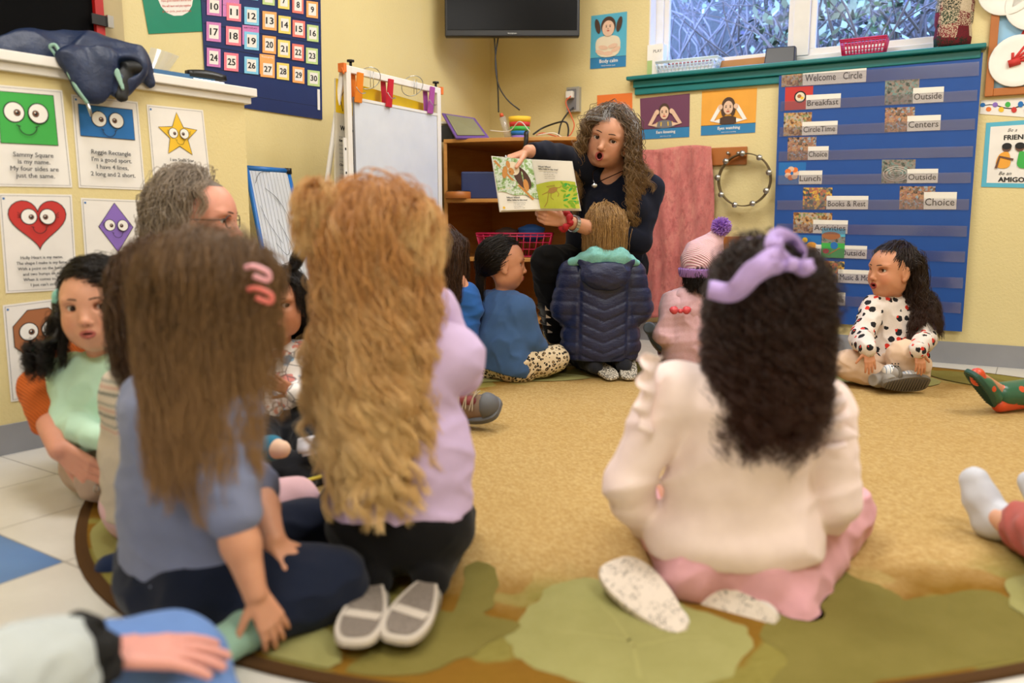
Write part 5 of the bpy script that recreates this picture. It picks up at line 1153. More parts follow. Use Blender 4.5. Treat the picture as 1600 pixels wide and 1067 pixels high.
    # keep strands outside the skull
    q = C / (rad * 1.005); l = np.linalg.norm(q, axis=-1, keepdims=True); ins = (l < 1) & (np.arange(steps)[None, None, :, None] > 0)
    C = np.where(ins, C / np.maximum(l, .2), C)
    C = C.reshape(-1, steps, 3) @ R.T + ctr; M_ = len(C)
    C[..., 2] = np.maximum(C[..., 2], .014)
    hc = bpy.data.hair_curves.new(name); hc.add_curves([steps] * M_); org = ctr
    hc.attributes['position'].data.foreach_set('vector', (C - org).astype(np.float32).ravel())
    ra_ = hc.attributes.get('radius') or hc.attributes.new('radius', 'FLOAT', 'POINT')
    rr = np.broadcast_to(radius * (1.0 - .7 * np.linspace(0, 1, steps) ** 2)[None], (M_, steps)) * rg.uniform(.7, 1.2, (M_, 1))
    ra_.data.foreach_set('value', rr.astype(np.float32).ravel()); hc.materials.append(MATS[m])
    o = bpy.data.objects.new(name, hc); COL.objects.link(o); o.location = tuple(org)
    if parent is not None:
        o.parent = parent; o.matrix_parent_inverse = parent_world(parent).inverted()
    if label: o['label'] = label
    return o
# ---- figure
CH = dict(hip=.062, belly=.066, chest=.062, wide=1.45, sh=.036, neck=.031, ua=.033, el=.027, fa=.026, wr=.0165, th=.056, kn=.042, ca=.038, an=.024, hand=.115)
AD = dict(hip=.115, belly=.112, chest=.105, wide=1.40, sh=.060, neck=.050, ua=.052, el=.042, fa=.041, wr=.027, th=.085, kn=.060, ca=.056, an=.036, hand=.180)
def fig_parts(J, d, s=1.0):
    for k_ in J:
        m_ = {'kn': d['kn'], 'an': d['an'], 'hi': d['hip'] * .9, 'pe': d['hip'], 'el': d['el'], 'wr': d['wr'], 'to': .022}.get(k_[:2])
        if m_: J[k_][2] = max(J[k_][2], m_ * s + .014)
    g = lambda k: d[k] * s if k != 'wide' else d[k]
    P = {}; sd = nrm(J['shR'] - J['shL']); up = nrm(J['neck'] - J['pelvis']); wd = d['wide']
    P['torso'] = [cone(J['hipL'], J['hipR'], g('hip'), g('hip'), .05), cone(J['pelvis'], J['belly'], g('hip'), g('belly'), .05, sd, wd), cone(J['belly'], J['chest'], g('belly'), g('chest'), .05, sd, wd),
                  cone(J['shL'], J['shR'], g('sh'), g('sh'), .04), cone(J['chest'], J['neck'] - up * g('chest') * .5, g('chest') * .9, g('sh'), .04, sd, 1.5)]
    P['neck'] = [cone(J['neck'] - up * .03, J['head'] - (J['head'] - J['neck']) * .25, g('neck') * 1.15, g('neck'), .02)]
    for q in 'LR':
        if 'el' + q in J:
            P['ua' + q] = [cone(J['sh' + q], J['el' + q], g('ua') * 1.12, g('el'), .025)]
            P['fa' + q] = [cone(J['el' + q], J['el' + q] * .6 + J['wr' + q] * .4, g('el'), g('fa'), .015), cone(J['el' + q] * .6 + J['wr' + q] * .4, J['wr' + q], g('fa'), g('wr'), .012)]
        if 'kn' + q in J:
            P['th' + q] = [cone(J['hip' + q], J['kn' + q], g('th') * 1.08, g('kn'), .04)]
            P['sh' + q] = [cone(J['kn' + q], J['kn' + q] * .65 + J['an' + q] * .35, g('kn'), g('ca'), .02), cone(J['kn' + q] * .65 + J['an' + q] * .35, J['an' + q], g('ca'), g('an'), .02)]
        if 'to' + q in J: P['ft' + q] = [cone(J['an' + q], J['to' + q], g('an') * .95, g('an') * .75, .015), cone(J['an' + q], J['an' + q] + (J['an' + q] - J['to' + q]) * .22, g('an') * .95, g('an') * .8, .015)]
    return P
def person(label, J, d, s, skin, hfwd, hup, hs=1.0, adult=False, mouth=0.0, face=True, hands=(), scalp=None, h=.006, hair_line=None, extra=(), cheeks=.25, group='children sitting in the circle', brow_mat='hair_brow', look=None, roundness=1.0, skip=(), brow_lift=0.0, lip='#b2564f'):
    P = fig_parts(J, d, s); R = frame(hfwd, hup); hi, info = head_items(J['head'], R, hs, adult, mouth, roundness, face)
    items = []
    for k, v in P.items():
        if k not in skip: items += v
    items += hi; fine = []
    if face: fine.append((J['head'] - .135 * hs, J['head'] + .125 * hs, .0018 if not adult else .002))
    HI = []
    for hd in hands: HI += hand_items(**hd); fine.append(hand_box(hd['wr'], hd['L']))
    items += HI + list(extra)
    for it in items:  # the body is modelled a little inside its clothes
        pass
    sk = np.array(lin(skin)[:3]); lipc = np.array(lin(lip)[:3]); sc = None if scalp is None else np.array(lin(scalp)[:3])
    def colr(V):
        L = (V - J['head']) @ R / hs; C = np.tile(sk, (len(V), 1))
        if face:
            T2 = lambda x, y, z, r, a: np.clip(1 - np.sqrt(((L - np.array([x, y, z])) ** 2).sum(1)) / r, 0, 1)[:, None] * a
            for sg in (-1, 1): w_ = T2(sg * .037, .062, -.030, .03, cheeks * 1.6); C = C * (1 - w_) + C * w_ * np.array([1.12, .66, .60])
            w_ = T2(0, .095, -.032, .016, .35); C = C * (1 - w_) + C * w_ * np.array([1.1, .72, .68])
            mz, ml = info['mz'], info['ml']; hz = np.where(L[:, 2] > mz, info['up_z'] - mz + .0042, mz - info['lo_z'] + .0062); lm = ((np.abs(L[:, 0]) / (ml * 1.12)) ** 2 + ((L[:, 2] - mz) / hz) ** 2 < 1) & (L[:, 1] > .073); C[lm] = lipc
            if mouth > 0: inn = ((L[:, 0] / (ml * .75)) ** 2 + ((L[:, 2] - (info['up_z'] + info['lo_z']) / 2) / (.013 * mouth + .002)) ** 2 < 1) & (L[:, 1] < .0805) & (L[:, 1] > .05); C[inn] = lin('#3a1210')[:3]
            for sg in (-1, 1):
                no = (np.sqrt(((L - np.array([sg * .005, .091, -.0365])) ** 2).sum(1)) < .0028); C[no] = sk * np.array([.3, .16, .14])
        if sc is not None:
            n_ = L / np.array([.0745, .0925, .086]) - np.array([0, -.108, .233]) * 1.0; y, z, x = n_[:, 1], n_[:, 2], n_[:, 0]
            sm = ~((y > .12 + .5 * np.maximum(z, 0)) & (z < .74)) & ~((z < -.25) & (y > -.25)) & (z > -.62) & (np.abs(L[:, 0]) < .0760) & (np.linalg.norm(L, axis=1) < .16); C[sm] = sc
        return C
    body = sdf_obj('person', items, 'skin', None, h, fine, color=colr, rel=1, label=label, cat='person', group=group)
    if face:
        if brow_mat not in MATS: mat(brow_mat, '#3a281d', .8)
        add_eyes(body, info, R, look if look is not None else R[:, 1], hs, 1.0, brow_mat, brow_lift)
    return body, P, R, info
def folds(amp=.004, f=45, seed=1, stretch=(1, 1, 1)):
    st = np.array(stretch, float)
    def fn(X, Y, Z):
        w_ = fbm(X, Y, Z, f * .35, seed + 5, 1) * 1.3
        n = fbm(X * st[0] + w_ * .02, Y * st[1] + w_ * .02, Z * st[2] + w_ * .02, f, seed, 2)
        amp_ = amp * 1.35; return -amp_ * (1 - np.abs(np.clip(n * 1.2, -1, 1))) ** 1.5 + amp * .4 + amp * .8 * fbm(X, Y, Z, f * .4, seed + 9, 1)
    return fn
def garment(name, parent, items, inflate, m, h=.0055, cuts=(), amp=.004, f=45, seed=1, stretch=(1, 1, 1.6), k=None, add=(), disp=None, label=None, rel=1, fine=()):
    it = infl(items, inflate, k) + list(add)
    return sdf_obj(name, it, m, parent, h, fine, disp if disp is not None else (folds(amp, f, seed, stretch) if amp else None), cuts, rel=rel, label=label)
def foot_outline(L, W, n=36):
    pts = []
    for i in range(n):
        a = 2 * math.pi * i / n; y = -math.cos(a) * L / 2; u = y / L + .5
        w_ = W / 2 * (.74 + .34 * np.sin(np.clip(u, 0, 1) * 2.2 - .55) ) * abs(math.sin(a)) ** .55 * np.sign(math.sin(a)); pts.append((w_ + .006 * math.sin(u * 3) * 0, y))
    return pts
def shoe(parent, heel, toe, up, m_up, m_sole, W=.066, hgt=.045, sole=.014, name='shoe', ext=.012, label=None, tread=None, collar=True, open_=False):
    heel, toe = np.array(heel, float), np.array(toe, float); y = nrm(toe - heel); z = nrm(np.array(up) - y * (np.array(up) @ y)); x = np.cross(y, z); L = np.linalg.norm(toe - heel) + 2 * ext; c = (heel + toe) / 2
    pts = foot_outline(L, W * 1.08); n = len(pts); rings = [(1.0, 0.0), (1.03, .004), (1.03, sole - .003), (.98, sole)]
    V = [c + x * px * k_ + y * py * k_ + z * zz for k_, zz in rings for px, py in pts]; fs = [(r * n + i, r * n + (i + 1) % n, (r + 1) * n + (i + 1) % n, (r + 1) * n + i) for r in range(len(rings) - 1) for i in range(n)] + [tuple(range(n - 1, -1, -1)), tuple((len(rings) - 1) * n + i for i in range(n))]
    up_i = [cone(c - y * L * .30 + z * hgt * .45, c + y * L * .02 + z * hgt * .40, W * .40, W * .42, .02, z, .85), cone(c + y * L * .02 + z * hgt * .35, c + y * (L * .5 - W * .42) + z * hgt * .22, W * .43, W * .40, .02, z, .62)]
    if collar: up_i.append(cone(c - y * L * .30 + z * hgt * .5, c - y * L * .28 + z * hgt * 1.05, W * .38, W * .40, .015))
    sh_ = sdf_obj(name, up_i, m_up, parent, .004, cuts=[(c + z * (sole * .6), -z), (c - y * L * .28 + z * hgt * 1.2, z)], rel=1, label=label, zfloor=False)
    mb = MB().add(V, fs, m_sole, False)
    if tread:
        for k_ in np.linspace(-.42, .42, 15):
            w_ = W * .42 * math.sqrt(max(0, 1 - (k_ * 2) ** 2 * .8)); p = c + y * k_ * L - z * .0012; mb.tube([p - x * w_, p + x * w_], .0018, tread, 5)
    mb.build('sole', parent=sh_)
    return sh_

# ---- coat lying over the half wall
t = NT('coat_navy'); v = t.coord('Object'); t.base(t.mix(t.noise(v, 25, 4), lin('#141f38'), lin('#23355a'))); t.bump(t.noise(v, 40, 5, .6), .6, .006); t.set(Roughness=.45)
mat('coat_mint', '#8fb5a4', .7); mat('coat_lining', '#101214', .55)
def H3(px, py, o): u, z = HALF.uv(px, py, o); return np.array(HALF.pt(u, z, o))
def ledge_coat():
    hn = np.array([*HALF.n, 0])
    it = [cone(H3(-40, 92, -.08), H3(40, 78, -.07), .05, .055, .04), cone(H3(40, 82, -.07), H3(130, 84, -.05), .055, .06, .04), cone(H3(130, 84, -.04), H3(205, 98, .02), .058, .050, .04), cone(H3(60, 70, -.06), H3(130, 72, -.05), .03, .03, .03),
          cone(H3(115, 95, .045), H3(140, 135, .055), .045, .042, .03, hn, .55), cone(H3(165, 100, .055), H3(150, 140, .055), .055, .036, .03, hn, .6), cone(H3(205, 105, .05), H3(185, 142, .055), .045, .030, .03, hn, .6), cone(H3(215, 92, .02), H3(236, 128, .03), .030, .014, .02, hn, .6),
          dict(ell(H3(205, 104, .085), (.042, .042, .030), k=.01), op='s')]
    c = sdf_obj('winter_coat', it, 'coat_navy', None, .0055, disp=folds(.009, 34, 61, (1, 1, 1.2)), rel=1, label='navy quilted coat with mint zip edge draped over the white ledge', cat='coat', zfloor=False)
    sdf_obj('lining', [ell(H3(205, 106, .045), (.040, .040, .030)), cone(H3(195, 118, .055), H3(188, 150, .068), .032, .020, .01, hn, .5)], 'coat_lining', c, .005, disp=folds(.006, 60, 3), zfloor=False)
    sdf_obj('collar', [cone(H3(182, 112, .082), H3(192, 138, .088), .012, .007, .01, hn, .4)], 'coat_mint', c, .003, zfloor=False, label='mint fleece collar')
    MB().tube(curve_pts([H3(92, 92, -.0), H3(78, 74, .0), H3(88, 72, .012), H3(100, 100, .045), H3(118, 135, .062), H3(137, 162, .066)]), .0055, 'coat_mint', 8).build('zip_edge', parent=c, label='mint zip edge')
    MB().tube([H3(137, 162, .07), H3(143, 182, .07)], [.006, .004], 'metal_steel', 8).build('zip_pull', parent=c)
ledge_coat()
# ================================================================ PEOPLE
def JJ(Y0=None, **kw):
    o = {}
    for k, v in kw.items(): o[k] = A(*v)
    return o
hair_mat('hair_strawberry', '#7d441c', '#dfa05a', '#fadb9e'); hair_mat('hair_dark_curly', '#0b0403', '#2b140b', '#412114'); hair_mat('hair_black', '#070504', '#1f1511'); hair_mat('hair_brown_long', '#2c1e13', '#80603f', '#a98358')
hair_mat('hair_brown', '#23150d', '#4e3322'); hair_mat('hair_dark_blond', '#5a3c1d', '#c39a60'); hair_mat('hair_grey_wave', '#4a4038', '#b3a595', '#a08c76'); hair_mat('hair_grey_curl', '#2f241b', '#7a6552', '#94713f')
hair_mat('hair_grey_top', '#55504c', '#c2c0bf'); hair_mat('hair_dark_wave', '#0d0806', '#2c1a12', '#3d2315'); hair_mat('hair_short_brown', '#2a1b11', '#65462c')
mat('rubber_sole', '#8b857a', .8); mat('sole_cream', '#c9beb0', .8)
G1 = 'children sitting in the circle'

def kid_blonde():
    J = JJ(head=(592, 392, 1.50), neck=(612, 500, 1.49), chest=(618, 590, 1.49), belly=(620, 705, 1.50), pelvis=(625, 800, 1.50), hipL=(590, 822, 1.49), hipR=(668, 822, 1.49), shL=(532, 560, 1.50), shR=(700, 552, 1.49),
           elL=(512, 610, 1.62), wrL=(560, 560, 1.74), elR=(722, 585, 1.60), wrR=(690, 470, 1.62), knL=(540, 860, 1.76), knR=(702, 862, 1.68), anL=(584, 905, 1.41), anR=(674, 905, 1.41))
    hd = [dict(wr=J['wrR'], fdir=vec(-.12, 0, 1), pn=vec(-1, -.1, 0), L=.12, curl=(.15, .15, .1), thumb=-1)]
    b, P, R, _ = person('person kneeling in lilac sweater and black leggings with long strawberry blonde hair', J, CH, 1.10, '#e2ab92', (0.05, 1, .05), (0, 0, 1), 1.0, face=False, hands=hd, scalp='#7a4520', h=.006)
    mb = cloth('lilac_knit', '#c9b3da', 700, .3); cloth('black_legging', '#0c0b0d', 500, .2, var=.25)
    top = P['torso'] + P['uaL'] + P['faL'] + P['uaR'] + P['faR'] + [cone(J['belly'], J['pelvis'] + vec(0, 0, .02), .080, .082, .04, J['shR'] - J['shL'], 1.42), ell(J['shR'] + vec(.012, 0, -.008), .050)]
    garment('sweater', b, top, .009, 'lilac_knit', cuts=[(J['pelvis'] + vec(0, 0, .010), (0, 0.05, -1)), (J['wrR'] - vec(0, 0, .01), J['wrR'] - J['elR']), (J['neck'] + vec(0, 0, .02), (0, 0, 1))][:1], amp=.003, f=38, seed=3)
    garment('leggings', b, P['torso'][:1] + P['thL'] + P['thR'] + P['shL'] + P['shR'] + [ell(J['pelvis'] + vec(0, 0, -.02), (.135, .10, .085))], .008, 'black_legging', amp=.003, f=40, seed=6, cuts=[(J['pelvis'] + vec(0, 0, .03), (0, 0, 1))])
    t_ = NT('glitter_sole'); v = t_.coord('Object'); t_.base(t_.mix(t_.ramp(t_.noise(v, 260, 3, .8), [(.4, (0, 0, 0)), (.65, (1, 1, 1))]), lin('#6d6259'), lin('#8f857a'))); t_.set(Roughness=.85)
    for a, h_ in (((557, 1032, 1.205), (583, 912, 1.385)), ((625, 1014, 1.215), (668, 908, 1.385))):
        toe, heel = A(*a), A(*h_); toe[2] = max(toe[2], .045); so = shoe(b, heel, toe, (0, .35, -1), 'rubber_sole', 'sole_cream', W=.076, hgt=.04, ext=.014)
        y = nrm(toe - heel); z = nrm(vec(0, .35, -1) - y * (vec(0, .35, -1) @ y)); x = np.cross(y, z); c = (heel + toe) / 2; Lh = np.linalg.norm(toe - heel) / 2
        mbb = MB(); o2 = foot_outline(Lh * 2 + .012, .067); mbb.add([c + x * px + y * py - z * .0016 for px, py in o2], [tuple(range(len(o2)))], 'glitter_sole')
        mbb.box(c - z * .0022 + y * Lh * .28, (.064, .022, .001), 'sole_cream', np.stack([nrm(x + y * .3), nrm(y - x * .3), z], 1)); mbb.build('sole_tread', parent=so)
    body = P['torso'] + P['uaR'] + P['uaL']
    hair('hair', b, J['head'], R, 1.02, 'hair_strawberry', n_guide=240, per=42, length=.40, lvar=.22, radius=.00075, volume=.15, wave=(.012, .15), curl=(.012, .105), clump=.84, spread=.015, body=infl(body, .004), seed=2, back=.7, part=0, gravity=.42)
    for k, px in enumerate(((503, 335, 1.47), (648, 352, 1.45))):
        hair('hair_puff', b, A(*px) + vec(0, 0, -.005), R, .5, 'hair_strawberry', n_guide=70, per=30, length=.055, radius=.0008, volume=.25, wave=(.002, .05), clump=.2, spread=.012, mask=lambda x, y, z: z > -.9, seed=5 + k, gravity=.5, stiff=.8)
    return b
def kid_curly():
    J = JJ(head=(1196, 487, 1.46), neck=(1188, 580, 1.47), chest=(1170, 640, 1.46), belly=(1150, 760, 1.48), pelvis=(1145, 850, 1.49), hipL=(1095, 868, 1.48), hipR=(1200, 868, 1.48), shL=(1056, 614, 1.47), shR=(1285, 640, 1.47),
           elL=(980, 752, 1.47), wrL=(1004, 815, 1.55), elR=(1306, 780, 1.47), wrR=(1270, 830, 1.62), knL=(1030, 880, 1.72), knR=(1300, 885, 1.70), anL=(1075, 925, 1.43), anR=(1195, 935, 1.40))
    hd = [dict(wr=J['wrL'], fdir=vec(.45, .75, .35), pn=vec(0.2, .2, -1), L=.115, curl=(.4, .5, .4), thumb=-1), dict(wr=J['wrR'], fdir=vec(-.6, .8, 0), pn=vec(0, 0, -1), L=.115, thumb=1)]
    J['knL'][2] = .068; J['knR'][2] = .072
    b, P, R, _ = person('person sitting in cream ruffle top and pink trousers with dark curly hair', J, CH, 1.18, '#d79b7e', (.1, 1, .02), (0.04, 0, 1), 1.04, face=False, hands=hd, scalp='#1a0e09')
    cloth('cream_jersey', '#f6e0dc', 800, .3, wr=.5); cloth('pink_corduroy', '#d9a3ac', 500, .4, wr=.6)
    side = J['shR'] - J['shL']
    top = P['torso'] + P['uaL'] + P['faL'] + P['uaR'] + P['faR'] + [cone(J['chest'], J['belly'], .080, .082, .04, side, 1.25), cone(J['belly'], J['pelvis'] - vec(0, 0, .02), .084, .104, .04, side, 1.36)]
    sw = garment('ruffle_top', b, top, .014, 'cream_jersey', cuts=[(J['pelvis'] - vec(0, 0, .012), (.03, .02, -1)), (J['neck'] + vec(0, 0, .02), (0, 0, 1))], amp=.0055, f=30, seed=11, stretch=(.35, .6, 1.8), k=.016, add=[ell(J['pelvis'] + vec(0, 0, .02), (.170, .132, .075), k=.03)])
    # ruffles on the shoulder seams
    for pts in ([(1030, 560), (1018, 590), (1020, 620), (1012, 650), (1018, 680)], [(1290, 618), (1305, 640), (1300, 665), (1312, 690), (1296, 705)]):
        P3 = [A(px, py, 1.40) for px, py in pts]; C = curve_pts(P3, 10); V = []; n = len(C)
        sg = -1 if pts[0][0] < 1100 else 1
        for i, p in enumerate(C):
            w_ = .024 + .007 * math.sin(i * .5); fl = .010 * math.sin(i * .62)
            V += [p + vec(-sg * .014, .030, 0), p + vec(0, fl * .4, 0), p + vec(sg * w_, fl - .004, .012)]
        mbb = MB(); mbb.add(V, [(i * 3 + j, i * 3 + j + 1, (i + 1) * 3 + j + 1, (i + 1) * 3 + j) for i in range(n - 1) for j in range(2)], 'cream_jersey', True)
        o = mbb.build('ruffle', parent=sw); md = o.modifiers.new('t', 'SOLIDIFY'); md.thickness = .003; md = o.modifiers.new('s', 'SUBSURF'); md.levels = 1; md.render_levels = 1
    pants = [cone(J['hipL'], J['hipR'], .074, .074, .05), ell(J['pelvis'] + vec(0, 0, -.02), (.143, .106, .080)), cone(J['hipL'] - vec(0, 0, .02), J['knL'], .068, .056, .04), cone(J['hipR'] - vec(0, 0, .02), J['knR'], .068, .058, .04), cone(J['knL'], J['anL'], .058, .046, .03), cone(J['knR'], A(1235, 935, 1.42), .066, .052, .03), cone(J['knR'], J['anR'], .062, .046, .03), cone(A(1225, 930, 1.42), A(1250, 965, 1.36), .040, .036, .02)]
    garment('trousers', b, pants, .004, 'pink_corduroy', amp=.006, f=42, seed=21, cuts=[(J['pelvis'] + vec(0, 0, .034), (0, 0, 1))])
    t_ = NT('speckled_sole'); v = t_.coord('Object'); n_ = t_.voro(v, 230, rnd=1.0); sp = t_.ramp(n_, [(.30, (1, 1, 1)), (.42, (0, 0, 0))]); msk = t_.ramp(t_.noise(v, 40, 3, .7), [(.46, (0, 0, 0)), (.56, (1, 1, 1))])
    t_.base(t_.mix(t_.math('MULTIPLY', sp, msk), lin('#d9cdbf'), lin('#3a322c'))); t_.set(Roughness=.8)
    cloth('slip_on_canvas', '#d6cfc6', 500, .2)
    shoe(b, A(1052, 972, 1.30), A(968, 885, 1.44), (-.1, .55, -.85), 'slip_on_canvas', 'speckled_sole', W=.096, hgt=.04, ext=.022)
    shoe(b, A(1195, 965, 1.32), A(1095, 945, 1.38), (.05, .75, -.6), 'slip_on_canvas', 'speckled_sole', W=.078, hgt=.045, ext=.018)
    hair('hair', b, J['head'], R, 1.06, 'hair_dark_curly', n_guide=380, per=26, length=.195, lvar=.28, steps=34, radius=.0007, volume=.20, wave=None, curl=(.011, .042), clump=.62, spread=.012, body=infl(P['torso'], .0), seed=9, back=.6, gravity=.36)
    # bow head band
    cloth('lilac_satin', '#b9a0dc', 300, .3, rough=.5)
    T = lambda x, y, z: J['head'] + R @ (np.array([x, y, z]) * 1.06)
    band = [T(.088 * math.sin(a), .035 + .02 * math.cos(a), .025 + .098 * math.cos(a)) for a in np.linspace(-1.7, 1.7, 28)]
    hb = MB()
    def ribbon(mb_, C, w0, n_dir, m, tw=0.0):
        V = []; n = len(C)
        for i, p in enumerate(C):
            t__ = nrm(C[min(i + 1, n - 1)] - C[max(i - 1, 0)]); nd = nrm(np.cross(t__, n_dir)); a = tw * i / n; nd = nd * math.cos(a) + np.cross(t__, nd) * math.sin(a); w_ = w0 if np.isscalar(w0) else np.interp(i / (n - 1), np.linspace(0, 1, len(w0)), w0)
            V += [p - nd * w_ / 2, p + np.cross(t__, nd) * .004 * math.sin(i * .7), p + nd * w_ / 2]
        mb_.add(V, [(i * 3 + j, i * 3 + j + 1, (i + 1) * 3 + j + 1, (i + 1) * 3 + j) for i in range(n - 1) for j in range(2)], m, True)
    YB = 1.335
    ribbon(hb, curve_pts([A(1108, 452, YB + .02), A(1145, 456, YB - .01), A(1178, 425, YB - .03), A(1210, 410, YB - .02), A(1235, 408, YB)], 8), [.030, .034, .040, .034, .018], vec(0, 1, 0), 'lilac_satin')
    ribbon(hb, curve_pts([A(1232, 410, YB), A(1212, 390, YB - .01), A(1212, 372, YB), A(1238, 375, YB + .01), A(1256, 395, YB + .01), A(1250, 415, YB), A(1236, 412, YB)], 8), [.014, .03, .034, .034, .034, .03, .014], vec(1, .6, 0), 'lilac_satin', .9)
    ribbon(hb, curve_pts([A(1236, 412, YB), A(1255, 418, YB - .01), A(1272, 412, YB - .01)], 8), [.016, .030, .018], vec(0, 1, 0), 'lilac_satin')
    ribbon(hb, curve_pts([A(1234, 412, YB), A(1215, 398, YB - .02), A(1190, 412, YB - .02), A(1212, 418, YB - .02), A(1234, 412, YB)], 8), [.012, .026, .03, .026, .012], vec(0, 1, 0), 'lilac_satin', .5)
    hb.tube([A(1228, 412, YB - .01), A(1243, 414, YB - .01)], [.012, .012], 'lilac_satin', 12)
    o = hb.build('bow', parent=b, label='lilac satin bow'); md = o.modifiers.new('t', 'SOLIDIFY'); md.thickness = .0025
    MB().tube(band, .006, 'lilac_satin', 8).build('headband', parent=b)
    return b
kid_blonde(); kid_curly()
DN = (0, 0, 1)
def outfit(b, P, J, top=None, bottom=None, arms='LR', fore='LR', legs='LR', shins='LR', ti=.014, bi=.009, hem=None, hemn=(0, 0, -1), waist=.04, amp=.003, seed=1, sleeve=None, tname='top', bname='trousers', th=.0055, tadd=(), badd=(), tdisp=None, cutn=None, extra_cuts=(), bcuts=()):
    r = None
    if bottom:
        it = P['torso'][:1] + sum([P['th' + q] for q in legs if 'th' + q in P], []) + sum([P['sh' + q] for q in shins if 'sh' + q in P], [])
        garment(bname, b, it[1:], bi, bottom, amp=amp, seed=seed + 40, add=list(badd) + infl(it[:1], bi * .8), cuts=list(bcuts), h=th)
    if top:
        it = P['torso'] + sum([P['ua' + q] for q in arms if 'ua' + q in P], []) + sum([P['fa' + q] for q in fore if 'fa' + q in P], [])
        cuts = [] if hem is None else [(J['pelvis'] + vec(0, 0, hem), hemn)]
        r = garment(tname, b, it, ti, top, amp=amp, seed=seed, cuts=cuts + list(extra_cuts), add=tadd, h=th, disp=tdisp)
    return r
NHAIR = {}
def kid_tee():
    J = JJ(head=(338, 478, 1.31), neck=(300, 580, 1.34), chest=(295, 660, 1.36), belly=(290, 780, 1.37), pelvis=(300, 890, 1.38), hipL=(270, 905, 1.43), hipR=(325, 905, 1.32), shL=(245, 630, 1.43), shR=(352, 640, 1.27),
           elL=(400, 765, 1.46), wrL=(428, 842, 1.33), elR=(362, 800, 1.22), wrR=(398, 925, 1.20), knL=(478, 850, 1.62), knR=(520, 925, 1.36), anL=(420, 930, 1.60), anR=(395, 985, 1.24), toR=(325, 1040, 1.16))
    hd = [dict(wr=J['wrR'], fdir=vec(.35, .05, -.8), pn=vec(-.3, .6, -.5), L=.118, curl=(.25, .3, .2), thumb=-1, spread=.1), dict(wr=J['wrL'], fdir=vec(.55, -.25, -.6), pn=vec(-.2, .3, -1), L=.118, curl=(.1, .2, .15), thumb=1, spread=.22)]
    b, P, R, _ = person('person sitting in slate blue t-shirt and dark jeans with long straight brown hair', J, CH, 1.15, '#d9a080', (.55, .8, 0), DN, 1.04, face=False, hands=hd, scalp='#3a2415', skip=('ftR',))
    cloth('slate_jersey', '#7a82a0', 800, .3, wr=.5); cloth('dark_denim', '#141c30', 600, .3, wr=.5); cloth('mint_sock', '#93b8a6', 900, .4)
    side = J['shR'] - J['shL']
    outfit(b, P, J, 'slate_jersey', 'dark_denim', fore='', hem=.015, hemn=(.1, 0, -1), amp=.0035, seed=5, tname='t_shirt', bname='jeans', ti=.015, tadd=[cone(J['chest'], J['pelvis'], .088, .100, .04, side, 1.2)], extra_cuts=[], bi=.012, badd=[ell(J['pelvis'] - vec(0, 0, .02), (.13, .13, .075))])
    garment('sock', b, [cone(J['anR'], J['toR'], .026, .024), cone(J['anR'], J['anR'] + vec(.02, .03, -.005), .028, .030)], .006, 'mint_sock', amp=.001)
    hair('hair', b, J['head'], R, 1.05, 'hair_brown_long', n_guide=330, per=30, length=.25, lvar=.28, radius=.0006, volume=.04, wave=(.006, .12), clump=.7, spread=.013, body=infl(P['torso'] + P['uaR'], .006), seed=4, back=.7, gravity=.5)
    for px, m in (((408, 428, 1.235), 'barrette_pink'), ((412, 462, 1.235), 'barrette_coral')):
        mat('barrette_pink', '#e9a9b4', .4); mat('barrette_coral', '#e2766c', .4); c = A(*px); MB().tube(curve_pts([c + vec(-.022, -.004, .01), c + vec(-.006, -.010, .012), c + vec(.012, -.004, .002), c + vec(.010, -.002, -.010), c + vec(-.010, -.008, -.002)]), .0042, m, 8).build('hair_clip', parent=b)
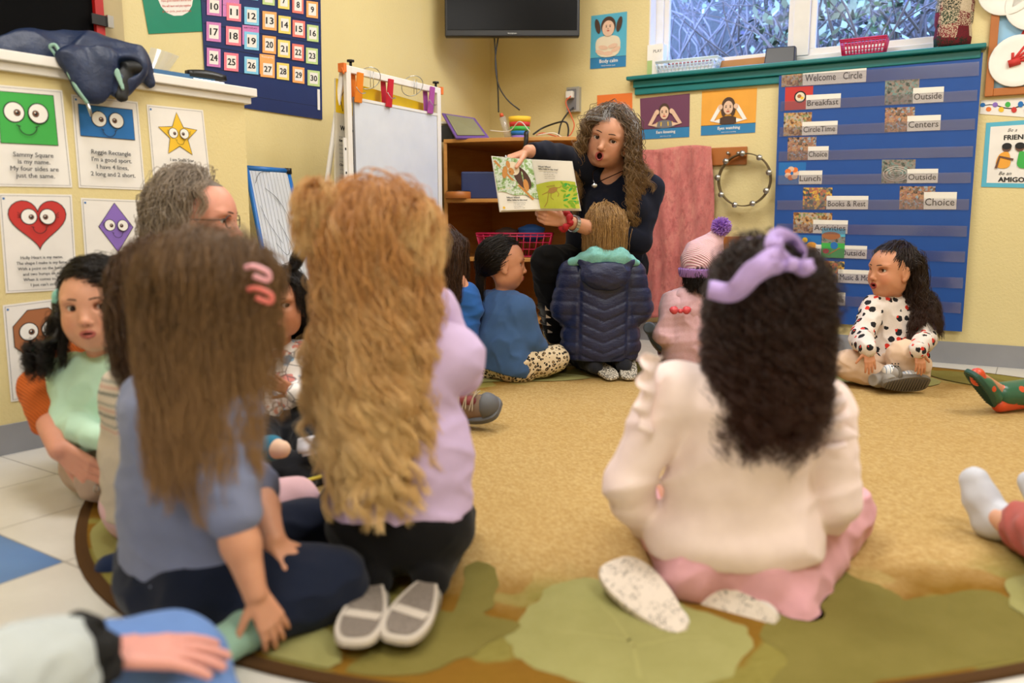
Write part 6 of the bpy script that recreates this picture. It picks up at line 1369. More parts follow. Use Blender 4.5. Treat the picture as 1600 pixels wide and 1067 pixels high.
def kid_fairisle():
    J = JJ(head=(268, 468, 1.64), neck=(255, 565, 1.66), chest=(250, 630, 1.67), belly=(248, 720, 1.69), pelvis=(255, 810, 1.70), hipL=(225, 815, 1.72), hipR=(300, 815, 1.68), shL=(205, 610, 1.70), shR=(300, 615, 1.63),
           elL=(195, 710, 1.74), wrL=(250, 750, 1.82), elR=(320, 700, 1.68), wrR=(330, 740, 1.80), knL=(330, 830, 1.95), knR=(460, 815, 1.78), anL=(260, 850, 1.72), anR=(330, 850, 1.64))
    b, P, R, _ = person('person in fair isle knit jumper with short brown hair beside the mint cardigan', J, CH, 1.08, '#deaa8c', (.5, .85, 0), DN, 1.0, face=False, scalp='#3b2818')
    t = NT('fair_isle'); v = t.coord('Object'); s_ = t.n('SeparateXYZ'); t.l(v, s_.inputs[0]); z = s_.outputs[2]
    an = t.math('ARCTAN2', s_.outputs[1], s_.outputs[0]); zig = t.math('ABSOLUTE', t.math('SUBTRACT', t.math('FRACT', t.math('MULTIPLY', an, 9.0)), .5)); zz = t.math('ADD', z, t.math('MULTIPLY', zig, .012)); fz = t.math('FRACT', t.math('MULTIPLY', zz, 22.0))
    band = t.ramp(fz, [(0, lin('#cfc3b4')), (.3, lin('#5c6664')), (.42, lin('#cfc3b4')), (.6, lin('#c79a8d')), (.7, lin('#cfc3b4')), (.86, lin('#6d7a78')), (.94, lin('#cfc3b4'))], 'CONSTANT'); lo = t.math('LESS_THAN', z, .20)
    t.base(t.mix(lo, band, lin('#c9bdae'))); t.bump(t.noise(v, 300, 2), .5, .003); t.set(Roughness=.95)
    cloth('pale_pink_legging', '#dcb4bb', 600, .2); cloth('navy_sock', '#1d2a48', 800, .3)
    outfit(b, P, J, 'fair_isle', 'pale_pink_legging', hem=-.02, amp=.003, seed=8, tname='jumper', bname='leggings', ti=.014)
    garment('sock', b, [cone(A(205, 880, 1.58), A(172, 888, 1.54), .026, .024)], .004, 'navy_sock', amp=.001)
    hair('hair', b, J['head'], R, 1.02, 'hair_short_brown', n_guide=260, per=26, length=.125, lvar=.25, radius=.0008, volume=.14, wave=(.006, .06), clump=.55, spread=.011, seed=14, back=.8)
def adult_grey():
    J = JJ(head=(310, 345, 2.27), neck=(262, 415, 2.32), chest=(232, 485, 2.34), belly=(235, 570, 2.36), pelvis=(250, 650, 2.38), hipL=(225, 655, 2.32), hipR=(300, 650, 2.46), shL=(165, 452, 2.30), shR=(320, 440, 2.48),
           elL=(64, 606, 2.06), wrL=(94, 702, 1.86), elR=(400, 530, 2.60), wrR=(430, 590, 2.62), knR=(450, 632, 2.62), anR=(665, 655, 2.68), knL=(330, 640, 2.75), anL=(400, 650, 2.90))
    hd = [dict(wr=J['wrL'], fdir=vec(.80, -.18, -.52), pn=vec(.2, .9, .1), L=.185, curl=(.22, .25, .2), thumb=-1, spread=.05), dict(wr=J['wrR'], fdir=vec(.6, .2, -.3), pn=DN, L=.17)]
    b, P, R, info = person('person with wavy grey hair and glasses wearing orange sleeves and black vest', J, AD, .98, '#dd9f88', (1, .02, -.05), DN, 1.15, True, hands=hd, scalp='#6e6358', h=.007, group='adults in the circle', cheeks=.4)
    t = NT('orange_rib'); v = t.coord('Object'); w_ = t.n('TexWave'); w_.bands_direction = 'DIAGONAL'; w_.inputs['Scale'].default_value = 55; w_.inputs['Distortion'].default_value = 1.0; t.l(v, w_.inputs[0]); t.base(t.mix(w_.outputs['Fac'], lin('#a94c12'), lin('#d0661f'))); t.bump(w_.outputs['Fac'], .5, .003); t.set(Roughness=.9)
    cloth('vest_black', '#1c1c21', 300, .3); cloth('charcoal_trousers', '#4a464c', 500, .3, wr=.5)
    sl = J['elL'] * .52 + J['wrL'] * .48
    garment('sweater', b, [P['uaL'][0], cone(J['elL'], sl, AD['el'], AD['fa'] * .96), P['uaR'][0], cone(J['elR'], J['elR'] * .5 + J['wrR'] * .5, AD['el'], AD['fa'])] + P['torso'], .010, 'orange_rib', amp=.004, seed=2, h=.007)
    garment('vest', b, P['torso'] + [cone(J['shL'] * .75 + J['neck'] * .25, J['shR'] * .75 + J['neck'] * .25, .062, .062)], .020, 'vest_black', amp=.004, seed=3, h=.008)
    garment('trousers', b, P['torso'][:1] + P['thL'] + P['thR'] + P['shL'] + P['shR'], .012, 'charcoal_trousers', amp=.006, seed=4, h=.008, cuts=[(J['pelvis'] + vec(0, 0, .04), DN)])
    hair('hair', b, J['head'], R, 1.18, 'hair_grey_wave', n_guide=300, per=26, length=.165, lvar=.2, radius=.0008, volume=.12, wave=(.009, .06), clump=.65, spread=.010, seed=3, back=.95, body=infl(P['torso'], .02), radii=(.0745, .094, .088), face_w=.08, face_y=.0, mask=lambda x, y, z: ~((y > -.08 + .38 * np.maximum(z, 0)) & (z < .93)) & ~((z < -.30) & (y > -.3)) & (z > -.62))
    T = info['T']; mat('glasses_dark', '#2b2723', .3); mb = MB()
    for sg in (-1, 1):
        mb.tube([T(sg * .033 + .021 * math.cos(a), .0865 - .004 * abs(math.cos(a)), .002 + .015 * math.sin(a)) for a in np.linspace(0, 6.28, 24)[:-1]], .0014 * 1.17, 'glasses_dark', 6, closed=True)
        mb.tube([T(sg * .054, .083, .006), T(sg * .077, .01, .004)], .0018, 'glasses_dark', 6)
    mb.tube([T(-.012, .089, .005), T(.012, .089, .005)], .0015, 'glasses_dark', 6); mb.build('glasses', parent=b)
    MB().tube([J['wrL'] + nrm(vec(.80, -.18, -.52)) * .118 + vec(0, -.012, -.022) + .0085 * (vec(0, 0, 1) * math.cos(a) + vec(.25, .9, 0) * math.sin(a)) for a in np.linspace(0, 6.28, 16)[:-1]], .0015, 'metal_steel', 6, closed=True).build('ring', parent=b)
    # hiking boot
    mat('boot_brown', '#7a5f47', .75); mat('boot_rubber', '#5b5c5f', .6); mat('boot_red', '#7c2f2c', .7); mat('boot_lace', '#a08d72', .7)
    hl, to = A(700, 672, 2.70), A(770, 645, 2.62); hl[2] = .055; to[2] = .075; up = nrm(vec(-.35, -.55, .75)); y = nrm(to - hl); z = nrm(up - y * (up @ y)); x = np.cross(y, z)
    s_ = shoe(b, hl, to, up, 'boot_brown', 'boot_rubber', W=.105, hgt=.075, sole=.022, name='hiking_boot', ext=.03, collar=True)
    c = (hl + to) / 2; Lb = np.linalg.norm(to - hl) + .06
    sdf_obj('toe_cap', [cone(c + y * (Lb * .5 - .05) + z * .02, c + y * (Lb * .5 - .042) + z * .03, .05, .045)], 'boot_rubber', s_, .004, cuts=[(c + y * (Lb * .5 - .045), -y)], zfloor=True)
    sdf_obj('tongue', [cone(c - y * .045 + z * .085, c + y * .03 + z * .05, .026, .018, .01, x, 1.1)], 'boot_red', s_, .004)
    mb = MB()
    for i in range(5):
        p = c - y * (.05 - .022 * i) + z * (.104 - .009 * i); mb.tube(curve_pts([p - x * .042 - z * .012, p + y * .006, p + x * .042 - z * .012 + y * .012]), .0024, 'boot_lace', 6).tube(curve_pts([p + x * .042 - z * .012, p + y * .006 + z * .002, p - x * .042 - z * .012 + y * .012]), .0024, 'boot_lace', 6)
    mb.build('laces', parent=s_)
    garment('sock', b, [cone(J['anR'], hl + z * .10, .045, .045)], .004, 'charcoal_trousers', amp=.002)
def kid_mint():
    J = JJ(head=(152, 480, 1.96), neck=(158, 560, 2.0), chest=(158, 610, 2.0), belly=(165, 665, 2.0), pelvis=(178, 715, 2.02), hipL=(152, 722, 2.03), hipR=(205, 722, 2.0), shL=(112, 585, 2.02), shR=(205, 585, 1.98),
           elL=(102, 662, 1.94), wrL=(170, 690, 1.82), elR=(225, 650, 1.95), wrR=(215, 690, 1.85), knL=(158, 745, 1.90), knR=(225, 745, 1.86), anL=(210, 765, 1.95), anR=(250, 770, 1.96))
    hd = [dict(wr=J['wrL'], fdir=vec(1, -.2, -.1), pn=vec(0, 1, -.3), L=.10), dict(wr=J['wrR'], fdir=vec(-.6, -.3, -.6), pn=vec(0, 1, 0), L=.10)]
    b, P, R, info = person('person in mint cardigan with black pigtails sitting against the orange sleeve', J, CH, .98, '#d8a184', (.16, -1, .05), (-.06, 0, 1), 1.02, hands=hd, scalp='#17100c', cheeks=.3, look=(.35, -1, -.08), mouth=.15, roundness=1.12, lip='#b4635a')
    cloth('mint_jersey', '#bfe3cd', 700, .3, wr=.5); cloth('khaki_trousers', '#b39b8c', 500, .3, wr=.6)
    outfit(b, P, J, 'mint_jersey', 'khaki_trousers', hem=-.01, amp=.0042, seed=17, tname='cardigan', ti=.010, bi=.014, extra_cuts=[])
    M = lambda x, y, z: (z > .50 + .0 * x) | (y < .25)
    for sg, sd_ in ((-1, 31), (1, 32)):
        tie = A(97 if sg > 0 else 215, 462 if sg > 0 else 455, 1.99); sx = -1 if sg > 0 else 1
        hair('hair', b, J['head'], R, 1.03, 'hair_black', n_guide=130, per=24, length=.155, lvar=.05, radius=.0008, volume=.05, wave=None, clump=.5, spread=.008, seed=sd_, tie=tie, steps=18, mask=(lambda sx: (lambda x, y, z: ((z > .42) | (y < .3)) & (z > -.5) & (-x * sx * -1 > -.05)))(sx * (1)), tie_dir=(sx, 0, 0))
    mat('scrunchie_teal', '#8fd0c4', .8); mat('band_green', '#3f9c78', .5)
    c = A(97, 462, 1.97); MB().tube([c + .018 * (vec(.5, 0, .85) * math.cos(a) + vec(.1, .95, 0) * math.sin(a)) + .004 * vec(math.sin(5 * a), 0, math.cos(5 * a)) for a in np.linspace(0, 6.28, 36)[:-1]], .010, 'scrunchie_teal', 8, closed=True).build('scrunchie', parent=b)
    pts = [A(*p) for p in ((95, 465, 1.98), (88, 485, 1.96), (90, 505, 1.95), (88, 525, 1.94), (70, 535, 1.93), (58, 548, 1.93), (50, 562, 1.93))]; C = curve_pts(pts, 5)
    hc_items = [cone(C[i], C[i + 1], .013 - .007 * i / len(C) + .003 * math.sin(i * .9), .013 - .007 * (i + 1) / len(C) + .003 * math.sin(i * .9 + .9), .004) for i in range(len(C) - 1)]
    mat('hair_solid_black', '#120c09', .45); sdf_obj('pigtail', hc_items, 'hair_solid_black', b, .0035)
    hair('pigtail_hair', b, pts[2], R, .2, 'hair_black', n_guide=40, per=12, length=.10, radius=.0006, volume=.3, wave=(.003, .03), clump=.3, spread=.03, mask=lambda x, y, z: z > -2, seed=77, gravity=.8, flow=(-.5, 0, -.6))
    hair('pigtail_hair', b, pts[5], R, .2, 'hair_black', n_guide=50, per=12, length=.06, radius=.0006, volume=.5, wave=None, curl=(.006, .03), clump=.3, spread=.03, mask=lambda x, y, z: z > -2, seed=78, gravity=.5)
    for p in (pts[3], pts[5]): MB().tube([p + .010 * vec(math.cos(a), 0, math.sin(a)) for a in np.linspace(0, 6.28, 14)[:-1]], .0028, 'band_green', 6, closed=True).build('hair_tie', parent=b)
def kid_peek():
    J = JJ(head=(436, 476, 2.42), neck=(440, 545, 2.46), chest=(442, 580, 2.46), belly=(440, 620, 2.44), pelvis=(440, 655, 2.44), hipL=(420, 655, 2.44), hipR=(465, 655, 2.44), shL=(405, 560, 2.47), shR=(478, 558, 2.46),
           elL=(398, 610, 2.42), wrL=(425, 640, 2.32), elR=(485, 610, 2.42), wrR=(462, 612, 2.30), knL=(400, 700, 2.15), knR=(510, 745, 2.10), anL=(470, 750, 2.0), anR=(430, 745, 2.02))
    hd = [dict(wr=J['wrR'], fdir=vec(-.6, -.4, .4), pn=vec(-.3, 1, 0), L=.10)]
    b, P, R, info = person('person in white printed top peeking between the brown-haired and blonde girls', J, CH, .93, '#b98060', (.1, -1, .02), DN, .98, hands=hd, scalp='#120c0a', cheeks=.2, look=(.6, -1, -.1), lip='#9a4a40')
    t = NT('doodle_print'); v = t.coord('Object'); d_ = t.voro(v, 28, 'DISTANCE_TO_EDGE'); ln = t.ramp(d_, [(.03, (1, 1, 1)), (.05, (0, 0, 0))]); n_ = t.ramp(t.noise(v, 22, 2), [(.56, (0, 0, 0)), (.58, (1, 1, 1))])
    n2 = t.ramp(t.noise(t.coord('Object', loc=(4, 2, 1)), 20, 2), [(.60, (0, 0, 0)), (.62, (1, 1, 1))])
    c_ = t.mix(n_, lin('#efe9e4'), lin('#dd8d86')); c_ = t.mix(n2, c_, lin('#8fb2cf')); t.base(t.mix(t.math('MULTIPLY', ln, .7), c_, lin('#5b5a60'))); t.set(Roughness=.9)
    cloth('black_joggers', '#15161b', 400, .4, wr=.6)
    outfit(b, P, J, 'doodle_print', 'black_joggers', hem=-.01, amp=.003, seed=23, tname='top', bname='joggers', bi=.016)
    mat('piping_yellow', '#c9b93a', .6); MB().tube(curve_pts([A(410, 764, 2.05), A(424, 745, 1.98), A(438, 752, 1.96), A(470, 752, 1.95), A(510, 742, 1.98)]), .0045, 'piping_yellow', 6).build('piping', parent=b)
    mat('sole_white', '#dddce4', .5); cloth('teal_sock', '#2c6f8a', 700, .3)
    garment('sock', b, [cone(A(408, 702, 1.95), A(425, 700, 1.92), .030, .028)], .004, 'teal_sock', amp=.001)
    sdf_obj('foot', [cone(A(425, 700, 1.92), A(440, 702, 1.90), .028, .022)], 'skin_print_light', b, .004)
    shoe(b, A(480, 712, 2.0), A(515, 705, 2.02), (0, .3, 1), 'sole_white', 'sole_white', W=.06, hgt=.04)
    hair('hair', b, J['head'], R, 1.0, 'hair_black', n_guide=200, per=22, length=.13, lvar=.1, radius=.0008, volume=.07, wave=None, clump=.4, spread=.009, seed=41, back=.3)
    hair('fringe', b, J['head'], R, 1.0, 'hair_black', n_guide=60, per=18, length=.06, lvar=.1, radius=.0007, volume=.05, wave=None, clump=.3, spread=.006, seed=42, back=-.9, keep_face=False, mask=lambda x, y, z: (z > .6) & (y > .15) & (np.abs(x) < .6))
    hair('top_tuft', b, A(460, 418, 2.40), R, .16, 'hair_black', n_guide=26, per=14, length=.05, radius=.0006, wave=None, volume=.1, seed=43, mask=lambda x, y, z: z > -1, gravity=-.3, flow=(1, 0, .5), spread=.02)
def kid_blue_tee():
    J = JJ(head=(694, 402, 3.46), neck=(697, 448, 3.48), chest=(702, 470, 3.48), belly=(705, 505, 3.48), pelvis=(705, 538, 3.5), hipL=(690, 540, 3.5), hipR=(722, 540, 3.5), shL=(678, 458, 3.50), shR=(728, 460, 3.44),
           elL=(670, 490, 3.55), wrL=(690, 480, 3.62), elR=(742, 484, 3.43), wrR=(720, 434, 3.42), knL=(680, 550, 3.75), knR=(745, 550, 3.72), anL=(700, 565, 3.6), anR=(725, 565, 3.6))
    hd = [dict(wr=J['wrR'], fdir=vec(-.5, .1, 1), pn=vec(-.8, .3, 0), L=.11, thumb=-1)]
    b, P, R, _ = person('person in royal blue t-shirt with long brown hair, hand raised to cheek', J, CH, 1.05, '#d79c7e', (.55, .8, 0), DN, 1.0, face=False, hands=hd, scalp='#2d1c12')
    cloth('royal_jersey', '#2f62ad', 700, .3); cloth('dark_leggings', '#23252d', 500, .3)
    outfit(b, P, J, 'royal_jersey', 'dark_leggings', fore='', ti=.009, hem=-.01, seed=51, tname='t_shirt', bname='leggings')
    hair('hair', b, J['head'], R, 1.03, 'hair_brown', n_guide=220, per=22, length=.25, radius=.0011, volume=.12, wave=(.004, .1), clump=.5, spread=.010, body=infl(P['torso'], .008), seed=52)
def kid_leopard():
    J = JJ(head=(786, 413, 3.50), neck=(788, 462, 3.50), chest=(785, 490, 3.50), belly=(780, 530, 3.50), pelvis=(785, 565, 3.52), hipL=(765, 568, 3.56), hipR=(805, 568, 3.46), shL=(762, 478, 3.57), shR=(812, 482, 3.44),
           elL=(820, 520, 3.66), wrL=(850, 550, 3.62), elR=(830, 530, 3.46), wrR=(848, 556, 3.54), knL=(850, 560, 3.78), knR=(868, 560, 3.52), anL=(825, 578, 3.62), anR=(820, 583, 3.46), toL=(852, 583, 3.52))
    b, P, R, info = person('person in blue sweatshirt and leopard leggings facing right toward the book', J, CH, 1.08, '#c98f6e', (1, .10, -.02), (-.05, 0, 1), 1.02, scalp='#120c0a', cheeks=.25, roundness=1.1, look=(1, .1, .1))
    cloth('denim_sweat', '#41608f', 500, .35, wr=.5)
    t = NT('leopard_print'); v = t.coord('Object'); d1 = t.voro(v, 62, rnd=.75); n_ = t.noise(v, 110, 2); q_ = t.math('ADD', d1, t.math('MULTIPLY', t.math('SUBTRACT', n_, .5), .35))
    t.base(t.ramp(q_, [(0, lin('#b08d5c')), (.20, lin('#1a1410')), (.42, lin('#dcc9a8'))], 'CONSTANT')); t.set(Roughness=.85); cloth('mauve_sock', '#8d6c6c', 700, .3)
    outfit(b, P, J, 'denim_sweat', 'leopard_print', hem=-.035, hemn=(-.2, 0, -1), amp=.004, seed=61, tname='sweatshirt', bname='leggings', ti=.021)
    garment('sock', b, P['ftL'], .004, 'mauve_sock', amp=.001)
    tie = J['head'] + R @ (vec(0, -.095, -.045) * 1.03)
    hair('hair', b, J['head'], R, 1.03, 'hair_black', n_guide=240, per=22, length=.165, lvar=.06, radius=.0010, volume=.035, wave=None, clump=.4, spread=.007, seed=62, tie=tie, tie_dir=(-.3, -.3, -1), steps=18)
    if False: hair('loose_strands', b, J['head'], R, 1.03, 'hair_black', n_guide=5, per=3, length=.12, radius=.0006, volume=.08, wave=(.004, .06), clump=.2, spread=.004, seed=63, back=-.3, keep_face=False, mask=lambda x, y, z: (np.abs(x) > .5) & (y > .2) & (z > .3))
def kid_coat():
    J = JJ(head=(945, 363, 3.55), neck=(942, 405, 3.55), chest=(940, 435, 3.56), belly=(938, 480, 3.58), pelvis=(938, 530, 3.60), hipL=(915, 535, 3.6), hipR=(962, 535, 3.6), shL=(898, 428, 3.56), shR=(983, 428, 3.56),
           elL=(884, 480, 3.58), wrL=(885, 500, 3.72), elR=(997, 480, 3.58), wrR=(990, 500, 3.72), knL=(905, 560, 3.85), knR=(975, 560, 3.85), anL=(930, 572, 3.52), anR=(975, 572, 3.52))
    b, P, R, _ = person('person kneeling in navy quilted coat with aqua fleece hood lining', J, CH, 1.12, '#deb095', (.05, 1, 0), DN, 1.02, face=False, scalp='#6d4c28')
    t = NT('navy_quilt'); v = t.coord('Object'); t.base(t.mix(t.noise(v, 40, 4), lin('#131a38'), lin('#232e58'))); t.bump(t.noise(t.coord('Object', (1, 1, 2)), 60, 4, .6), .5, .006); t.set(Roughness=.38)
    cx = J['pelvis'][0]; z0 = J['pelvis'][2]
    def quilt(X, Y, Z):
        u = Z - np.abs(X - cx) * .42 - z0; f_ = (u / .048) % 1.0; a = np.minimum(f_, 1 - f_)
        mid = np.abs(X - cx) < .105; g = np.minimum(np.abs(np.abs(X - cx) - .105) / .012, 1)
        return -.0065 * np.clip(np.where(mid, a * 4, np.minimum(((Z - z0) / .06 % 1), 1 - ((Z - z0) / .06 % 1)) * 4), 0, 1) ** .5 * g + .002 + .0025 * fbm(X, Y, Z, 60, 4)
    coat = P['torso'] + P['uaL'] + P['uaR'] + P['faL'] + P['faR'] + [cone(J['chest'], J['pelvis'] - vec(0, 0, .03), .085, .108, .04, vec(1, 0, 0), 1.35), cone(J['shL'], J['elL'], .046, .048), cone(J['shR'], J['elR'], .046, .048)]
    c = garment('coat', b, coat, .018, 'navy_quilt', disp=quilt, h=.0048, cuts=[(J['pelvis'] - vec(0, 0, .085), (0, 0, -1)), (J['neck'] + vec(0, 0, .01), DN)])
    HB = J['neck'] + vec(0, -.055, -.022)
    sdf_obj('hood', [ell(HB + vec(0, -.045, -.035), (.105, .052, .070)), cone(HB + vec(-.075, -.01, .025), HB + vec(.085, -.01, .02), .045, .045)], 'navy_quilt', c, .005, disp=folds(.004, 60, 9), cuts=[(HB + vec(0, 0, .035), (0, -.25, 1))])
    t = NT('aqua_fleece'); v = t.coord('Object'); t.base(t.mix(t.noise(v, 160, 3), lin('#6fc3c0'), lin('#a5e3dd'))); t.bump(t.noise(v, 260, 4, .8), .9, .006); t.set(Roughness=1)
    sdf_obj('hood_lining', [cone(HB + vec(-.140, .01, .012), HB + vec(-.04, -.04, .040), .018, .040), cone(HB + vec(-.04, -.04, .040), HB + vec(.06, -.04, .036), .040, .038), cone(HB + vec(.06, -.04, .036), HB + vec(.140, .01, .010), .038, .016)], 'aqua_fleece', c, .004, disp=lambda X, Y, Z: .003 * fbm(X, Y, Z, 160, 3))
    garment('trousers', b, P['torso'][:1] + P['thL'] + P['thR'] + P['shL'] + P['shR'], .008, 'dark_leggings' if 'dark_leggings' in MATS else 'plastic_black', amp=.002, cuts=[(J['pelvis'] + vec(0, 0, .02), DN)])
    t_ = NT('patterned_sole'); v = t_.coord('Object'); d_ = t_.voro(v, 90, 'DISTANCE_TO_EDGE'); t_.base(t_.mix(t_.ramp(d_, [(.05, (1, 1, 1)), (.12, (0, 0, 0))]), lin('#d8d0c0'), lin('#3b3630'))); t_.set(Roughness=.8); mat('foxing_cream', '#cfc4ae', .7)
    for h_, t2 in (((930, 562, 3.60), (958, 588, 3.44)), ((985, 560, 3.60), (981, 590, 3.44))):
        hl, to = A(*h_), A(*t2); to[2] = max(to[2], .035); hl[2] = max(hl[2], .075); so = shoe(b, hl, to, (0, .55, -1), 'foxing_cream', 'patterned_sole', W=.07, hgt=.04, ext=.01)
    hair('hair', b, J['head'], R, 1.04, 'hair_dark_blond', n_guide=260, per=24, length=.112, lvar=.08, radius=.0010, volume=.10, wave=None, clump=.55, spread=.009, seed=71, back=.6)
def kid_beanie():
    J = JJ(head=(1097, 418, 3.72), neck=(1090, 458, 3.75), chest=(1082, 480, 3.75), belly=(1080, 520, 3.76), pelvis=(1082, 550, 3.78), hipL=(1065, 552, 3.78), hipR=(1105, 552, 3.78), shL=(1052, 474, 3.76), shR=(1120, 472, 3.74),
           elL=(1036, 522, 3.74), wrL=(1058, 545, 3.80), elR=(1135, 515, 3.78), wrR=(1125, 530, 3.88), knL=(1045, 555, 4.0), knR=(1130, 555, 4.0), anL=(1050, 560, 3.85), anR=(1100, 565, 3.85))
    b, P, R, _ = person('person in pink fleece jacket and pink knitted hat with purple pompom', J, CH, 1.0, '#c98f6e', (.1, 1, 0), DN, 1.0, face=False, scalp='#140d0a')
    t = NT('pink_fleece'); v = t.coord('Object'); t.base(t.mix(t.noise(v, 200, 3), lin('#eab0bb'), lin('#ffdde2'))); t.bump(t.noise(v, 300, 4, .8), .45, .004); t.set(Roughness=1); t.b.inputs['Sheen Weight'].default_value = .5
    top = P['torso'] + P['uaL'] + P['faL'] + P['uaR'] + P['faR'] + [cone(J['chest'], J['pelvis'], .070, .085, .03, vec(1, 0, 0), 1.2)]
    c = garment('fleece_jacket', b, top, .018, 'pink_fleece', disp=lambda X, Y, Z: folds(.007, 36, 5)(X, Y, Z) + .0015 * fbm(X, Y, Z, 200, 3))
    sdf_obj('hood', [cone(J['neck'] + vec(-.075, -.035, -.005), J['neck'] + vec(.075, -.035, -.005), .034, .034, .03), ell(J['neck'] + vec(0, -.065, -.055), (.105, .04, .065))], 'pink_fleece', c, .0045, disp=lambda X, Y, Z: .002 * fbm(X, Y, Z, 160, 3))
    mat('satin_coral', '#e0555c', .3); mb = MB(); q = A(1063, 486, 3.60)
    for sg in (-1, 1): mb.lathe(q + vec(sg * .028, 0, .004), [(.002, -.02), (.016, -.012), (.02, 0), (.012, .016), (.002, .022)], 'satin_coral', 12, np.array(Matrix.Rotation(sg * 1.3, 3, 'Y')))
    mb.tube([q - vec(.008, 0, 0), q + vec(.008, 0, 0)], .010, 'satin_coral', 10); mb.build('bow', parent=c, label='coral satin bow')
    cloth('lilac_joggers', '#c39bb5', 500, .3); garment('trousers', b, P['torso'][:1] + P['thL'] + P['thR'] + P['shL'] + P['shR'], .01, 'lilac_joggers', amp=.002, cuts=[(J['pelvis'] + vec(0, 0, .02), DN)])
    t = NT('hat_knit'); v = t.coord('Object'); w_ = t.n('TexWave'); w_.bands_direction = 'DIAGONAL'; w_.inputs['Scale'].default_value = 48; t.l(v, w_.inputs[0]); t.base(t.mix(w_.outputs['Fac'], lin('#cf8ea0'), lin('#f1d6d3'))); t.bump(w_.outputs['Fac'], .6, .004); t.set(Roughness=1)
    t = NT('hat_rib'); v = t.coord('Object'); w_ = t.n('TexWave'); w_.bands_direction = 'X'; w_.inputs['Scale'].default_value = 60; t.l(v, w_.inputs[0]); t.base(t.mix(w_.outputs['Fac'], lin('#9d6cc0'), lin('#c39be0'))); t.bump(w_.outputs['Fac'], .8, .004); t.set(Roughness=1)
    tp = A(1122, 366, 3.72); hc = J['head'] + vec(0, 0, .035)
    hat = sdf_obj('knitted_hat', [ell(hc - vec(0, 0, .01), (.096, .108, .092)), cone(hc + vec(.01, 0, .03), tp, .078, .030, .04)], 'hat_knit', b, .0045, disp=folds(.004, 40, 3), cuts=[(hc - vec(0, 0, .07), (0, 0, -1))])
    sdf_obj('hat_brim', [ell(hc - vec(0, 0, .04), (.108, .120, .10))], 'hat_rib', hat, .004, cuts=[(hc - vec(0, 0, .078), (.0, 0, -1)), (hc - vec(0, 0, .036), DN)])
    mat('pom_core', '#8f5cc0', .9); hair_mat('pom_yarn', '#8a56bb', '#c79be6'); pc_ = A(1127, 354, 3.70); MB().lathe(pc_, [(.026 * math.sin(a), .026 * math.cos(a)) for a in np.linspace(math.pi - .05, .05, 9)], 'pom_core', 16).build('pompom', parent=hat)
    hair('pompom_yarn', hat, pc_, np.eye(3), .26, 'pom_yarn', n_guide=160, per=10, length=.036, lvar=.1, steps=5, radius=.0016, volume=0, wave=None, clump=.1, spread=.02, seed=81, mask=lambda x, y, z: z > -2, gravity=0, root_in=.9, stiff=1, back=0, jitter=.001, radii=(.09, .09, .09)) if False else None
    rg = np.random.RandomState(4); D = unit(rg.normal(size=(900, 3))); hcv = bpy.data.hair_curves.new('pompom_yarn'); hcv.add_curves([3] * 900); L_ = rg.uniform(.034, .049, (900, 1)); C = np.stack([D * .015, D * L_ * .7, unit(D + rg.normal(size=D.shape) * .12) * L_], 1)
    hcv.attributes['position'].data.foreach_set('vector', C.astype(np.float32).ravel()); ra_ = hcv.attributes.get('radius') or hcv.attributes.new('radius', 'FLOAT', 'POINT'); ra_.data.foreach_set('value', np.full(2700, .0015, np.float32)); hcv.materials.append(MATS['pom_yarn'])
    o = bpy.data.objects.new('pompom_yarn', hcv); COL.objects.link(o); o.location = tuple(pc_); o.parent = hat; o.matrix_parent_inverse = parent_world(hat).inverted()
    hair('hair', b, J['head'] - vec(0, 0, .01), R, 1.0, 'hair_black', n_guide=120, per=20, length=.07, radius=.0010, volume=.03, wave=(.004, .05), clump=.5, spread=.008, seed=83, mask=lambda x, y, z: (z < -.1) & (z > -.6) & (y < .2))
    mat('shoe_print', '#93a7b4', .6); shoe(b, A(1012, 508, 3.98), A(1038, 545, 3.92), (-.5, -.5, .6), 'shoe_print', 'foxing_cream', W=.07, hgt=.045)
def kid_blond():
    J = JJ(head=(1186, 428, 3.35), neck=(1188, 472, 3.37), chest=(1188, 500, 3.38), belly=(1188, 545, 3.38), pelvis=(1188, 580, 3.40), hipL=(1168, 582, 3.4), hipR=(1210, 582, 3.4), shL=(1160, 490, 3.38), shR=(1216, 490, 3.38),
           elL=(1150, 540, 3.42), wrL=(1165, 565, 3.52), elR=(1226, 540, 3.42), wrR=(1215, 565, 3.52), knL=(1150, 585, 3.62), knR=(1228, 585, 3.62), anL=(1175, 595, 3.5), anR=(1205, 595, 3.5))
    b, P, R, _ = person('person with dark blond hair mostly hidden behind the lilac bow', J, CH, 1.0, '#deb095', (0, 1, 0), DN, 1.0, face=False, scalp='#7a5830')
    cloth('grey_jersey', '#8a8a90', 600, .3)
    outfit(b, P, J, 'grey_jersey', 'dark_leggings', hem=-.02, seed=91)
    hair('hair', b, J['head'], R, 1.03, 'hair_dark_blond', n_guide=180, per=20, length=.15, radius=.0010, volume=.10, wave=None, clump=.5, spread=.009, seed=92)
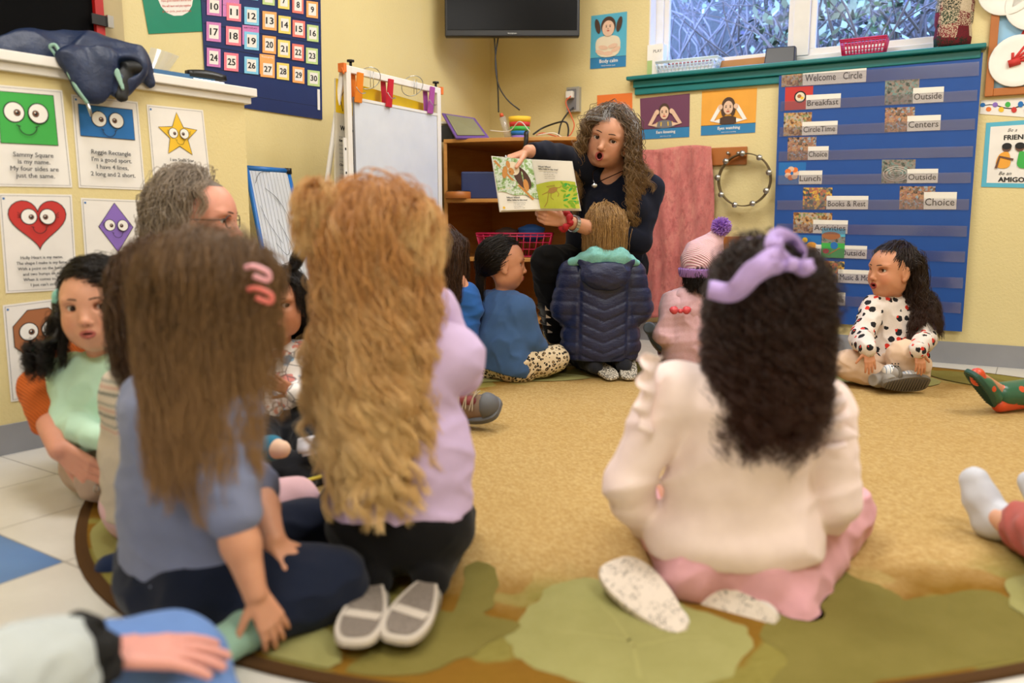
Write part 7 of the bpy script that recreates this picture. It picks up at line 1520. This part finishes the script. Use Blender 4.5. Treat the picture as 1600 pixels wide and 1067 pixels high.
def kid_wall():
    J = JJ(head=(1394, 424, 3.44), neck=(1400, 468, 3.46), chest=(1398, 500, 3.46), belly=(1396, 540, 3.45), pelvis=(1394, 572, 3.46), hipL=(1370, 574, 3.44), hipR=(1420, 574, 3.44), shL=(1366, 482, 3.44), shR=(1434, 482, 3.46),
           elL=(1345, 528, 3.34), wrL=(1356, 545, 3.19), elR=(1446, 530, 3.34), wrR=(1434, 547, 3.16), knL=(1325, 566, 3.36), knR=(1412, 552, 3.26), anL=(1385, 580, 3.26), anR=(1420, 585, 3.28))
    J['knL'][2] = .10; J['knR'][2] = .155; J['anL'][2] = .06; J['anR'][2] = .08
    hd = [dict(wr=J['wrL'], fdir=vec(.10, -.3, -.95), pn=vec(.1, .9, -.35), L=.108, curl=(.2, .25, .2), thumb=-1, spread=.07), dict(wr=J['wrR'], fdir=vec(.12, -.3, -.95), pn=vec(-.1, .9, -.35), L=.108, curl=(.25, .3, .2), thumb=1, spread=.07)]
    b, P, R, info = person('person sitting by the wall in cream sweatshirt spotted black and red', J, CH, 1.08, '#cf9470', (-.97, -.28, .04), (.0, 0, 1), 1.06, hands=hd, scalp='#150e0b', cheeks=.45, mouth=.45, roundness=1.15, look=(-.95, -.2, .12), lip='#9c3f3a')
    t = NT('spotted_sweat'); v = t.coord('Object'); vo = t.n('TexVoronoi'); vo.inputs['Scale'].default_value = 25; vo.inputs['Randomness'].default_value = .55; t.l(v, vo.inputs['Vector']); v2 = t.coord('Object', loc=(.009, .002, -.009)); vo2 = t.n('TexVoronoi'); vo2.inputs['Scale'].default_value = 25; vo2.inputs['Randomness'].default_value = .55; t.l(v2, vo2.inputs['Vector'])
    wob = t.math('MULTIPLY', t.math('SUBTRACT', t.noise(v, 120, 2), .5), .25)
    blk = t.math('LESS_THAN', t.math('ADD', vo.outputs['Distance'], wob), .36); red = t.math('LESS_THAN', t.math('ADD', vo2.outputs['Distance'], wob), .25)
    c_ = t.mix(blk, t.mix(t.noise(v, 300, 2), lin('#d2c6bd'), lin('#e6dcd4')), lin('#17161a')); t.base(t.mix(red, c_, lin('#d1301f'))); t.bump(t.noise(v, 500, 2), .3, .002); t.set(Roughness=.95)
    cloth('beige_joggers', '#dcbfa4', 500, .35, wr=.6)
    outfit(b, P, J, 'spotted_sweat', 'beige_joggers', hem=-.005, amp=.005, seed=101, tname='sweatshirt', bname='joggers', ti=.014, bi=.014, extra_cuts=[(J['neck'] + vec(0, 0, .022), DN)])
    mat('clog_grey', '#9a958f', .7); mat('clog_sole', '#6d665d', .85); mat('clog_sole_rib', '#4a443d', .9)
    hl, to = A(1385, 604, 3.16), A(1447, 600, 3.18); hl[2] = to[2] = .052
    s_ = shoe(b, hl, to, (.0, .85, .5), 'clog_grey', 'clog_sole', W=.075, hgt=.05, sole=.02, name='clog', tread='clog_sole_rib', ext=.014)
    hl, to = A(1378, 582, 3.24), A(1404, 568, 3.18); hl[2] = .05; to[2] = .10
    s2 = shoe(b, hl, to, (-.2, -.75, .5), 'clog_grey', 'clog_sole', W=.065, hgt=.05, sole=.015, name='clog', ext=.018)
    mb = MB(); c = A(1398, 572, 3.11)
    for i in range(6): mb.lathe(c + vec(.012 * (i % 3 - 1), -.002, .01 * (i // 3)), [(.003, 0), (.003, .002)], 'pupil', 8, np.array(Matrix.Rotation(1.57, 3, 'X')))
    mb.build('clog_holes', parent=s2)
    t = NT('striped_sock'); v = t.coord('Object'); w_ = t.n('TexWave'); w_.bands_direction = 'X'; w_.inputs['Scale'].default_value = 14; t.l(v, w_.inputs[0]); t.base(t.ramp(w_.outputs['Fac'], [(0, lin('#dfe2e8')), (.5, lin('#5a7fa8')), (.75, lin('#e8e5e0'))], 'CONSTANT')); t.set(Roughness=.9)
    garment('sock', b, [cone(J['anR'] + vec(0, .02, .02), A(1420, 590, 3.21), .028, .026), ], .006, 'striped_sock', amp=.001); garment('sock', b, [cone(J['anL'], A(1390, 580, 3.2), .026, .024)], .005, 'striped_sock', amp=.001)
    tie = J['head'] + R @ (vec(0, -.035, .108) * 1.06)
    hair('hair', b, J['head'], R, 1.07, 'hair_dark_wave', n_guide=150, per=22, length=.30, lvar=.1, radius=.0009, volume=.03, wave=None, clump=.5, spread=.007, seed=102, tie=tie, tie_dir=(.5, .3, .3), mask=lambda x, y, z: ((z > -.05) & ((y < .55) | (z > .55))), body=infl(P['torso'], .02), curl=(.004, .05))
    hair('hair', b, J['head'], R, 1.07, 'hair_dark_wave', n_guide=170, per=24, length=.30, lvar=.15, radius=.0009, volume=.20, wave=(.010, .07), clump=.55, spread=.012, seed=103, back=1.0, mask=lambda x, y, z: (z < .55) & (y < -.15), body=infl(P['torso'] + P['uaR'], .02), flow=(.4, .1, -1))
def teacher():
    J = JJ(head=(951, 219, 3.66), neck=(966, 272, 3.74), chest=(962, 318, 3.78), belly=(948, 365, 3.82), pelvis=(938, 405, 3.90), hipL=(910, 415, 3.88), hipR=(970, 415, 3.88), shL=(922, 268, 3.74), shR=(1012, 296, 3.74),
           elL=(872, 243, 3.56), wrL=(826, 236, 3.42), elR=(998, 378, 3.64), wrR=(884, 346, 3.42), knL=(856, 410, 3.66), knR=(940, 412, 3.72), anL=(868, 520, 3.84), anR=(940, 530, 3.92))
    hd = [dict(wr=J['wrL'], fdir=vec(-.86, -.1, -.32), pn=vec(0, .25, -1), L=.175, curls=[(.75, .35, .2), (1.25, 1.3, .9), (1.3, 1.4, .9), (1.35, 1.4, .9)], thumb=1, spread=.04),
          dict(wr=J['wrR'], fdir=vec(-.97, -.1, .22), pn=vec(-.1, .9, .35), L=.175, curl=(.55, .6, .4), thumb=-1, spread=.02, thumb_open=.7)]
    b, P, R, info = person('person reading aloud in navy v-neck top with long curly greying hair', J, AD, .97, '#cf997b', (-.33, -.94, -.10), (.30, .02, .95), 1.17, True, mouth=1.0, hands=hd, scalp='#5b4f47', h=.0065, group='adults in the circle', cheeks=.22, look=(-.13, -.98, -.09), brow_lift=.004, lip='#b8605c')
    cloth('navy_knit_top', '#0d1120', 400, .25, sheen=.05); cloth('black_trousers', '#0b0b0d', 300, .25, sheen=.05)
    sd_ = nrm(J['shR'] - J['shL']); fR = J['elR'] * .42 + J['wrR'] * .58
    tops = P['torso'] + P['uaL'] + P['uaR'] + P['faL'] + [cone(J['elR'], fR, .044, .038), cone(J['chest'], J['belly'], .125, .135, .04, vec(1, 0, 0), 1.25), ell(J['chest'] + vec(-.065, -.10, -.02), .075), ell(J['chest'] + vec(.065, -.10, -.03), .075)]
    it = infl(tops, .010) + [dict(cone(J['neck'] + vec(-.005, -.02, .03), A(932, 293, 3.63), .055, .016, .004), op='s'), dict(ell(J['neck'] + vec(0, 0, .05), .075, k=.006), op='s')]
    top = sdf_obj('v_neck_top', it, 'navy_knit_top', b, .0065, disp=folds(.006, 26, 31, (1, 1, 1.3)), cuts=[(J['wrL'] * .93 + J['elL'] * .07, J['wrL'] - J['elL'])])
    garment('trousers', b, P['torso'][:1] + P['thL'] + P['thR'] + P['shL'] + P['shR'], .014, 'black_trousers', amp=.006, h=.008)
    mat('boot_black', '#0d0d0e', .35)
    for q, an in (('L', J['anL']), ('R', J['anR'])):
        hl = an + vec(.0, .03, 0); hl[2] = .02; to = an + vec(-.02, -.19, 0); to[2] = .02; s_ = shoe(b, hl, to, DN, 'boot_black', 'boot_black', W=.10, hgt=.075, sole=.02, name='boot')
        sdf_obj('shaft', [cone(an + vec(0, 0, .02), an * .55 + J['kn' + q] * .45, .056, .068)], 'boot_black', s_, .007)
        mb = MB()
        for k in range(4):
            c = an * (1 - .11 * k) + J['kn' + q] * .11 * k + vec(0, 0, .02); r = .062 + .0035 * k; mb.tube([c + r * vec(math.cos(a), math.sin(a), .12 * math.sin(a)) for a in np.linspace(0, 6.28, 20)[:-1]], .007, 'boot_black', 6, closed=True); mb.box(c + vec(-.03, -r - .004, 0), (.022, .006, .022), 'metal_steel')
        mb.build('straps', parent=s_)
    HK = dict(clump=.55, spread=.012, volume=.13, radius=.0010)
    hair('hair', b, J['head'], R, 1.20, 'hair_grey_curl', n_guide=420, per=24, length=.40, lvar=.22, steps=34, wave=(.010, .075), curl=(.009, .055), body=infl(P['torso'] + P['uaR'], .016), seed=111, back=.55, part=-.004, gravity=.42, mask=lambda x, y, z: ~((y > .02 + .42 * np.maximum(z, 0)) & (z < .82)) & ~((z < -.30) & (y > -.15)) & (z > -.62), face_w=.080, face_y=-.012, **HK)
    hair('crown_hair', b, J['head'], R, 1.20, 'hair_grey_top', n_guide=130, per=22, length=.13, lvar=.2, wave=(.004, .06), seed=112, back=.5, part=-.004, gravity=.4, mask=lambda x, y, z: (z > .55) & (y < .40), face_w=.08, face_y=-.012, clump=.4, spread=.010, volume=.16, radius=.0009)
    T = info['T']; mb = MB(); p = T(.080, .0, -.045); mb.tube([p, p - vec(0, 0, .012)], .0012, 'metal_steel', 5).lathe(p - vec(0, 0, .02), [(.001, -.008), (.006, -.002), (.007, .003), (.001, .008)], 'metal_steel', 12).lathe(p - vec(0, 0, .038), [(.001, -.006), (.005, 0), (.001, .008)], 'ink_grey', 10); mb.build('earring', parent=b)
    pn = A(929, 290, 3.53); mb = MB().tube(curve_pts([J['neck'] + vec(-.06, -.03, .04), A(927, 268, 3.60), pn + vec(0, 0, .01), A(940, 282, 3.56), J['neck'] + vec(.055, -.02, .03)]), .0022, 'pupil', 6); o = mb.build('necklace', parent=b); MB().lathe(pn, [(.002, -.010), (.012, -.003), (.012, .004), (.003, .010)], 'metal_steel', 14, sy=.5).build('pendant', parent=o)
    fw = nrm(J['elR'] - J['wrR']); mat('scrunchie_red', '#a5101c', .75); x_, z_ = nrm(np.cross(fw, DN)), None; z_ = np.cross(fw, x_); cw = J['wrR'] - fw * .005
    MB().tube([cw + .033 * (x_ * math.cos(a) + z_ * math.sin(a)) + fw * .006 * math.sin(6 * a) for a in np.linspace(0, 6.28, 48)[:-1]], [.013 + .003 * math.sin(9 * a) for a in np.linspace(0, 6.28, 48)[:-1]], 'scrunchie_red', 8, closed=True).build('scrunchie', parent=b, label='red velvet wrist scrunchie')
    cw = J['wrR'] + fw * .045; mb = MB()
    for k in range(18): a = 2 * math.pi * k / 18; mb.box(cw + .034 * (x_ * math.cos(a) + z_ * math.sin(a)), (.011, .016, .004), 'metal_steel', np.stack([-x_ * math.sin(a) + z_ * math.cos(a), fw, x_ * math.cos(a) + z_ * math.sin(a)], 1))
    mb.build('wristwatch', parent=b)
    for k in (1, 2):
        q = J['wrL'] + nrm(vec(-.86, -.1, -.32)) * .10 + vec(0, -.012 - .016 * k, .004); MB().lathe(q, [(.009, -.003), (.0105, 0), (.009, .003)], 'metal_steel', 16, np.array(Matrix.Rotation(1.3, 3, 'Y'))).build('ring', parent=b)
    return J
def picture_book():
    YB = 3.37
    tl, sp_t, tr_, bl, sp_b, br = A(769, 245, YB - .02), A(830, 250, YB + .02), A(893, 253, YB - .03), A(782, 329, YB - .02), A(845, 327, YB + .02), A(907, 327, YB - .03)
    cov = Sheet([bl + vec(-.004, .012, -.006), sp_b + vec(0, .012, -.006), sp_t + vec(0, .012, .004), tl + vec(-.004, .012, .004)], 'print_white', .002); book = cov.done('picture_book', label='open picture book of animal photos held up by the reader', cat='book')
    Sheet([sp_b + vec(0, .012, -.006), br + vec(.004, .012, -.006), tr_ + vec(.004, .012, .004), sp_t + vec(0, .012, .004)], 'print_white', .002).done('cover', parent=book)
    t = NT('foliage_print'); v = t.coord('Object'); n_ = t.noise(v, 45, 5, .7); t.base(t.ramp(n_, [(.3, lin('#3f6b34')), (.45, lin('#8bb06a')), (.55, lin('#dfe8e6')), (.68, lin('#7fa45a'))])); t.set(Roughness=.4)
    t = NT('lime_print'); v = t.coord('Object'); t.base(t.mix(t.noise(v, 14, 2), lin('#a9b92c'), lin('#d8dc5a'))); t.set(Roughness=.4)
    mat('leaf_print', '#7fb52a', .4); mat('animal_brown', '#4a2c22', .5); mat('animal_tan', '#c98a45', .5); mat('animal_cream', '#e9dcc2', .5); mat('stick_insect', '#b08a4a', .5)
    s = Sheet([bl, sp_b, sp_t, tl], 'print_white', .003, bend=.012); W, H = s.w, s.h
    def P_(a, b): return (W * a, H * b)
    s.k = 1
    N = 12; top = [P_(i / N, 1) for i in range(N + 1)]; bot = [P_(i / N, .30 + .02 * math.sin(i) - .12 * i / N + .05) for i in range(N + 1)]
    for i in range(N): s.poly([bot[i], bot[i + 1], top[i + 1], top[i]], 'foliage_print', 2)
    s.line([P_(.03, .93), P_(.35, .62), P_(.6, .42), P_(.85, .2)], .009, 'animal_tan', layer=4); s.line([P_(.05, .55), P_(.4, .45), P_(.75, .25)], .004, 'ink_grey', layer=3); s.line([P_(.05, .4), P_(.3, .42), P_(.6, .33)], .003, 'animal_cream', layer=3)
    s.ell(W * .66, H * .62, W * .18, H * .24, 'animal_brown', rot=.5, layer=5); s.ell(W * .47, H * .80, W * .15, H * .13, 'animal_cream', layer=6); s.ell(W * .40, H * .74, W * .07, H * .07, 'animal_tan', layer=7); s.ell(W * .72, H * .48, W * .07, H * .12, 'animal_tan', layer=7); s.ell(W * .24, H * .72, W * .06, H * .12, 'animal_tan', rot=-.3, layer=7); s.ell(W * .35, H * .87, W * .05, H * .07, 'animal_tan', layer=7); s.ell(W * .37, H * .73, W * .012, H * .012, 'ink_black', layer=8)
    s.k = 9; s.text('Whoo! Whoo!', W * .18, H * .225, .0062, 'ink_black', 'l', bold=.0004); s.text('Who hides in this tree?', W * .18, H * .175, .0062, 'ink_black', 'l', bold=.0004)
    for i, tx in enumerate(('With long strong tail,', 'I can climb and hop,', 'I am a kangaroo', 'that lives in a tree.')): s.text(tx, W * .32, H * (.125 - .032 * i), .0042, 'ink_grey', 'l')
    s.ell(W * .08, H * .05, W * .03, W * .03, 'ink_yellow'); s.done('left_page', parent=book)
    s = Sheet([sp_b, br, tr_, sp_t], 'print_white', .003, bend=.012); W, H = s.w, s.h
    bot = [P_(i / N, .02) for i in range(N + 1)]; top = [P_(i / N, .50 + .10 * math.sin(i / N * 2.2)) for i in range(N + 1)]
    for i in range(N): s.poly([bot[i], bot[i + 1], top[i + 1], top[i]], 'lime_print', 2)
    rg = random.Random(5)
    for i in range(24):
        x_, y_ = rg.uniform(.68, .97), rg.uniform(.05, .55); s.ell(W * x_, H * y_, W * .07, H * .022, 'leaf_print' if i % 3 else 'ink_green', rot=rg.uniform(-1, 1.2), n=10, layer=3 + i % 3)
    s.ell(W * .42, H * .40, W * .13, H * .055, 'stick_insect', rot=.4, layer=6)
    for L_ in (((.35, .38), (.2, .33), (.12, .30)), ((.38, .36), (.34, .25), (.40, .2)), ((.5, .42), (.56, .33), (.52, .27)), ((.36, .44), (.28, .47), (.5, .5)), ((.3, .34), (.22, .15), (.12, .05)), ((.5, .45), (.62, .46), (.66, .50))): s.line([P_(a, b_) for a, b_ in L_], .0022, 'stick_insect', layer=7)
    s.k = 9; s.text('Whoo! Whoo!', W * .16, H * .86, .0062, 'ink_black', 'l', bold=.0004); s.text('Who hides in this tree?', W * .16, H * .81, .0062, 'ink_black', 'l', bold=.0004)
    for i, tx in enumerate(('With legs like thin twigs,', 'I sit still on a leaf,', 'I am a walking stick,', 'quiet in the green.')): s.text(tx, W * .28, H * (.75 - .038 * i), .0042, 'ink_grey', 'l')
    s.done('right_page', parent=book)
def off_frame(label, base, fwd, legs, d, s, skin, hairm, scalp, topm, group, wrist=None, elbow=None, hand=(), adult=False, hs=1.0):
    f = nrm(fwd); r = nrm(np.cross(f, DN)); k = s * (1.42 if adult else 1.0); b0 = np.array(base, float); Z = lambda z, x=0, y=0: b0 + vec(0, 0, z * k) + r * x * k + f * y * k
    J = dict(pelvis=Z(0), hipL=Z(0, -.06), hipR=Z(0, .06), belly=Z(.11), chest=Z(.21, 0, .01), neck=Z(.32), head=Z(.43, 0, .02), shL=Z(.28, -.115), shR=Z(.28, .115), elL=Z(.13, -.15, .02), elR=Z(.13, .15, .02), wrL=Z(.05, -.08, .13), wrR=Z(.05, .08, .13))
    if wrist is not None: J['elR'], J['wrR'] = np.array(elbow), np.array(wrist)
    hd = [dict(wr=J['wrL'], fdir=f - r * -.3, pn=vec(0, 0, -1), L=d['hand'] * s)] + (list(hand) if hand else [dict(wr=J['wrR'], fdir=f - r * .3, pn=vec(0, 0, -1), L=d['hand'] * s)])
    b, P, R, info = person(label, J, d, s, skin, f, DN, hs, adult, hands=hd, scalp=scalp, extra=legs, group=group, cheeks=.25)
    outfit(b, P, J, topm, None, hem=-.01, fore='LR' if wrist is None else 'L', tname='sweater', amp=.003, extra_cuts=[])
    hair('hair', b, J['head'], R, hs * 1.03, hairm, n_guide=170, per=18, length=.2 * k, radius=.0010, volume=.08, wave=(.004, .08), clump=.5, spread=.009, seed=int(abs(base[0]) * 100), body=infl(P['torso'], .01))
    return b, P, J
def partials():
    # bottom left: adult hand on jeans knee
    hip, kn, an = A(-200, 1030, .85), A(262, 1040, 1.0), A(330, 1180, .90); kn[2] = .105; an[2] = .06; hip[2] = .135
    el, wr = A(-150, 1110, .74), A(150, 1020, .90)
    hd = hand_items(wr, vec(.86, .40, -.20), vec(.05, .1, -1), .165, curl=(.12, .15, .1), thumb=1, spread=.16); t_ = lambda V: np.tile(np.array(lin('#dc9f94')[:3]), (len(V), 1))
    cloth('light_denim', '#6384bd', 500, .3); cloth('grey_sleeve', '#b6bdbd', 400, .4, wr=.6); cloth('white_cuff', '#e9e6e2', 500, .3); mat('scrunchie_black', '#0c0b0c', .9)
    b, P_, J_ = off_frame('person at lower left edge with hand resting on light blue jeans', (hip[0] - .26, hip[1] - .14, .15), (.75, .65, 0), [cone(hip + vec(-.22, -.1, 0), kn, .075, .062), cone(kn, an, .06, .04)], AD, .92, '#dc9f94', 'hair_brown', '#2d1c12', 'grey_sleeve', 'adults in the circle', wr, el, [dict(wr=wr, fdir=vec(.86, .40, -.20), pn=vec(.05, .1, -1), L=.165, curl=(.12, .15, .1), thumb=1, spread=.16)], True, 1.12)
    garment('sleeve', b, P_['uaR'], .014, 'grey_sleeve', amp=.004)
    garment('jeans', b, [cone(hip, kn, .082, .064), cone(kn, an, .062, .05)], .008, 'light_denim', amp=.003)
    d = nrm(wr - el); garment('sleeve', b, [cone(el, wr - d * .05, .050, .042)], .012, 'grey_sleeve', amp=.006, f=60); garment('cuff', b, [cone(wr - d * .075, wr - d * .045, .040, .040, .004)], .011, 'white_cuff', amp=.001, cuts=[(wr - d * .038, d), (wr - d * .085, -d)])
    x_ = nrm(np.cross(d, DN)); z_ = np.cross(d, x_); MB().tube([wr - d * .012 + .034 * (x_ * math.cos(a) + z_ * math.sin(a)) + d * .007 * math.sin(7 * a) for a in np.linspace(0, 6.28, 48)[:-1]], [.017 + .004 * math.sin(9 * a) for a in np.linspace(0, 6.28, 48)[:-1]], 'scrunchie_black', 8, closed=True).build('scrunchie', parent=b)
    # rain boot at the right edge
    t = NT('boot_green_dots'); v = t.coord('Object'); d_ = t.voro(v, 16, rnd=.4); t.base(t.mix(t.math('LESS_THAN', d_, .2), lin('#2f5f48'), lin('#d0502c'))); t.set(Roughness=.3); mat('boot_orange', '#cf4a26', .35); mat('boot_green_sole', '#1f4a3c', .6)
    hl, to = A(1545, 648, 2.86), A(1516, 588, 2.84); hl[2] = .045; an = A(1565, 632, 2.88); an[2] = .075; kn = A(1700, 618, 2.95); kn[2] = .085; hp = kn + vec(.35, -.05, .02); tc = lambda V: np.tile(np.array(lin('#c98f6e')[:3]), (len(V), 1))
    cloth('navy_trouser', '#28304a', 400, .3)
    b, P_, J_ = off_frame('person at right edge wearing a dark green rain boot with orange dots', hp + vec(.04, .03, .0), (-.95, .2, 0), [cone(an, kn, .03, .045), cone(kn, hp, .045, .06), cone(an, to + vec(.03, 0, 0), .028, .02)], CH, 1.05, '#c98f6e', 'hair_short_brown', '#3b2818', 'grey_jersey', 'children sitting in the circle')
    y = nrm(to - hl); s_ = shoe(b, hl, to, (1, .05, .3), 'boot_green_dots', 'boot_green_sole', W=.085, hgt=.06, sole=.018, name='rain_boot', tread='boot_green_dots' if False else 'boot_green_sole', ext=.016, collar=False)
    sdf_obj('boot_shaft', [cone(an, an + nrm(kn - an) * .20, .046, .054)], 'boot_green_dots', s_, .005, cuts=[(an + nrm(kn - an) * .215, kn - an)])
    sdf_obj('heel_trim', [cone(hl + vec(.035, 0, -.005), an + nrm(kn - an) * .19 - vec(0, 0, .042), .026, .012), cone(to + vec(.025, 0, .005), to + vec(.03, 0, -.01), .026, .026)], 'boot_orange', s_, .004)
    cloth('navy_trouser', '#28304a', 400, .3); garment('trousers', b, [cone(an * .3 + kn * .7, kn, .045, .05), cone(kn, hp, .05, .075)], .014, 'navy_trouser', amp=.003)
    # grey sock foot
    to, hl, an, kn = A(1520, 780, 1.74), A(1545, 838, 1.70), A(1562, 840, 1.66), A(1680, 930, 1.42); to[2] = .125; hl[2] = .045; an[2] = .065; kn[2] = .09; hp = kn + vec(.3, .05, .02)
    b, P_, J_ = off_frame('person at right edge with one foot in a pale grey sock and rust trousers', hp + vec(.04, .02, .0), (-.85, .5, 0), [cone(an, kn, .026, .042), cone(kn, hp, .045, .06), cone(hl, to, .026, .022)], CH, 1.05, '#dba98c', 'hair_dark_blond', '#6d4c28', 'denim_sweat', 'children sitting in the circle')
    cloth('pale_grey_sock', '#c3c6cf', 700, .4); cloth('rust_corduroy', '#a8564e', 500, .4, wr=.7)
    garment('sock', b, [cone(hl, an + vec(.03, -.06, .01), .029, .033), cone(hl, hl * .45 + to * .55, .029, .030), cone(hl * .45 + to * .55, to, .030, .026), cone(hl + vec(.01, 0, .005), an + vec(.02, -.03, .005), .028, .029)], .004, 'pale_grey_sock', amp=.002, f=60)
    garment('trousers', b, [cone(an + vec(.025, -.05, .005), kn, .040, .052), cone(kn, hp, .052, .075)], .010, 'rust_corduroy', amp=.006, f=50)
    to2 = A(1612, 775, 1.80); to2[2] = .10; hl2 = A(1640, 830, 1.74); hl2[2] = .05; garment('sock', b, [cone(hl2, to2, .030, .026), cone(hl2, hl2 + vec(.12, -.04, .02), .03, .034)], .004, 'pale_grey_sock', amp=.002)
cloth('dark_leggings', '#23252d', 500, .3)
for k_, f_ in dict(tee=kid_tee, fair=kid_fairisle, grey=adult_grey, mint=kid_mint, peek=kid_peek, bluetee=kid_blue_tee, leo=kid_leopard, coat=kid_coat, beanie=kid_beanie, blond=kid_blond, wall=kid_wall, teacher=teacher, book=picture_book, part=partials).items():
    f_()
